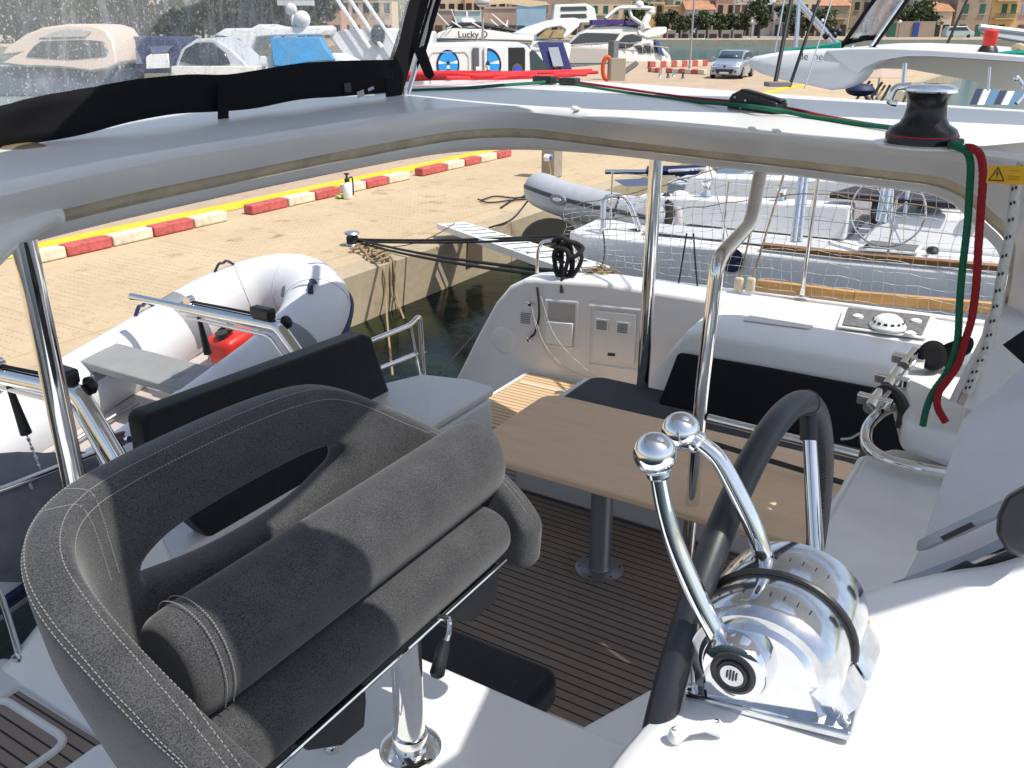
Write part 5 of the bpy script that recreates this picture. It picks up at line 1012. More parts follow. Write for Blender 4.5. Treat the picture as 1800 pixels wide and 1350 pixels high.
m.box(-20, 72, 7.36, 7.80, 0.641, 0.652)
tag(m.build("quay_wall", wallc, bevel=0.006), "pale concrete face and coping of the quay", kind="structure")
tag(MB().prism([(-40, 11.95, 0.642), (71, 11.95, 0.642), (71, 30.8, 0.642), (-40, 30.8, 0.642)], (0, 0, 0.004)).build("road", sandy2, smooth=False), "sandy grey quay road", kind="structure")
tag(MB().prism([(-40, 11.90, 0.648), (60, 11.90, 0.648), (60, 12.42, 0.648), (-40, 12.42, 0.648)], (0, 0, 0.004)).build("road_marking", mat("yellow_paint", (0.80, 0.50, 0.02), 0.7, var=0.12, vscale=3, detail=8), smooth=False), "broad yellow line behind the kerb", kind="structure")
kr = mat("kerb_red", (0.48, 0.10, 0.09), 0.8, var=0.35, vscale=9, bump=0.2); kw = mat("kerb_white", (0.66, 0.58, 0.44), 0.8, var=0.25, vscale=7, bump=0.2)
def kx(x): return AY(x, 478.7 - .2275 * x, 11.28).x
ks = [(60, 120, 0), (120, 200, 1), (201, 272, 0), (273, 343, 1), (344, 402, 0), (444, 508, 1), (509, 556, 0), (557, 600, 1), (612, 645, 0), (646, 684, 1), (685, 722, 0), (743, 787, 1), (788, 818, 0), (819, 846, 1), (847, 875, 0), (876, 900, 1)]
words = ["first", "second", "third", "fourth", "fifth", "sixth", "seventh", "eighth"]
nr_, nw_ = 0, 0
def kerb(xa, xb, r):
    global nr_, nw_
    o = MB().box(xa + 0.01, xb - 0.01, 11.28, 11.50, 0.644, 0.80).build("kerb_block", kr if r else kw, bevel=0.025, seg=3)
    if r: nr_ += 1; c = nr_
    else: nw_ += 1; c = nw_
    tag(o, "%s kerb block, the %s %s one of the quay kerb from the left post" % ("worn red" if r else "worn white", words[c - 1] if c <= 8 else str(c) + "th", "red" if r else "white"), "kerb block", "kerb blocks along the quay")
for a, b, r in ks: kerb(kx(a), kx(b), r)
x = kx(900) + .1
# pressure sprayer
sp0 = Z(612, 349, 0.645)
spr = thing("sprayer", "white pressure sprayer bottle with black head standing by the red and white kerb", "sprayer", sp0)
MB().lathe(sp0, (0, 0, 1), [(0.075, 0), (0.085, 0.02), (0.085, 0.20), (0.07, 0.25), (0.045, 0.28), (0.04, 0.30)], 20).build("bottle", white, spr)
MB().lathe(sp0 + Vector((0, 0, .30)), (0, 0, 1), [(0.045, 0), (0.045, 0.05), (0.02, 0.07), (0.018, 0.12), (0.05, 0.13), (0.05, 0.15), (0, 0.155)], 16).build("pump_head", black, spr)
MB().tube(spline([sp0 + Vector((0.03, -.02, .36)), sp0 + Vector((.09, -.04, .37)), sp0 + Vector((.11, -.04, .25)), sp0 + Vector((.10, -.04, .05))], 4), 0.014, 8).build("hose", black, spr)
g = Z(603, 347, 0.655); tag(MB().obox(g + Vector((0, 0, .03)), (0.12, -.03, 0), (0.02, 0.06, 0), (0, 0, 0.02)).build("glove", mat("lime_cloth", (0.35, 0.6, 0.08), 0.8), bevel=0.015, seg=2), "lime green and black glove lying beside the sprayer", "glove")
# pedestal
pd = Z(968, 312, 0.645)
ped = thing("service_pedestal", "beige quay service pedestal with a round blue and white socket", "pedestal", pd)
MB().box(pd.x - 0.12, pd.x + 0.24, pd.y - 0.14, pd.y + 0.16, 0.645, 1.85).build("column", mat("pedestal_beige", (0.34, 0.29, 0.23), 0.7, var=0.15), ped, bevel=0.02)
pf = AY(960, 277, pd.y - 0.14)
MB().lathe(pf, (0, -1, 0), [(0.07, -.02), (0.07, 0.05), (0.055, 0.09), (0, 0.10)], 18).build("socket", white, ped); MB().lathe(pf + Vector((0, -.09, 0)), (0, -1, 0), [(0.045, 0), (0.04, 0.03), (0, 0.035)], 16).build("socket_cap", mat("cap_blue", (0.03, 0.10, 0.4), 0.4), ped)
MB().lathe(pf + Vector((0.09, -.02, 0.02)), (0, -1, 0), [(0.055, 0), (0.055, 0.05), (0, 0.06)], 16).build("socket", alu, ped)
rope("yellow_cable", mat("yellow_cable", (0.6, 0.4, 0.02), 0.6), [pf + Vector((-.02, -.08, -.05)), pf + Vector((-.12, -.15, -.35)), Z(930, 325, 0.7), Z(925, 345, 0.66)], 0.007, "yellow cable dropping from the pedestal socket onto the quay", "cable")
for i, pl in enumerate(([(845, 352), (870, 345), (905, 348), (935, 343), (950, 336)], [(840, 350), (860, 356), (900, 352), (940, 350)], [(880, 365), (905, 350), (945, 340)], [(920, 345), (945, 320), (962, 325), (955, 345), (930, 352)], [(860, 400), (900, 385), (930, 350)])):
    rope("mooring_tail", rubber, [Z(x, y, 0.67) for x, y in pl], 0.014, ["black rope loop lying on the quay, outermost to the left", "black rope lying flat just below the loop on the quay", "black rope crossing toward the quay edge by the grey dinghy", "black cable looped at the foot of the pedestal", "black rope running along the quay coping to the left of the dinghy bow"][i], "rope")
# dark arch and brown patch laid on the quay face
m = MB(); pts = [AY(915 + 52 - 52 * math.cos(a), 425 - 42 * math.sin(a), 7.355) for a in [math.pi * k / 16 for k in range(17)]]
tag(m.prism(pts, (0, -0.03, 0)).build("dark_arch", mat("arch_dark", (0.02, 0.019, 0.017), 0.9), smooth=False), "dark arched patch on the quay wall below the grey dinghy", kind="structure")
tag(MB().prism([AY(821, 416, 7.355), AY(846, 402, 7.355), AY(846, 458, 7.355), AY(819, 470, 7.355)], (0, -0.02, 0)).build("quay_patch", mat("patch_brown", (0.09, 0.065, 0.045), 0.9), smooth=False), "brown patch on the quay face under the gangway", kind="structure")
# ================================================================== NEIGHBOUR SLOOP
nb = thing("sailing_boat", "white sailing boat with brown toe rail and deck hatch, moored beyond the safety net", "boat", (10, -1, 0))
hn = Z(1330, 435, 1.6); hn2 = Z(1752, 480, 1.6)
def nsec(y, xn, w, zt): return [(xn, y, zt), (xn - 0.02, y, zt - 0.25), (xn + 0.05, y, 0.5), (xn + 0.5, y, -0.2), (xn + w - 0.5, y, -0.2), (xn + w - 0.05, y, 0.5), (xn + w, y, zt), (xn + w * .5, y, zt + 0.03)]
MB().loft([nsec(4.45, 8.45, 2.0, 1.50), nsec(4.2, 8.25, 2.5, 1.53), nsec(3.0, 8.18, 3.2, 1.58), nsec(1.5, 8.25, 3.5, 1.60), nsec(0, 8.42, 3.6, 1.62), nsec(-3, 8.7, 3.3, 1.66), nsec(-8, 9.8, 0.8, 1.8)]).build("hull", gel, nb, bevel=0.03, seg=3, ang=40)
m = MB(); P = [Vector((8.28, 2.3, 1.64)), Vector((8.30, 1.5, 1.65)), Vector((8.47, 0, 1.67)), Vector((8.75, -3, 1.71))]
for a, b in zip(P, P[1:]): t = b - a; m.obox((a + b) / 2, t / 2, Vector((-t.y, t.x, 0)).normalized() * 0.045, (0, 0, 0.025))
m.build("toe_rail", woodB, nb, bevel=0.005)
MB().loft([[(8.95, 1.6, 1.61), (11.3, 1.6, 1.61), (11.0, -4, 1.65), (9.2, -4, 1.65)], [(9.15, 1.3, 1.92), (11.1, 1.3, 1.92), (10.8, -4, 2.0), (9.4, -4, 2.0)]]).build("coachroof", gel, nb, bevel=0.05, seg=4)
m = MB(); c = [Z(1508, 440, 1.63), Z(1530, 422, 1.63), Z(1628, 428, 1.63), Z(1612, 448, 1.63)]
hh = m.prism(c, (0, 0, 0.02)).build("deck_hatch", mat("pale_frame", (0.6, 0.62, 0.64), 0.4), nb, bevel=0.004); ce = sum(c, Vector()) / 4
MB().prism([ce + (p - ce) * .88 + Vector((0, 0, .021)) for p in c], (0, 0, 0.006)).build("hatch_pane", dark, hh)
tag(MB().lathe(Z(1638, 446, 1.64), (0, 0, 1), [(0.05, 0), (0.06, 0.03), (0.04, 0.06), (0, 0.07)], 14).build("deck_block", black, nb), None)
MB().prism([Z(1458, 348, 2.0), Z(1500, 336, 2.0), Z(1640, 345, 2.0), Z(1680, 368, 2.0)], (0, 0, 0.05)).build("hatch_cover", mat("maroon_cover", (0.035, 0.028, 0.035), 0.8), nb)
for x0, y0, x1, y1, r_ in ((1395, 425, 1408, 320, .03), (1405, 425, 1416, 320, .025), (1543, 388, 1552, 330, .02), (1552, 392, 1562, 330, .03), (1565, 385, 1568, 330, .02), (1590, 380, 1600, 300, .02)):
    a = Z(x0, y0, 1.9); d_ = (a - O).dot(_ray(900, 675)); MB().tube([a, a + (D(x1, y1, d_) - a) * 1.9], r_, 10).build("cockpit_post", steel, nb)
wc2 = Z(1560, 372, 2.25); MB().tube([wc2 + Vector((0, 0.27 * math.cos(a), 0.27 * math.sin(a))) for a in [2 * math.pi * k / 40 for k in range(40)]], 0.008, 8, closed=True).build("wheel", steel, nb)
m = MB()
for k in range(6): a = k * math.pi / 3; m.tube([wc2, wc2 + Vector((0, 0.27 * math.cos(a), 0.27 * math.sin(a)))], 0.005, 6)
m.build("wheel_spokes", steel, nb)
gd = mat("nonskid_shade_grey", (.46, .47, .49), .85, var=.06)  # grey nonskid-like panels, the deck's shade put into their colour
MB().prism([(9.3, 1.15, 1.925), (10.9, 1.15, 1.925), (10.7, -1.2, 1.95), (9.45, -1.2, 1.95)], (0, 0, .012)).build("roof_shade_panel", gd, nb)
MB().loft([[(8.95, 4.0, 1.60), (9.3, 4.0, 1.60), (9.35, 1.7, 1.62), (9.0, 1.7, 1.62)], [(9.0, 3.9, 1.85), (9.25, 3.9, 1.85), (9.3, 1.7, 1.95), (9.05, 1.7, 1.95)]]).build("cockpit_coaming", gel, nb, bevel=.03, seg=3)
MB().loft([[(10.5, 4.0, 1.60), (10.9, 4.0, 1.60), (11.1, 1.7, 1.62), (10.7, 1.7, 1.62)], [(10.55, 3.9, 1.85), (10.85, 3.9, 1.85), (11.05, 1.7, 1.95), (10.75, 1.7, 1.95)]]).build("cockpit_coaming", gel, nb, bevel=.03, seg=3)
MB().prism([(9.35, 4.0, 1.615), (10.5, 4.0, 1.615), (10.7, 1.7, 1.625), (9.35, 1.7, 1.625)], (0, 0, .006)).build("cockpit_sole", mat("grey_teak", (.25, .22, .19), .8, var=.2, vscale=8), nb)
MB().box(9.7, 10.4, 1.45, 1.62, 1.65, 2.0).build("companionway", dark, nb)
for yy in (3.2, 2.4, 0.6): MB().lathe((9.15, yy, 1.90), (0, 0, 1), [(.07, 0), (.055, .03), (.045, .10), (.06, .14), (0, .15)], 16).build("deck_winch", chrome, nb)
MB().box(8.55, 8.75, -0.9, 0.9, 1.632, 1.645).build("deck_shade_panel", gd, nb); MB().prism([(8.42, 3.6, 1.60), (8.85, 3.6, 1.60), (8.85, 1.8, 1.625), (8.45, 1.8, 1.615)], (0, 0, .008)).build("deck_shade_panel", gd, nb)
for yy in (3.9, 2.7, 1.2, -0.4, -2.2): MB().tube([(8.33 + .02 * (2.7 - yy), yy, 1.6), (8.33 + .02 * (2.7 - yy), yy, 2.2)], .011, 8).build("stanchion", steel, nb)
m = MB()
for zz in (1.92, 2.19): m.tube([(8.31, 3.9, zz), (8.33, 2.7, zz), (8.36, 1.2, zz), (8.39, -0.4, zz), (8.43, -2.2, zz)], .004, 5)
m.build("guard_wires", steel, nb)
m = MB()
for (a, b) in (((1290, 455), (1246, 290)),): m.tube([TX(*a, 8.2), TX(*b, 8.2)], 0.006, 6)
m.build("backstay", steel, nb)
lg = thing("round_emblem", "round dark emblem on the white hull side of the sailing boat", "emblem", TX(1285, 460, 8.17)); lc = TX(1286, 457, 8.16)
MB().lathe(lc, (-1, 0.02, 0), [(0.12, 0), (0.12, 0.004), (0.105, 0.005), (0.105, 0.002), (0, 0.003)], 30).build("emblem_ring", navy, lg)
m = MB()
for k in range(9): a = k * 2 * math.pi / 9; m.tube([lc + Vector((-.006, 0.03 * math.cos(a), .03 * math.sin(a))), lc + Vector((-.006, 0.085 * math.cos(a), .085 * math.sin(a)))], 0.008, 5)
m.build("emblem_rays", navy, lg)
# far sloop behind with grey deck
n2 = thing("sailing_boat", "pale grey sailing boat mostly hidden behind the one with the brown toe rail", "boat", (14, 1, 0))
MB().loft([[(x0, y, 1.45), (x0 + .1, y, .3), (x0 + 1.5, y, -.2), (x0 + w_ - .1, y, .3), (x0 + w_, y, 1.45)] for y, x0, w_ in ((4.9, 12.3, 2.2), (4.0, 12.0, 3.0), (1, 11.9, 3.5), (-4, 12.2, 3.3), (-9, 13.4, .8))]).build("hull", mat("pale_blue_gel", (0.50, 0.54, 0.60), 0.4), n2, bevel=0.03, seg=3)
MB().loft([[(12.5, 3.2, 1.46), (14.9, 3.2, 1.46), (14.6, -4, 1.5), (12.8, -4, 1.5)], [(12.8, 2.6, 1.75), (14.6, 2.6, 1.75), (14.3, -4, 1.85), (13.1, -4, 1.85)]]).build("coachroof", mat("grey_deck", (0.40, 0.43, 0.48), 0.5), n2, bevel=0.05, seg=3)
m = MB(); rng = random.Random(11)
for i in range(3): m.tube(spline([D(1245 + 6 * i, 296, 13.0 + .1 * i), D(1262, 325 + 4 * i, 12.9), D(1300 + 10 * i, 352 + 3 * i, 12.6), D(1320 + 10 * i, 375, 12.4)], 5), 0.03, 8)
m.build("folded_rail", steel, n2)
MB().tube([D(1238, 300, 12.9), D(1262, 330, 12.8)], [0.10, 0.13], 14).build("furled_cover", mat("cream_cover", (0.72, 0.68, 0.52), 0.8, var=.1), n2)
m = MB()
for i in range(10): 
    c0 = D(1262 + rng.uniform(-12, 40), 338 + rng.uniform(-14, 14), 12.7); m.tube(spline([c0 + Vector((rng.uniform(-.12, .12), rng.uniform(-.15, .15), rng.uniform(-.12, .12))) for _ in range(7)], 5), 0.012, 5)
m.build("rope_bunch", mat("grey_rope", (0.25, 0.27, 0.29), 0.8), n2)
m = MB()
for a, b in (((1180, 352), (1350, 290)), ((1225, 372), (1370, 315)), ((1176, 300), (1240, 296)), ((1190, 312), (1262, 335)), ((1285, 345), (1320, 290))): m.tube([D(*a, 12.6), D(*b, 12.8)], 0.022, 8)
m.build("pushpit_rail", steel, n2)
# black sheet added for the dark shadow area behind
o = MB().loft([[D(x, y, d) for x, y in ((1180, 292), (1262, 288), (1340, 296), (1345, 352), (1300, 330), (1262, 345), (1200, 340))] for d in (17.5, 18.0)]).build("awning", blackm, bevel=.02); tag(o, "black sheet put in for the shadow area behind the furled rails of the second sailing boat", "awning")
# grey tender 2
_b, _s = D(949, 352, 11.8), D(1165, 398, 10.2)
_dir = (_b - _s).normalized(); T2M = frame(_b - _dir * 2.9 * 0.86, _dir, (0.35, -0.1, 0.9)) @ Matrix.Scale(0.86, 4)
t2, q2 = tender("tender", "grey inflatable dinghy with an oval handle patch, over the neighbour's stern", T2M, handles=False, seatb=False)
bpy.context.view_layer.update(); _dg = bpy.context.evaluated_depsgraph_get(); _tb = [c for c in t2.children if c.name.startswith("tube")][0]
_bv = BVHTree.FromObject(_tb, _dg); _off = XF[_tb.name].inverted().translation; _h = _bv.ray_cast(O - _off, _ray(982, 351))
if _h[0] is not None:
    _p = _h[0] + _off; _nn = _h[1]; _nn = _nn if _nn.dot(_ray(982, 351)) < 0 else -_nn; _u = Vector((0, 0, 1)).cross(_nn).normalized(); _v = _nn.cross(_u)
    MB().prism([_p - _nn * .05 + _u * .15 * math.cos(a) + _v * .065 * math.sin(a) for a in [2 * math.pi * k / 24 for k in range(24)]], _nn * .075).build("handle_patch", pvcG, t2, bevel=.01)
    MB().prism([_p + _nn * .026 + _u * .075 * math.cos(a) + _v * .02 * math.sin(a) for a in [2 * math.pi * k / 16 for k in range(16)]], _nn * .012).build("handle_grip", white, t2)
m = MB().lathe(q2((2.55, -0.0, 0)), (0, 1, 0), [(0.1, 0)], 8) if False else None
ob = thing("outboard", "outboard engine under a white cover on the grey dinghy's stern", "outboard engine", D(1205, 410, 9.6))
rings = []
for k, (x0, x1, y, dy) in enumerate([(1186, 1204, 334, .05), (1180, 1216, 342, .13), (1178, 1222, 360, .17), (1179, 1222, 380, .17), (1180, 1220, 396, .15), (1184, 1210, 410, .10)]):
    rings.append([D((x0 + x1) / 2 + (x1 - x0) / 2 * math.cos(a), y, 9.6 + dy * math.sin(a)) for a in [2 * math.pi * q_ / 18 for q_ in range(18)]])
MB().loft(rings).build("engine_cover", mat("cover_pinkish", (0.68, 0.64, 0.63), 0.6), ob, sub=1, ang=180)
MB().tube([D(1212, 364 + i, 9.42) for i in range(2)], 0.01, 6).build("red_mark", redB, ob)
MB().tube(spline([D(1150, 350, 9.7), D(1152, 375, 9.6), D(1160, 400, 9.55), D(1172, 395, 9.5), D(1178, 365, 9.5), D(1170, 345, 9.6)], 5), 0.05, 8).build("hose_coil", rubber, ob)
hp_ = thing("towing_hoop", "bent steel hoop over the neighbour's stern with black lines", "rail", D(1060, 405, 9.3))
MB().tube(bend([D(1060, 402, 9.3), D(1061, 355, 9.3), D(1068, 346, 9.3), D(1098, 346, 9.3), D(1108, 360, 9.3), D(1125, 404, 9.3)], .08), 0.03, 10).build("hoop", steel, hp_)
MB().tube([D(1088, 346, 9.25), D(1078, 380, 9.2)], 0.012, 6).build("lashing", rubber, hp_)
# passarella beam over the grey dinghy
bm = thing("telescopic_gangway", "dark blue and grey folded gangway arm above the grey dinghy", "gangway", D(1150, 320, 13)); MB().tube([D(1064, 302, 13.6), D(1140, 302, 13.4)], 0.035, 8).build("inner_tube", steel, bm); MB().tube([D(1138, 300, 13.4), D(1235, 299, 13.0)], 0.07, 4).build("outer_tube", navy, bm)
MB().loft([[D(x, y, d) for x, y in ((1078, 316), (1140, 313), (1146, 326), (1100, 328))] for d in (12.9, 13.3)]).build("tray", mat("tray_blue", (0.1, 0.13, 0.22), .5), bm)

# ================================================================== NEIGHBOUR CATAMARAN (right, far)
nc = thing("catamaran", "white catamaran with a pointed hardtop and crumpled clear curtain, beyond the sailing boats", "boat", (14, 0, 0))
XN = 13.4
pf_ = [(1306, 108), (1318, 100), (1340, 96), (1375, 90), (1440, 86), (1500, 85), (1520, 96), (1516, 112), (1512, 130), (1500, 147), (1478, 158), (1455, 160), (1420, 152), (1370, 142), (1330, 130), (1310, 119)]
rings = []
for dx, s in ((0.0, 0.80), (0.05, 0.93), (0.2, 1.0), (0.9, 1.0), (1.0, .96)):
    P = [TX(x, y, XN) for x, y in pf_]; ce = sum(P, Vector()) / len(P); rings.append([ce + (p - ce) * s + Vector((dx, 0, 0)) for p in P])
MB().loft(rings).build("roof_end", gel, nc, ang=60)
pf2 = [(1452, 88), (1500, 84.5), (1560, 84), (1640, 87), (1720, 92), (1850, 102), (1850, 112), (1720, 104), (1640, 99), (1590, 99), (1545, 107), (1520, 118), (1508, 130), (1490, 120)]
MB().loft([[TX(x, y, XN) + Vector((dx, 0, 0)) for x, y in pf2] for dx in (-0.05, 0.9, 3.5)]).build("roof_arch", gel, nc, bevel=.02, seg=3)
pf3 = [(1520, 119), (1548, 108), (1592, 100), (1640, 100), (1720, 105), (1850, 113), (1850, 185), (1800, 168), (1700, 140), (1600, 122)]
MB().loft([[TX(x, y, XN + .9) + Vector((dx, 0, 0)) for x, y in pf3] for dx in (0, 0.3)]).build("saloon_side", mat("saloon_shaded_beige", (0.50, 0.48, 0.42), 0.5), nc, smooth=False)  # wall under the arch, its shade put into the beige
MB().loft([[(XN + .3, y, z_), (XN + 1.6, y, z_), (XN + 1.6, y, -.2), (XN + .3, y, -.2)] for y, z_ in ((6.0, .3), (4.5, 1.2), (3, 1.9), (-6, 2.0))]).build("hull", gel, nc, bevel=.05, seg=3)
m = MB(); 
for pl in ([(1478, 84), (1538, -2)], [(1535, 82), (1596, -2)]): m.tube([TX(x, y, XN + .4) for x, y in pl] + [TX(pl[1][0] + (pl[1][0] - pl[0][0]), pl[1][1] * 2 - pl[0][1], XN + .4)], 0.07, 6, flat=.4)
m.build("curtain_frame", blackm, nc)
MB().loft([[TX(x, y, XN + .42) for x, y in ((1472, 84), (1492, 78), (1520, 72), (1542, 70))], [TX(x, y, XN + .42) for x, y in ((1478, 73), (1500, 66), (1520, 62), (1544, 60))]], cap=False, closed=False).build("curtain_hem", blackm, nc, solid=.01)
MB().loft([[TX(1482 + (1543 - 1482) * i / 10 + t * 62, (73 - 13 * i / 10) - t * 85, XN + .43 + 0.05 * math.sin(i * 1.3 + 6 * t)) for i in range(11)] for t in [k / 10 for k in range(14)]], cap=False, closed=False).build("clear_curtain", vinyl("crumpled_vinyl", 0.42, 0.2, 0.5, scale=20), nc, ang=180)
m = MB()
for a, b in (((1452, 108), (1475, 75)), ((1490, 95), (1500, 80)), ((1526, 88), (1540, 70)), ((1588, 0), (1532, 80))): m.tube([TX(*a, XN + .35), TX(*b, XN + .35)], 0.025, 8)
m.build("curtain_leg", steel, nc)
rw = thing("winch_cover", "bright red cylindrical winch cover on the neighbour catamaran's roof", "cover", TX(1736, 94, XN + .3))
MB().lathe(TX(1736, 92, XN + .3), (0, 0, 1), [(0.07, 0), (0.085, 0.02), (0.085, 0.26), (0.06, 0.28), (0, 0.285)], 18).build("cover_cloth", red, rw); MB().lathe(TX(1735, 97, XN + .3), (0, 0, 1), [(0.12, 0), (0.13, 0.04), (0.10, 0.10), (0.08, 0.12)], 18).build("winch_base", black, rw)
gm = mat("aqua_rope", (0.01, 0.30, 0.22), .8)
for i in range(5): rope("aqua_line", gm, [TX(1372, 94 - i * .6, XN + .3), TX(1400, 90 - i, XN + .3), TX(1440, 86 - i * 1.2, XN + .3), TX(1478, 82 - i * 1.5, XN + .3)], 0.022, "sea-green line, %s of five on the pointed roof of the neighbour catamaran" % ["lowest", "second lowest", "middle", "second highest", "highest"][i], "rope", 5, group="sea-green lines on the neighbour roof")
for i in range(3): rope("aqua_line", gm, [TX(1752 + 10 * i, 96, XN + .2), TX(1775, 93 + i, XN + .2), TX(1810, 92 + 3 * i, XN + .2)], 0.03, "sea-green line, %s of three heaped behind the red winch cover" % ["leftmost", "middle", "rightmost"][i], "rope", 5, group="sea-green lines by the red cover")
m = MB().tube(spline([TX(x, y, XN + .25) for x, y in ((1780, 90), (1792, 84), (1800, 92), (1812, 84), (1820, 94))], 5), 0.06, 8); tag(m.build("folded_cloth", mat("straw_rope", (.45, .38, .22), .9)), "bundle of straw-coloured rope at the right end of the neighbour roof", "rope")
nl = thing("roof_dinghy", "pale dinghy hull carried high at the upper right, above the red winch cover", "dinghy", D(1770, 70, 17))
MB().loft([[D(x, y, d) for x, y in ((1718, 48), (1730, 46), (1900, 68), (1900, 84), (1800, 76), (1738, 66), (1722, 58))] for d in (17, 18.2)]).build("hull", mat("roof_dinghy_grey", (0.45, 0.45, 0.46), .5), nl, bevel=.05, seg=3)
MB().tube([D(1722, 47, 17), D(1900, 68, 17)], 0.05, 8).build("rim", white, nl)
text("hull_name", "Be  ne", mat("ink", (0.06, 0.06, 0.08), .5), TX(1425, 99.5, XN - .06), (0, -1, 0), (0, 0, 1), 0.13, nc)
# under the neighbour roof: umbrella and clutter
um = thing("beach_umbrella", "low beige umbrella canopy on the quay under the neighbour catamaran's roof", "umbrella", D(1545, 160, 24)); ap = D(1548, 121, 24); m = MB(); rim_ = [D(x, y, d) for x, y, d in ((1500, 136, 23.5), (1520, 137, 22.8), (1552, 137, 22.5), (1590, 137, 23), (1612, 132, 24), (1590, 127, 25), (1550, 127, 25.2), (1515, 130, 24.6))]
m.v = [ap] + rim_; m.f = [(0, i + 1, (i + 1) % 8 + 1) for i in range(8)]; m.build("umbrella_cloth", mat("umbrella_pink", (0.46, 0.34, 0.27), .9), um, smooth=False, solid=.01)
MB().tube([ap, ap - Vector((0, 0, 1.6))], .03, 8).build("pole", alu, um)
m = MB(); rng = random.Random(9)
for i in range(12): a = D(1500 + rng.uniform(0, 110), 140 + rng.uniform(0, 12), 23); m.tube([a, a + Vector((rng.uniform(-.6, .6), rng.uniform(-.6, .6), rng.uniform(-.9, .1)))], .035, 6)
tag(m.build("folding_frames", mat("weathered_wood", (.22, .17, .13), .8)), "tangle of folding wooden chair frames under the beige umbrella", "chair frames")
ch = D(1545, 160, 22); 
o = thing("deck_box", "dark blue cushion lying beside the folding frames", "cushion", D(1512, 160, 22)); MB().ball(D(1512, 158, 22), .35, (1, 1, .45), 14, 8).build("pad", navy, o)
o = thing("striped_boat_bow", "blue and white striped small boat bow at the right edge behind the winch", "boat", D(1750, 170, 11)); 
for k in range(6): MB().loft([[D(1716 + 14 * k, 156 + k, d), D(1728 + 14 * k, 156 + k, d), D(1716 + 14 * k, 184, d), D(1704 + 14 * k, 184, d)] for d in (11, 11.6)]).build("stripe_panel", [navy, white, mat("stripe_blue%d" % k, (.08, .2, .35), .5)][k % 3], o)
o = thing("chrome_crank", "small chrome crank handle on the far roof edge at the right", "crank", D(1790, 160, 6)); MB().tube(spline([D(1786, 182, 6), D(1796, 170, 6), D(1800, 155, 6), D(1793, 142, 6), D(1787, 137, 6)], 5), .014, 10).build("crank_arm", chrome, o); MB().ball(D(1787, 138, 6), .022).build("crank_knob", chrome, o)
for i, (x, y0, y1) in enumerate(((1591, 112, 150), (1740, 118, 160))):
    o = MB().tube([D(x - 3, y1, 9), D(x, y0, 9)], 0.022 if i == 0 else .012, 10).build("rail_post", steel); tag(o, ["short bright steel post rising behind the black and chrome winch", "thin bent steel post near the right edge of the far roof"][i], "post")
bk_ = thing("antenna_pods", "cluster of round black pods at the end of the neighbour's spar", "pods", D(1460, 60, 20))
for k, (x, y) in enumerate(((1452, 63), (1462, 52), (1466, 62), (1474, 56))): MB().ball(D(x, y, 20), .08, n=12, m=8).build("pod", black, bk_)
for x0, y0, x1, y1, r_, m_, l_ in ((1398, 95, 1405, 0, .05, alu, "grey mast tube rising behind the pointed roof"), (1405, 4, 1455, 58, .05, alu, "slanting grey spar leading down to the black pods"), (1396, 0, 1440, 50, .04, alu, "second slanting spar left of the one with the pods"), (1362, 92, 1375, 20, .02, alu, "very thin grey pole left of the grey mast tube"), (1660, 88, 1700, 0, .03, black, "thin black leaning mast against the yellow house")):
    a, b = D(x0, y0, 20), D(x1, y1, 20); tag(MB().tube([a, b + (b - a) * .5], r_, 8).build("spar", m_), l_, "spar")
# ================================================================== CARS, LAMPS, QUAY CLUTTER
tyre = mat("tyre", (.02, .02, .02), .8); carS = mat("silver_blue_paint", (.40, .46, .54), .25, .5, coat=.8); glassb = mat("car_glass", (.03, .05, .06), .05, spec=.8); grey = mat("grey_trim", (.10, .10, .11), .6); vanw = mat("van_white", (.72, .73, .74), .35, coat=.4, var=.03)
plate_m = mat("plate", (.7, .7, .65), .5); lampm = mat("lamp_lens", (.6, .62, .65), .1, coat=1)
def wheel(par, c, ax, r, wd=.1):
    w1 = MB().lathe(c - Vector(ax) * wd, ax, [(r * .6, 0), (r * .95, 0), (r, .03), (r, wd * 2 - .03), (r * .95, wd * 2), (r * .6, wd * 2)], 24).build("wheel", tyre, par)
    for s_ in (-1, 1):
        m = MB()
        for k in range(7): a = k * 2 * math.pi / 7; u = Vector(ax).orthogonal().normalized(); v = Vector(ax).cross(u); d_ = u * math.cos(a) + v * math.sin(a); m.tube([c + Vector(ax) * wd * .9 * s_, c + Vector(ax) * wd * .9 * s_ + d_ * r * .66], .03, 6)
        m.lathe(c + Vector(ax) * (wd * .85 * s_ - .01), ax, [(r * .62, 0), (r * .62, .02), (r * .56, .02), (r * .56, 0)], 24); m.build("rim", alu, w1)
CZ = .65
cp0 = Z(1272, 139, CZ); fwd = (O - cp0); fwd.z = 0; fwd.normalize(); fwd = (Matrix.Rotation(R(-13), 3, 'Z') @ fwd); sidec = Vector((0, 0, 1)).cross(fwd)
def K(l, s, h): return cp0 + fwd * (-l) + sidec * s + Vector((0, 0, h))
car = thing("parked_car", "silver blue hatchback parked on the quay facing the camera", "car", cp0)
def carsec(l, hw, z0, z1, tum=.9): return [K(l, -hw * .96, z0), K(l, -hw, z0 + .15), K(l, -hw, z1 - .12), K(l, -hw * tum, z1), K(l, hw * tum, z1), K(l, hw, z1 - .12), K(l, hw, z0 + .15), K(l, hw * .96, z0)]
MB().loft([carsec(-.02, .62, .25, .62, .8), carsec(.12, .80, .2, .78, .75), carsec(.5, .86, .2, .90, .8), carsec(1.05, .87, .2, 1.0, .85), carsec(2.2, .87, .2, 1.02), carsec(3.5, .86, .2, 1.02), carsec(3.95, .80, .25, .95), carsec(4.05, .7, .35, .8)]).build("body", carS, car, bevel=.03, seg=2, ang=60)
def gsec(l, hw, z1): return [K(l, -hw, .98), K(l, -hw * .86, z1), K(l, hw * .86, z1), K(l, hw, .98)]
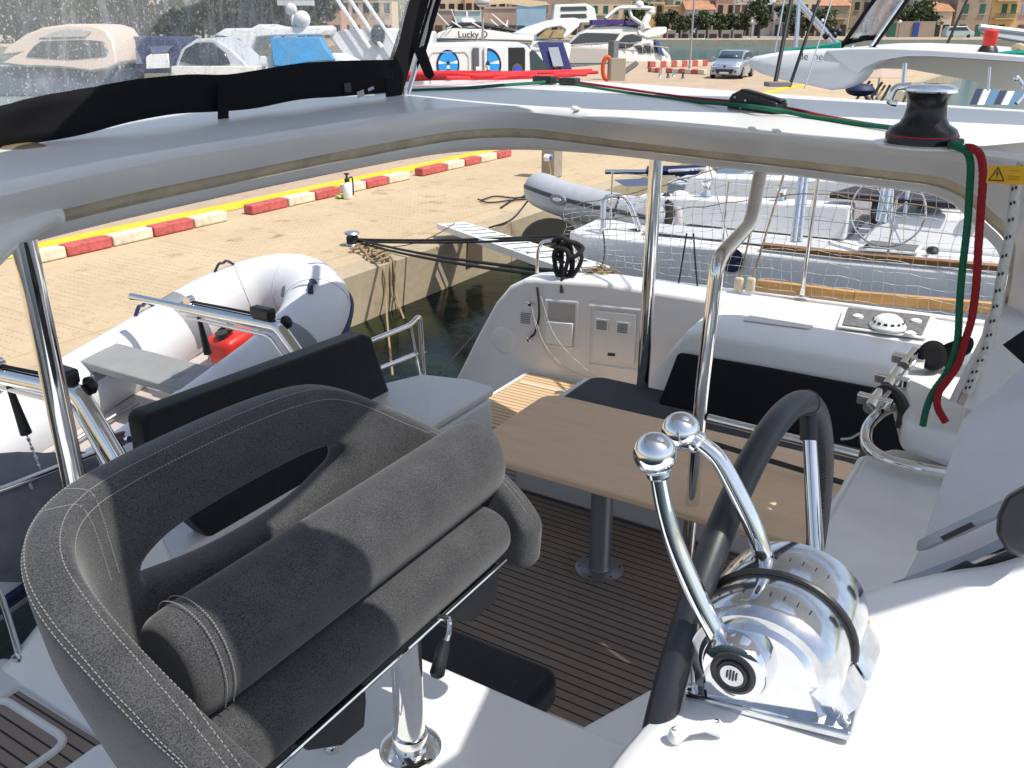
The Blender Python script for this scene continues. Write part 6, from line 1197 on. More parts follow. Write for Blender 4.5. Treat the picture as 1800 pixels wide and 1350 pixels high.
MB().loft([gsec(.95, .80, 1.0), gsec(1.75, .80, 1.43), gsec(2.4, .80, 1.47), gsec(3.2, .79, 1.42), gsec(3.8, .76, 1.05)]).build("cabin", carS, car, bevel=.03, seg=2)
gl_ = MB().loft([[K(1.02, -.68, 1.045), K(1.02, .68, 1.045)], [K(1.7, -.60, 1.41), K(1.7, .60, 1.41)]], cap=False, closed=False).build("windscreen", glassb, car, solid=.03)
for s_ in (-1, 1):
    MB().prism([K(1.15, .805 * s_, 1.03), K(1.85, .735 * s_, 1.36), K(3.1, .72 * s_, 1.35), K(3.5, .79 * s_, 1.04)], sidec * .02 * s_).build("side_window", glassb, car)
    MB().obox(K(1.15, .98 * s_, 1.05), fwd * .06, sidec * .10, (0, 0, .07)).build("mirror", carS, car, bevel=.03)
    MB().loft([[K(-.01, .42 * s_, .64), K(.05, .72 * s_, .62), K(.5, .82 * s_, .86), K(.35, .62 * s_, .86)], [K(-.03, .42 * s_, .655), K(.03, .74 * s_, .63), K(.5, .845 * s_, .88), K(.33, .62 * s_, .885)]]).build("headlight", lampm, car)
    MB().lathe(K(-.03, .62 * s_, .40), fwd, [(.07, 0), (.07, .02), (0, .025)], 12).build("fog_lamp", grey, car)
    for l_ in (.75, 3.25): wheel(car, K(l_, .80 * s_, .31), sidec, .31)
MB().loft([[K(-.045, -.52, .50), K(-.045, .52, .50), K(-.045, .42, .30), K(-.045, -.42, .30)], [K(-.0, -.56, .54), K(-.0, .56, .54), K(-.0, .44, .27), K(-.0, -.44, .27)]]).build("grille", black, car)
MB().obox(K(-.06, 0, .33), sidec * .26, fwd * .01, (0, 0, .05)).build("number_plate", plate_m, car)
MB().prism([K(-.03, -.08, .68), K(-.03, -.02, .74), K(-.03, .03, .70), K(-.03, .08, .75), K(-.03, .04, .62), K(-.03, -.04, .62)], fwd * .02).build("badge", navy, car)
# van
v0 = CF(-2.75, 29.0, .65); ang_v = R(60); vf = (_fw * math.cos(ang_v) + _rt * math.sin(ang_v)); vs = Vector((0, 0, 1)).cross(vf)  # vs points away from camera? left of heading
def V(l, s, h): return v0 + vf * l + vs * s + Vector((0, 0, h))
van = thing("van", "white delivery van with a round blue lighthouse emblem and an open sliding door", "van", v0)
sp2 = [(0, .35), (0, 1.2), (.05, 2.2), (.25, 2.32), (3.4, 2.34), (3.75, 2.25), (4.75, 1.35), (5.35, 1.15), (5.5, .9), (5.5, .35)]
MB().loft([[V(l * (1 if s in (0.03, 1.87) else 1), s, h * (0.985 if (s in (0.0, 1.9) and h > 2) else 1)) for l, h in sp2] for s in (0.0, 0.06, 1.84, 1.9)]).build("body", vanw, van, bevel=.04, seg=3)
MB().prism([V(l, -.02, h) for l, h in ((3.05, .7), (2.98, 2.12), (3.02, 2.18), (3.62, 2.18), (3.66, 2.1), (3.66, .7))], vs * .015).build("door_opening", black, van)
sw = MB().prism([V(l, -.02, h) for l, h in ((3.88, 1.38), (3.84, 2.05), (3.95, 2.1), (4.05, 2.05), (4.75, 1.35))], vs * .012).build("side_window", glassb, van)
MB().obox(V(4.75, -.12, 1.45), vf * .10, vs * .09, (0, 0, .14)).build("mirror", black, van, bevel=.03)
wb = MB().loft([[V(3.8, .12, 2.27), V(3.8, 1.78, 2.27)], [V(4.72, .12, 1.42), V(4.72, 1.78, 1.42)]], cap=False, closed=False).build("windscreen", glassb, van, solid=.03)
MB().obox(V(1.83, -.05, 1.35), vf * .11, vs * .03, (0, 0, .85)).build("door_edge", grey, van, bevel=.08, seg=3)
MB().obox(V(1.88, -.09, 1.55), vf * .09, vs * .03, (0, 0, .08)).build("door_hinge", vanw, van, bevel=.01)
sdr = MB().obox(V(2.55, -.06, 1.35), vf * .44, vs * .03, (0, 0, .88)).build("sliding_door", vanw, van, bevel=.05, seg=3)
m = MB(); m.tube([V(.25, -.015, .75), V(.22, -.015, 1.95), V(.35, -.015, 2.08), V(1.45, -.015, 2.08), V(1.58, -.015, 1.95), V(1.58, -.015, .75)], .012, 6); m.build("panel_crease", mat("crease", (.45, .46, .48), .5), van)
blu = mat("logo_blue", (.02, .30, .72), .5); nvy = mat("logo_navy", (.01, .02, .06), .5)
def logo(c, rx, ry, par, full=True):
    def Q(a, k=1, o=0): return c + vf * rx * k * math.cos(a) + Vector((0, 0, ry * k * math.sin(a))) - vs * (.004 + o)
    A0, A1 = (0, 2 * math.pi) if full else (-math.pi / 2, math.pi / 2)
    L1 = [Q(A0 + (A1 - A0) * k / 40) for k in range(41 if not full else 40)]; lg_ = MB().prism(L1, -vs * .003).build("emblem_ring", nvy, par)
    MB().prism([Q(A0 + (A1 - A0) * k / 40, .84, .006) for k in range(41 if not full else 40)], -vs * .003).build("emblem_field", blu, lg_)
    wh_ = MB()
    def tri(p): wh_.prism([c + vf * rx * a + Vector((0, 0, ry * b)) - vs * .012 for a, b in p], -vs * .003)
    tri([(0.08, .12), (.8, .30), (.84, .08)]); 
    if full: tri([(-.08, .12), (-.84, .08), (-.8, .30)]); tri([(-.16, -.82), (.16, -.82), (.11, 0), (-.11, 0)])
    else: tri([(0, -.82), (.16, -.82), (.11, 0), (0, 0)])
    tri([(-.12, -.05), (.12, -.05), (.1, .02), (-.1, .02)]); wh_.build("lighthouse_beams", white, lg_)
    bk2 = MB(); bk2.prism([c + vf * rx * a + Vector((0, 0, ry * b)) - vs * .018 for a, b in ((-.13, .02), (.13, .02), (.12, .16), (.03, .30), (-.03, .30), (-.12, .16))], -vs * .003); bk2.prism([c + vf * rx * a + Vector((0, 0, ry * b)) - vs * .018 for a, b in ((-.14, -.48), (.14, -.48), (.13, -.25), (-.13, -.25))], -vs * .003); bk2.build("lighthouse_lantern", nvy, lg_)
logo(V(.86, -.01, 1.70), .40, .45, van); logo(V(2.22, -.10, 1.66), .50, .52, sdr, False)
dr_ = MB().lathe(V(3.35, -.03, 1.5), -vs, [(.2, 0), (.2, .01), (0, .012)], 20).build("round_sticker", grey, van); MB().obox(V(3.35, -.05, 1.5), vf * .13, vs * .006, (0, 0, .10)).build("blue_square", mat("sticker_blue", (.03, .08, .6), .5), dr_)
for l_ in (.95, 4.5):
    for s_ in (.1, 1.8): wheel(van, V(l_, s_, .34), vs, .34, .1)
# lamps
def lampp(px_, ptop, d, label, globe=.28):
    top_ = D(px_, ptop, d); b = Vector((top_.x, top_.y, .65)); t = thing("street_lamp", label, "street lamp", b)
    MB().tube([b, b + Vector((0, 0, .8)), top_ - Vector((0, 0, .2))], [.09, .07, .055], 10).build("lamp_post", mat("lamp_grey", (.35, .35, .35), .5) if "lamp_grey" not in bpy.data.materials else bpy.data.materials["lamp_grey"], t)
    MB().lathe(top_ - Vector((0, 0, .2)), (0, 0, 1), [(.06, 0), (.12, .12), (.30, .2), (globe * 1.3, .22)], 16).build("lamp_collar", black, t); MB().ball(top_ + Vector((0, 0, .16)), globe * 1.3, (1, 1, .8), 18, 12).build("lamp_globe", mat("globe", (.6, .62, .65), .2) if "globe" not in bpy.data.materials else bpy.data.materials["globe"], t)
lampp(848, 8, 42, "street lamp with a grey globe standing behind the white van")
lampp(1222, -22, 58, "thin street lamp left of the silver hatchback at the end of the quay")
# lifebuoy post, barriers, pedestal
lb = thing("lifebuoy_stand", "grey post with an orange lifebuoy on the quay behind the red lines", "lifebuoy stand", Z(1075, 137, .65)); b0 = Z(1076, 140, .65)
MB().obox(b0 + Vector((0, 0, 1.0)), (.30, .0, 0), (0, .18, 0), (0, 0, 1.0)).build("post", mat("post_grey", (.16, .16, .17), .6), lb, bevel=.02); 
lcb = D(1067, 120, 42); ux = _rt; MB().tube([lcb + ux * .20 * math.cos(a) + Vector((0, 0, .50 * math.sin(a))) for a in [2 * math.pi * k / 28 for k in range(28)]], .10, 10, closed=True).build("lifebuoy", mat("orange_red", (.75, .10, .02), .5), lb)
MB().obox(D(1085, 122, 41.6), _rt * .35, (.1, .1, 0), (0, 0, .5)).build("box", mat("stand_box", (.42, .36, .28), .6), lb, bevel=.02)
gp = thing("gangplank", "dark gangplank slanting on the quay right of the orange lifebuoy", "gangplank", D(1100, 128, 45)); a, b = D(1088, 133, 44), D(1118, 112, 46); MB().tube([a, b], .16, 4).build("plank", mat("plank_dark", (.08, .08, .08), .7), gp)
for i, (x0, y0, x1, y1, n_, h_) in enumerate(((1140, 116, 1242, 113, 11, .42), (1142, 123, 1160, 125, 3, .28), (1172, 125, 1240, 128, 6, .28))):
    a, b = Z(x0, y0 + 3, .65), Z(x1, y1 + 3, .65)
    for k in range(n_):
        p, q = a.lerp(b, k / n_), a.lerp(b, (k + .96) / n_); u = (q - p) / 2
        tag(MB().obox((p + q) / 2 + Vector((0, 0, h_ / 2)), u, u.cross(Vector((0, 0, 1))).normalized() * .15, (0, 0, h_ / 2)).build("barrier_block", [kr, kw][k % 2], bevel=.03), "%s block, %s of its colour in the %s barrier at the quay end" % (["red", "white"][k % 2], ["first", "second", "third", "fourth", "fifth", "sixth"][k // 2], ["long rear", "short front left", "front right"][i]), "barrier block", "barrier blocks at the end of the quay" + ["", " front left", " front right"][i])
for i, (x, y) in enumerate(((1160, 135), (1174, 137), (1184, 134), (1200, 138))):
    c = Z(x, y, .65); o = MB().lathe(c, (0, 0, 1), [(.12, 0), (.07, .08), (.06, .3), (.11, .36), (0, .4)], 10).build("bollard", [alu, grey][i % 2]); tag(o, ["leftmost of four small bollards beyond the far hardtop edge", "second of four small bollards beyond the far hardtop edge", "third of four small bollards beyond the far hardtop edge", "rightmost and dark of four small bollards beyond the far hardtop edge"][i], "bollard", "small bollards on the quay")
bn = thing("blue_tent", "dark blue canvas boat tent with a grey window right of the van", "boat tent", D(975, 110, 40))
m = MB(); pt_ = [(945, 74), (990, 74), (1006, 124), (960, 126)]
MB().loft([[D(x, y, d) for x, y in pt_] for d in (40, 42)]).build("canvas", mat("navy_canvas", (.025, .03, .13), .8), bn, bevel=.03); MB().prism([D(x, y, 39.9) for x, y in ((964, 84), (981, 83), (990, 116), (973, 117))], (0, 0, 0.001)).build("tent_window", mat("tent_window", (.35, .37, .42), .4), bn, smooth=False, solid=.03)
# ================================================================== MOTOR YACHTS
def poly(par, name, pts, d, m_, th=.06, dz=0.0, bevel=0.0):
    P = [D(x, y, d) for x, y in pts]; return MB().prism(P, _fw * th).build(name, m_, par, bevel=bevel, ang=40)
def shell(par, name, pts, d, m_, depth, bev=.08, shrink=.0):
    P = [D(x, y, d) for x, y in pts]; ce = sum(P, Vector()) / len(P)
    return MB().loft([[ce + (p - ce) * (1 - shrink) for p in P], [p + _fw * .25 for p in P], [p + _fw * (depth - .25) for p in P], [ce + (p - ce) * (1 - shrink) + _fw * depth for p in P]]).build(name, m_, par, bevel=bev, seg=2, ang=40)
cream = mat("yacht_cream", (.74, .71, .64), .3, coat=.4); shade = mat("tinted_screen", (.05, .055, .05), .3); purple = mat("purple_canvas", (.045, .02, .14), .8)
fy = thing("motor_yacht", "cream flybridge motor yacht with a purple screen cover and dark oval windows", "motor yacht", D(1090, 118, 72)); d = 72
shell(fy, "hull", [(995, 84), (1040, 80), (1075, 77), (1100, 79), (1150, 83), (1165, 84), (1178, 97), (1181, 110), (1080, 112), (1010, 112)], d, cream, 4.0, .15)
shell(fy, "superstructure", [(1001, 78), (1021, 58), (1046, 46), (1085, 43), (1120, 50), (1140, 62), (1148, 72), (1158, 84), (1080, 84), (1010, 84)], d + .3, cream, 3.4, .15)
shell(fy, "flybridge_wing", [(1120, 53), (1145, 52), (1160, 48), (1172, 47), (1172, 58), (1160, 64), (1140, 68), (1122, 62)], d + .2, cream, 3.4, .1)
poly(fy, "windscreen", [(1001, 77), (1020, 60), (1030, 57.5), (1090, 58.5), (1080, 74), (1050, 77)], d + .2, shade, .15, bevel=.05)
poly(fy, "side_window", [(1087, 73), (1098, 62), (1112, 59.5), (1128, 63), (1129, 71), (1110, 74)], d + .2, shade, .15, bevel=.05)
poly(fy, "side_window", [(1085, 76), (1122, 75), (1108, 82), (1098, 85), (1085, 85)], d - .1, shade, .15, bevel=.05)
poly(fy, "side_window", [(1116, 80), (1128, 79), (1136, 93), (1124, 93)], d - .1, shade, .15, bevel=.05); poly(fy, "side_window", [(1130, 77), (1143, 76), (1149, 92), (1138, 93)], d - .1, shade, .15, bevel=.05)
poly(fy, "cockpit_opening", [(1148, 72), (1162, 85), (1164, 92), (1151, 93)], d - .05, glassb, .15)
poly(fy, "fly_screen", [(1041, 35), (1096, 34), (1099, 43), (1041, 44)], d + .1, purple, 2.8); poly(fy, "fly_screen", [(1099, 36), (1112, 38), (1127, 44), (1101, 44)], d, purple, .3)
MB().tube(spline([D(x, y, d + .5) for x, y in ((1064, 33), (1074, 24), (1086, 15), (1100, 13), (1130, 13), (1148, 15))], 5), .26, 8, flat=.6).build("radar_arch", cream, fy)
MB().tube(spline([D(x, y, d + .5) for x, y in ((1148, 15), (1140, 28), (1132, 44), (1134, 54))], 5), [.22] * 6 + [.30] * 5 + [.5] * 5, 8).build("arch_leg", cream, fy); MB().tube([D(1105, 12, d + .6), D(1110, 30, d + .6), D(1128, 42, d + .6)], .15, 8).build("arch_leg", cream, fy)
m = MB(); m.ball(D(1124, 9, d + .5), .35); m.ball(D(1146, 15, d + .5), .25, (1.6, 1, .7)); m.ball(D(1146, 21, d + .5), .25, (1.6, 1, .7)); m.build("radome", white, fy)
m = MB(); P = [D(x, y, d - .3) for x, y in ((985, 80), (1040, 76), (1085, 75), (1130, 78), (1175, 84))]; m.tube(P, .035, 6)
for p in spline(P, 3): m.tube([p, p - Vector((0, 0, .7))], .03, 5)
m.build("guard_rail", steel, fy)
m = MB(); 
for q in ((1152, 70, 1160, 95), (1156, 72, 1166, 98)): m.tube([D(q[0], q[1], d - .2), D(q[2], q[3], d - .2)], .1, 6)
m.build("blue_awning", mat("awning_blue", (.06, .10, .22), .7), fy)
shell(fy, "foredeck", [(960, 86), (1000, 82), (1070, 84), (1070, 112), (990, 113)], d - .8, mat("foredeck_tan", (.42, .36, .30), .6), 3, .1)  # foredeck in an even tan
ly = thing("motor_yacht", "white sport yacht with a sweeping arch and a name on its side, behind the van", "motor yacht", D(880, 90, 55)); d = 55
shell(ly, "superstructure", [(762, 70), (768, 58), (790, 50), (850, 52), (905, 60), (940, 62), (938, 75), (850, 77)], d, cream, 4.2, .12, .01)
shell(ly, "arch_wing", [(900, 59), (925, 48), (960, 37), (985, 32), (1010, 31), (1021, 35), (1018, 46), (1000, 62), (985, 72), (995, 52), (985, 46), (960, 50), (940, 63)], d + .1, vanw, 4, .06, .01)
shell(ly, "hull", [(760, 70), (940, 72), (1005, 76), (1000, 112), (765, 112)], d + .2, vanw, 4.4, .2)
poly(ly, "cockpit_curtain", [(943, 67), (958, 54), (992, 51), (990, 66), (960, 70)], d - .1, mat("tan_curtain", (.32, .22, .10), .7, var=.3, vscale=3), .1)
m = MB(); m.tube([D(945, 69, d - .2), D(992, 67, d - .2)], .05, 6); m.tube([D(965, 68, d - .2), D(973, 54, d - .2)], .04, 6); m.build("curtain_rail", grey, ly)
m = MB(); m.tube(spline([D(x, y, d - .1) for x, y in ((765, 68), (800, 68.5), (850, 70), (900, 71), (935, 72))], 4), .05, 5); m.build("hull_stripe", grey, ly)
text("boat_name", "Lucky D", mat("name_ink", (.03, .03, .05), .5), D(831, 61, d - .15), _rt, (0, 0, 1), .55, ly, .01, .008)
m = MB(); m.tube(spline([D(x, y, d + .8) for x, y in ((788, 50), (800, 44), (840, 42), (870, 47), (905, 54), (912, 58))], 4), .25, 6, flat=.5); m.build("dark_bulwark_cover", black, ly)
m = MB(); rng = random.Random(4)
for i in range(8): a = D(rng.uniform(785, 910), 50, d + 1); MB().tube([a, a + Vector((rng.uniform(-2, 2), rng.uniform(-1, 1), rng.uniform(.3, 1.1)))], .04, 5).build("deck_pole", white, ly)
MB().ball(D(817, 40, d + 1), .3).build("radome", white, ly); MB().ball(D(827, 42, d + 1), .35).build("radome", white, ly)
MB().tube([D(1048, 10 + 0 * k, d + 3) if False else D(785, 50, d + .5), D(795, 46, d + .5)], .04, 5).build("rail", steel, ly)
by = thing("motor_yacht", "white yacht with two window bands, behind the name-lettered yacht's arch", "motor yacht", D(960, 40, 90)); d = 92
shell(by, "superstructure", [(975, 8), (1030, 6), (1045, 14), (1050, 40), (970, 42)], d, cream, 4, .1)
for k in range(2): poly(by, "window_band", [(986, 12 + 13 * k), (1030, 11 + 13 * k), (1032, 17 + 13 * k), (986, 18 + 13 * k)], d - .1, shade, .1)
o = thing("sun_awning", "long tan sun awning stretched above the yacht behind the street lamp", "awning", D(900, 15, 80)); P1 = [(842, 4), (870, -2), (905, -3), (960, 3), (972, 12), (966, 8), (930, 12), (890, 6), (855, 9)]
MB().loft([[D(x, y, dd) for x, y in P1] for dd in (80, 82.5)]).build("awning_cloth", beige, o)
for i, (px0, w_, y0, d, kind, lab) in enumerate(((0, 205, 42, 36, 0, "pale beige arched-roof motor boat, leftmost through the salted curtain"), (300, 120, 52, 37, 2, "low grey motor boat with a dark dome window, through the curtain"), (205, 120, 56, 38, 1, "motor boat under a navy cover with a white panel, through the curtain"))):
    t = thing("motor_boat", lab, "motor boat", D(px0 + w_ / 2, y0 + 80, d)); bm_ = mat("boat_beige", (.62, .50, .40), .4) if kind == 0 else white; cov = mat("navy_cover", (.02, .03, .09), .7) if kind else dark
    if kind == 0:
        shell(t, "cabin_roof", [(0, 98), (10, 84), (45, 60), (75, 48), (120, 42), (160, 43), (185, 50), (200, 72), (206, 112), (190, 122), (160, 127), (110, 120), (40, 118), (0, 112), (30, 95)], d, bm_, 3, .1)
        poly(t, "window_band", [(44, 99), (58, 82), (72, 72), (150, 70), (182, 73), (190, 90), (186, 99), (120, 104), (70, 101)], d - .06, shade, .1, bevel=.05)
        poly(t, "roof_hatch", [(66, 68), (90, 56), (118, 50), (145, 50), (162, 54), (150, 66)], d - .06, mat("roof_grey", (.38, .36, .33), .5), .1, bevel=.05)
        shell(t, "hull", [(-30, 118), (206, 120), (206, 170), (-30, 170)], d + .3, mat("hull_dark_blue", (.06, .08, .12), .4), 3, .1)  # dark blue hull below the beige cabin
    elif kind == 1:
        shell(t, "cover", [(200, 64), (310, 66), (318, 80), (325, 128), (200, 130)], d, cov, 3, .1); poly(t, "windscreen", [(206, 78), (235, 80), (250, 112), (206, 114)], d - .1, mat("screen_blue", (.16, .2, .3), .2), .1)
        poly(t, "seat_panel", [(256, 100), (264, 95), (296, 94), (298, 120), (256, 122)], d - .12, white, .1, bevel=.04); poly(t, "cover_band", [(262, 82), (305, 80), (292, 93), (266, 94)], d - .12, mat("band_blue", (.10, .14, .24), .6), .1)
    else:
        shell(t, "cabin", [(308, 112), (318, 86), (345, 68), (375, 66), (405, 84), (440, 118), (430, 132), (310, 128)], d, mat("cabin_grey", (.50, .52, .56), .4), 3, .1)
        poly(t, "windscreen", [(315, 108), (325, 86), (345, 75), (372, 74), (395, 92), (405, 112), (360, 118)], d - .1, dark, .1, bevel=.05); shell(t, "deck", [(300, 116), (450, 116), (450, 140), (300, 140)], d - .3, cream, 1, .05)
t = thing("motor_boat", "white flybridge boat with a bright blue cover over its stern, seen through the curtain", "motor boat", D(520, 110, 45)); d = 45
shell(t, "superstructure", [(375, 62), (395, 50), (440, 50), (455, 42), (480, 48), (565, 45), (572, 52), (566, 62), (480, 64), (450, 66), (440, 92), (410, 72)], d, white, 3.5, .1)
poly(t, "side_window", [(388, 62), (420, 68), (440, 88), (450, 98), (446, 104), (420, 84)], d - .1, dark, .1); poly(t, "blue_cover", [(474, 66), (562, 64), (572, 84), (588, 106), (540, 110), (500, 118), (480, 116)], d - .2, mat("cyan_cover", (.03, .30, .62), .6, var=.15, vscale=1), .8, bevel=.06); shell(t, "hull", [(400, 100), (590, 96), (640, 120), (420, 135)], d + .2, white, 3, .1)
m = MB(); m.ball(D(531, 34, d), .42); m.ball(D(512, 16, d), .30); m.obox(D(520, 5, d), _rt * .9, _fw * .2, (0, 0, .12)); m.tube([D(515, 44, d), D(514, 10, d)], .08, 6); m.build("radar_mast", white, t)
t = thing("motor_boat", "white boat with leaning arch struts and a dark fender, right end of the curtain", "motor boat", D(640, 90, 48)); d = 48
shell(t, "hull", [(575, 60), (600, 52), (680, 50), (760, 56), (760, 120), (620, 120)], d, mat("boat_grey_white", (.62, .63, .65), .4), 3, .1)
m = MB(); 
for x in (0, 22, 48): m.tube([D(590 + x, -5, d - .5), D(650 + x, 84, d - .5)], .10, 6)
m.build("arch_struts", white, t); MB().ball(D(664, 62, d - .4), .40, (1, 1, 1.3)).build("dark_fender", dark, t)
tag(MB().prism([CF(-90, 47, 0), CF(-5, 60, 0), CF(-5, 66, 0), CF(-90, 60, 0)], (0, 0, .9)).build("far_pier", wallc), "far pier behind the moored motor boats", kind="structure")
# ================================================================== FAR SHORE
tag(MB().prism([CF(-260, 150, -1), CF(260, 150, -1), CF(260, 205, -1), CF(-260, 205, -1)], (0, 0, 2.0)).build("far_quay", concrete("far_quay_stone", (.30, .25, .19), (.44, .37, .28))), "stone waterfront of the town across the water", kind="structure")
m = MB(); rows = []
rng = random.Random(2)
for j, (Y_, h_) in enumerate(((226, 1.2), (245, 9), (270, 16), (330, 24), (420, 26))): rows.append([CF(-450 + 45 * i, Y_, h_ + rng.uniform(-1, 1) * (j > 0)) for i in range(21)])
tag(m.loft(rows, cap=False, closed=False).build("hillside", mat("dry_hill", (.10, .10, .05), .95, var=.5, vscale=.25)), "dry hillside behind the town", kind="structure")
PAL = {"ochre": (.66, .43, .18), "cream": (.66, .52, .36), "white": (.74, .70, .64), "taupe": (.36, .28, .21), "pink": (.58, .37, .27), "grey": (.44, .41, .38), "peach": (.70, .43, .24), "paleblue": (.45, .53, .62)}
WM = {k: mat("wall_" + k, v, .9, var=.14, vscale=.5, detail=8, bump=.1, bscale=3) for k, v in PAL.items()}
shut = {"green": mat("shutter_green", (.02, .11, .06), .6), "dark": mat("opening_dark", (.025, .022, .02), .6), "brown": mat("shutter_brown", (.13, .07, .04), .6), "blue": mat("door_blue", (.03, .06, .28), .6), "grey": mat("shutter_greyblue", (.28, .33, .40), .6)}
roofm = mat("roof_tile", (.40, .20, .11), .9, var=.3, vscale=1.5); ledge = mat("ledge", (.5, .44, .36), .8)
def house(x0, x1, ytop, d, wall, sh, floors, cols, label, roof=False, zb=1.0, fh=3.1, yaw=0, wsz=(.5, .85), door=None, group="houses across the water", balc=False):
    a, b = D(x0, 40, d), D(x1, 40, d); a.z = b.z = zb; W = (b - a).length; u = (b - a).normalized(); u = Matrix.Rotation(R(yaw), 3, 'Z') @ u; n_ = Vector((-u.y, u.x, 0)); 
    if n_.dot(_fw) < 0: n_ = -n_
    H_ = D(x0, ytop, d).z - zb if ytop is not None else floors * fh
    t = thing("house", label, "house", (a + b) / 2, group=group)
    w_ = MB().prism([a, b, b + n_ * 9, a + n_ * 9], (0, 0, H_)).build("wall", WM[wall], t, smooth=False)
    if roof: 
        m = MB(); r0 = [p + Vector((0, 0, H_)) for p in (a - u * .3 - n_ * .3, b + u * .3 - n_ * .3, b + u * .3 + n_ * 9.3, a - u * .3 + n_ * 9.3)]; r1 = [r0[0].lerp(r0[3], .45) + Vector((0, 0, 1.7)), r0[1].lerp(r0[2], .45) + Vector((0, 0, 1.7))]
        m.add(r0 + r1, [(0, 1, 5, 4), (2, 3, 4, 5), (0, 4, 3), (1, 2, 5), (0, 3, 2, 1)]); m.build("roof", roofm, t, smooth=False)
    else: MB().prism([a - n_ * .12 - u * .05, b - n_ * .12 + u * .05, b - n_ * .001 + u * .05, a - n_ * .001 - u * .05], (0, 0, .22)).build("cornice", ledge, t).location.z += H_ - .3
    rr = random.Random(int(x0 * 7 + x1))
    nf = max(1, int(H_ / fh + .35))
    for f in range(min(nf, 4)):
        for c in range(cols):
            if rr.random() < .08: continue
            cx = a.lerp(b, (c + .5) / cols) + u * rr.uniform(-.12, .12); gr_ = f == 0
            hw, hh = (wsz[0] * (1.15 if gr_ else 1), 1.05 if gr_ else wsz[1]); cz = zb + f * fh + (1.06 if gr_ else 1.75)
            if cz + hh > zb + H_ - .2: continue
            k_ = sh if not gr_ else rr.choice(["dark", "brown", sh])
            wn__ = MB().obox(Vector((cx.x, cx.y, cz)) - n_ * .02, u * hw, n_ * .05, (0, 0, hh)).build("door" if gr_ and rr.random() < .6 else "window", shut[k_], t, smooth=False)
            if not gr_: MB().obox(Vector((cx.x, cx.y, cz - hh - .08)) - n_ * .1, u * (hw + .12), n_ * .12, (0, 0, .06)).build("sill", ledge, wn__, smooth=False)
    if balc:
        for f in range(1, min(nf, 3)):
            z_ = zb + f * fh + .05; MB().obox((a + b) / 2 + Vector((0, 0, z_ - zb)) - n_ * .6, u * (W * .42), n_ * .6, (0, 0, .08)).build("balcony", ledge, t, smooth=False)
            m = MB(); p0, p1 = (a + b) / 2 - u * W * .42 - n_ * 1.15, (a + b) / 2 + u * W * .42 - n_ * 1.15
            for q in range(15): p = p0.lerp(p1, q / 14); m.tube([p + Vector((0, 0, z_ - zb)), p + Vector((0, 0, z_ - zb + .95))], .03, 4)
            m.tube([p0 + Vector((0, 0, z_ - zb + .95)), p1 + Vector((0, 0, z_ - zb + .95))], .04, 4); m.build("balcony_rail", shut["dark"], t, smooth=False)
    return t
C = {"ochre": "ochre", "cream": "cream", "white": "white", "taupe": "brown-grey", "pink": "pink", "grey": "grey", "peach": "peach", "paleblue": "pale blue"}
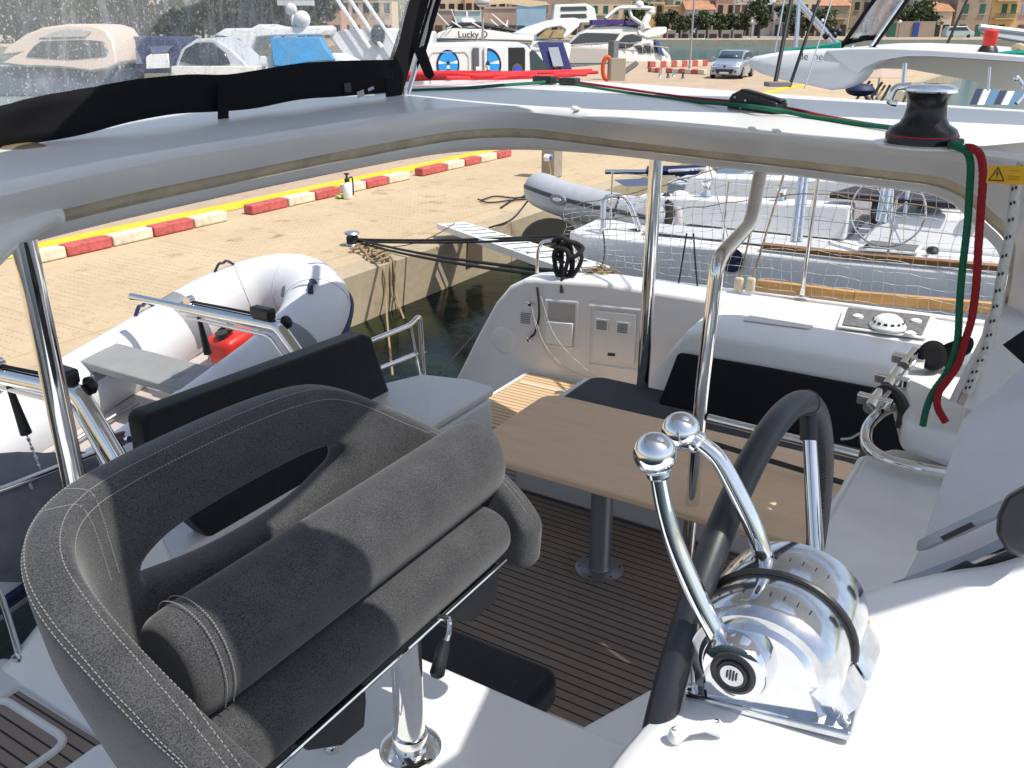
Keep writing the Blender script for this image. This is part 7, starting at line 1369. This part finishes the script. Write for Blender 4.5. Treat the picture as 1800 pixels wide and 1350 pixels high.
row = [  # x0,x1,ytop,d,wall,shutter,floors,cols,label,roof,balc
 (1786, 1840, -60, 168, "pink", "grey", 3, 3, "pink house with grey-blue shutters at the right edge of the town", False, False),
 (1738, 1786, -60, 168, "ochre", "green", 3, 3, "ochre yellow house with tall green shutters, right of the broad brown-grey one", False, True),
 (1678, 1737, -60, 167, "taupe", "green", 3, 2, "broad brown-grey house with two tall dark green shutters", False, False),
 (1640, 1672, 20, 165, "cream", "dark", 2, 2, "small cream house with peeling walls standing forward by the parked van", True, False),
 (1600, 1640, -20, 176, "grey", "dark", 3, 3, "grey unrendered house above the green garden wall trees", False, False),
 (1560, 1600, -5, 178, "peach", "dark", 3, 3, "peach house between the grey one and the neighbour's clear curtain", False, False),
 (1436, 1490, 10, 172, "taupe", "dark", 2, 4, "long low brown-grey house left of the neighbour's curtain", True, True),
 (1405, 1436, -8, 172, "cream", "dark", 3, 2, "cream house behind the grey mast tube", False, False),
 (1360, 1404, 4, 172, "grey", "dark", 2, 3, "grey house with a yellow awning panel behind the tallest tree", False, True),
 (1322, 1360, -10, 174, "white", "dark", 3, 2, "white house with a balcony, left of the tallest tree", False, True),
 (1290, 1322, 6, 176, "white", "brown", 2, 3, "white terrace house above the silver hatchback", False, True),
 (1256, 1290, -6, 178, "pink", "dark", 3, 2, "pink house between the white terrace and the street lamp", True, False),
 (1206, 1254, 17, 176, "grey", "brown", 2, 3, "low grey house with a tiled terrace behind the thin street lamp", True, False),
 (1166, 1206, 9, 180, "peach", "dark", 2, 3, "peach house behind the flybridge yacht's stern", False, False),
 (1120, 1166, 4, 182, "ochre", "dark", 2, 3, "ochre house behind the flybridge yacht's arch", False, False),
 (1022, 1064, 24, 150, "taupe", "dark", 2, 2, "brown stone house between the two yachts", False, False),
 (1000, 1110, -5, 186, "cream", "green", 3, 6, "long cream house high behind the flybridge yacht", True, False),
 (908, 960, 5, 130, "paleblue", "green", 2, 3, "pale blue house with green shutters right of the street lamp", False, False),
 (845, 908, 12, 140, "pink", "dark", 2, 4, "pink house with a long balcony behind the sport yacht's name", False, True),
 (800, 845, 18, 136, "white", "dark", 2, 3, "white house left of the street lamp globe", False, False),
 (762, 800, 16, 138, "pink", "brown", 2, 2, "low pink house right of the curtain leg", False, True),
 (818, 890, -20, 160, "peach", "dark", 3, 5, "tall peach house high behind the street lamp", False, False),
 (880, 1000, -22, 175, "taupe", "brown", 3, 7, "tall brown-grey block behind the tan awning", False, False),
 (740, 818, -10, 165, "cream", "dark", 3, 5, "cream block high above the low pink house", False, False),
 (520, 600, 10, 150, "pink", "brown", 2, 5, "pink-brown house seen through the right part of the clear curtain", False, False),
 (600, 690, 2, 155, "cream", "dark", 2, 5, "cream house seen through the curtain next to its black border", False, False),
 (140, 260, 2, 200, "pink", "brown", 2, 6, "pink house above the trees seen through the curtain", False, False),
 (270, 340, -8, 205, "white", "brown", 3, 4, "white house above the trees seen through the curtain", False, False),
 (340, 520, -12, 210, "grey", "dark", 3, 8, "long grey house above the trees seen through the curtain", False, False),
 (-60, 130, -10, 215, "cream", "dark", 3, 8, "long cream house at the far left above the trees", False, False)]
for r_ in row: house(r_[0], r_[1], r_[2], r_[3], r_[4], r_[5], r_[6], r_[7], r_[8], roof=r_[9], balc=r_[10])
_pal = ["cream", "peach", "white", "taupe", "pink", "grey", "ochre"]; _nth = "first second third fourth fifth sixth seventh eighth ninth tenth eleventh twelfth thirteenth fourteenth fifteenth sixteenth seventeenth eighteenth nineteenth twentieth twenty-first twenty-second twenty-third twenty-fourth twenty-fifth".split()
_x = 730; _i = 0; _rr = random.Random(21)
while _x < 1850:
    _w = _rr.uniform(34, 62); _c = _pal[_rr.randrange(7)]
    house(_x, _x + _w - 1, -60, 205 + 6 * (_i % 3), _c, _rr.choice(["dark", "green", "brown"]), 4, max(2, int(_w / 14)), "%s hillside house, %s from the left of the high back row" % (C[_c], _nth[_i]), zb=2.2, roof=False, wsz=(.55, .9), group="high back row of houses")
    _x += _w; _i += 1
gw_ = thing("garden_wall", "old stone garden wall with a green gate and a blue door left of the cream house", "wall", D(1600, 62, 163)); a, b = D(1560, 60, 163), D(1642, 60, 163); a.z = b.z = 1.0
u = (b - a).normalized(); MB().prism([a, b, b + _fw * .5, a + _fw * .5], (0, 0, 2.7)).build("wall", WM["taupe"], gw_, smooth=False)
for x0, x1, k_, nm in ((1560, 1574, "green", "gate"), (1604, 1614, "blue", "door")):
    p, q = D(x0, 60, 162.8), D(x1, 60, 162.8); p.z = q.z = 1.0; MB().prism([p, q, q + _fw * .3, p + _fw * .3], (0, 0, 2.5)).build(nm, shut[k_], gw_, smooth=False)
def car_far(x, y, d, L, m_, label, van_=False):
    c = D(x, y, d); c.z = 1.0; t = thing("parked_van" if van_ else "parked_car", label, "van" if van_ else "car", c); h = 1.9 if van_ else 1.4
    MB().prism([c + _rt * a * L + Vector((0, 0, b * h)) for a, b in ((-.5, .12), (-.5, .6), (-.42, .95), (.2, 1.0), (.35, .62), (.5, .5), (.5, .12))], _fw * 1.7).build("body", m_, t, bevel=.08)
    MB().prism([c + _rt * a * L + Vector((0, 0, b * h)) - _fw * .02 for a, b in ((-.44, .62), (-.40, .9), (.16, .93), (.28, .62))], _fw * .03).build("side_windows", glassb, t)
    for a in (-.3, .3): MB().lathe(c + _rt * a * L + Vector((0, 0, .3)) - _fw * .03, _fw, [(.3, 0), (.3, .2)], 14).build("wheel", tyre, t)
car_far(1688, 60, 156, 5.0, mat("van_teal", (.45, .52, .52), .4), "pale van parked in front of the cream house across the water", True)
car_far(1186, 60, 156, 4.2, white, "white car under the first trees, near the flybridge yacht's stern"); car_far(1208, 60, 156, 4.0, carS, "silver car under the trees left of the thin street lamp"); car_far(1268, 62, 156, 4.0, grey, "dark car on the far waterfront right of the thin street lamp")
bx = mat("boathouse", (.30, .27, .24), .8, var=.2, vscale=.8)
for i, (x0, x1) in enumerate(((1172, 1188), (1196, 1212), (1225, 1240), (1244, 1262), (1268, 1284), (1288, 1306))):
    p, q = D(x0, 66, 151.5), D(x1, 66, 151.5); p.z = q.z = .2; t = thing("boathouse", "%s low stone boathouse bay from the flybridge yacht along the far waterline" % words[i], "boathouse", (p + q) / 2, group="boathouse bays across the water")
    MB().prism([p, q, q + _fw * 2, p + _fw * 2], (0, 0, 2.1)).build("wall", bx, t, smooth=False); u = (q - p) * .14; MB().prism([p + u - _fw * .02, q - u - _fw * .02, q - u + _fw * .1, p + u + _fw * .1], (0, 0, 1.5)).build("dark_opening", shut["dark"], t, smooth=False)
for i, (x, c_, l_) in enumerate(((1236, white, "white skiff"), (1248, white, "white skiff with an outboard"), (1262, red, "small boat under a red cover"), (1278, white, "low white skiff"), (1316, white, "white skiff moored alone"), (1424, white, "white skiff out by the stone mole"), (1168, blu, "small blue boat"), (1690, white, "white skiff below the pale van"), (1780, white, "white skiff at the far right"))):
    c = D(x, 74, 148); c.z = 0; t = thing("skiff", l_ + ["", "", "", "", " right of the others", "", " by the flybridge yacht's stern", "", ""][i] + " on the far waterline", "boat", c)
    MB().loft([[c + _rt * a + _fw * b * w_ + Vector((0, 0, h_ - (.15 if b else .45))) for b, h_ in ((-1, .6), (0, .1), (1, .6))] for a, w_ in ((-2.0, .6), (-1, .9), (.8, .8), (2.1, .05))]).build("hull", white if c_ is red else c_, t)
    MB().prism([c + _rt * a + Vector((0, 0, b)) for a, b in ((-1.5, .45), (-1.2, 1.0), (.2, 1.05), (1.0, .5))], _fw * .8).build("cover", red if c_ is red else navy if i % 2 else cream, t, bevel=.06)
tag(MB().prism([D(1310, 75, 149) * 1.0, D(1900, 75, 149), D(1900, 75, 151), D(1310, 75, 151)], (0, 0, .01)).build("mole_edge", wallc), "stone mole along the far waterline", kind="structure") if False else None
# trees: trunk, limbs and leaf clumps
leafs = [mat("foliage_olive", (.075, .085, .035), .8, col2=(.038, .045, .02), vscale=1.2), mat("foliage_green", (.060, .095, .030), .8, col2=(.028, .045, .016), vscale=1.2), mat("foliage_dusty", (.095, .105, .045), .85, col2=(.045, .055, .022), vscale=1.2)]
bark = mat("bark", (.12, .09, .06), .9, var=.3)
def tree(x, d, h, w_, li, label, n=900, seed=0, grp="trees on the far waterfront", zb=1.0):
    rr = random.Random(seed * 31 + int(x)); c = D(x, 60, d); c.z = zb; t = thing("tree", label, "tree", c, group=grp)
    m = MB(); m.tube([c, c + Vector((.1, 0, h * .25)), c + Vector((-.1, .1, h * .45))], [.24, .18, .12], 8)
    cl = []
    for k in range(11):
        a = rr.uniform(0, 6.28); q = rr.uniform(.15, .95); p = c + _rt * math.cos(a) * w_ * .5 * q + _fw * math.sin(a) * w_ * .4 * q + Vector((0, 0, h * rr.uniform(.30, .92))); cl.append((p, rr.uniform(.14, .26) * w_))
        if k < 6: m.tube([c + Vector((0, 0, h * .3)), c.lerp(p, .6) + Vector((0, 0, .2)), p], [.12, .07, .03], 5)
    m.build("trunk", bark, t); m = MB()
    for i in range(n):
        p, s_ = rr.choice(cl); v = Vector((rr.gauss(0, 1), rr.gauss(0, 1), rr.gauss(0, 1))).normalized() * s_ * (rr.random() ** .4) * 1.15; v.z *= .75; p = p + v
        a_ = Vector((rr.gauss(0, 1), rr.gauss(0, 1), rr.gauss(0, 1))).normalized(); b_ = a_.orthogonal().normalized(); sz = rr.uniform(.18, .40) * min(w_, 6) / 4.5; b2 = a_.cross(b_)
        m.add([p - b_ * sz, p + b2 * sz * .6, p + b_ * sz, p - b2 * sz * .6], [(0, 1, 2, 3)])
    m.build("crown", leafs[li], t, smooth=False); return t
tl = [(1196, 153, 4.6, 4.5, 2, "round dusty tree just right of the flybridge yacht"), (1168, 154, 4.4, 4, 0, "dark olive tree behind the flybridge yacht's stern"), (1232, 153, 4.4, 3.8, 1, "green tree right behind the thin street lamp"), (1260, 154, 4.2, 4, 2, "dusty tree right of the thin street lamp"), (1296, 154, 4.6, 4.5, 0, "olive tree above the silver hatchback's roof"), (1334, 154, 6.6, 5, 1, "tallest tree of the waterfront, bright green"), (1384, 155, 5.4, 4.5, 1, "green tree left of the grey mast tube"), (1410, 156, 4.6, 4.5, 0, "olive tree right behind the grey mast tube"), (1450, 155, 5.0, 4.6, 1, "green tree left of the neighbour's clear curtain"), (1606, 166, 6.2, 7.5, 1, "broad green tree behind the stone garden wall"), (1120, 156, 6, 5, 1, "dark green tree behind the purple screen cover")]
for i, a in enumerate(tl): tree(a[0], a[1], a[2], a[3], a[4], a[5], seed=i)
od = ["first", "second", "third", "fourth", "fifth", "sixth", "seventh", "eighth", "ninth", "tenth", "eleventh", "twelfth", "thirteenth"]
for i in range(13): tree(-20 + 47 * i, 120 + (i * 37 % 11), 6.0 + (i * 29 % 7) * .45, 9.5, i % 3, "%s tree from the left of the dense row seen through the clear curtain" % od[i], n=1500, seed=50 + i, grp="trees seen through the curtain", zb=.8)
tag(MB().prism([CF(-120, 112, -1), CF(-22, 112, -1), CF(-22, 150, -1), CF(-120, 150, -1)], (0, 0, 1.9)).build("left_shore", sandy2), "near shore on the left with the dense trees", kind="structure")
for i, (x, y) in enumerate(((1322, 38), (1446, 36), (1582, 38))): 
    p = D(x, y, 152); b = Vector((p.x, p.y, 1.0)); t = thing("street_lamp", "white globe lamp on the far waterfront, %s of three" % ["leftmost", "middle", "rightmost"][i], "street lamp", b); MB().tube([b, p], .06, 6).build("lamp_post", grey, t); MB().ball(p, .28, n=12, m=8).build("lamp_globe", white, t)
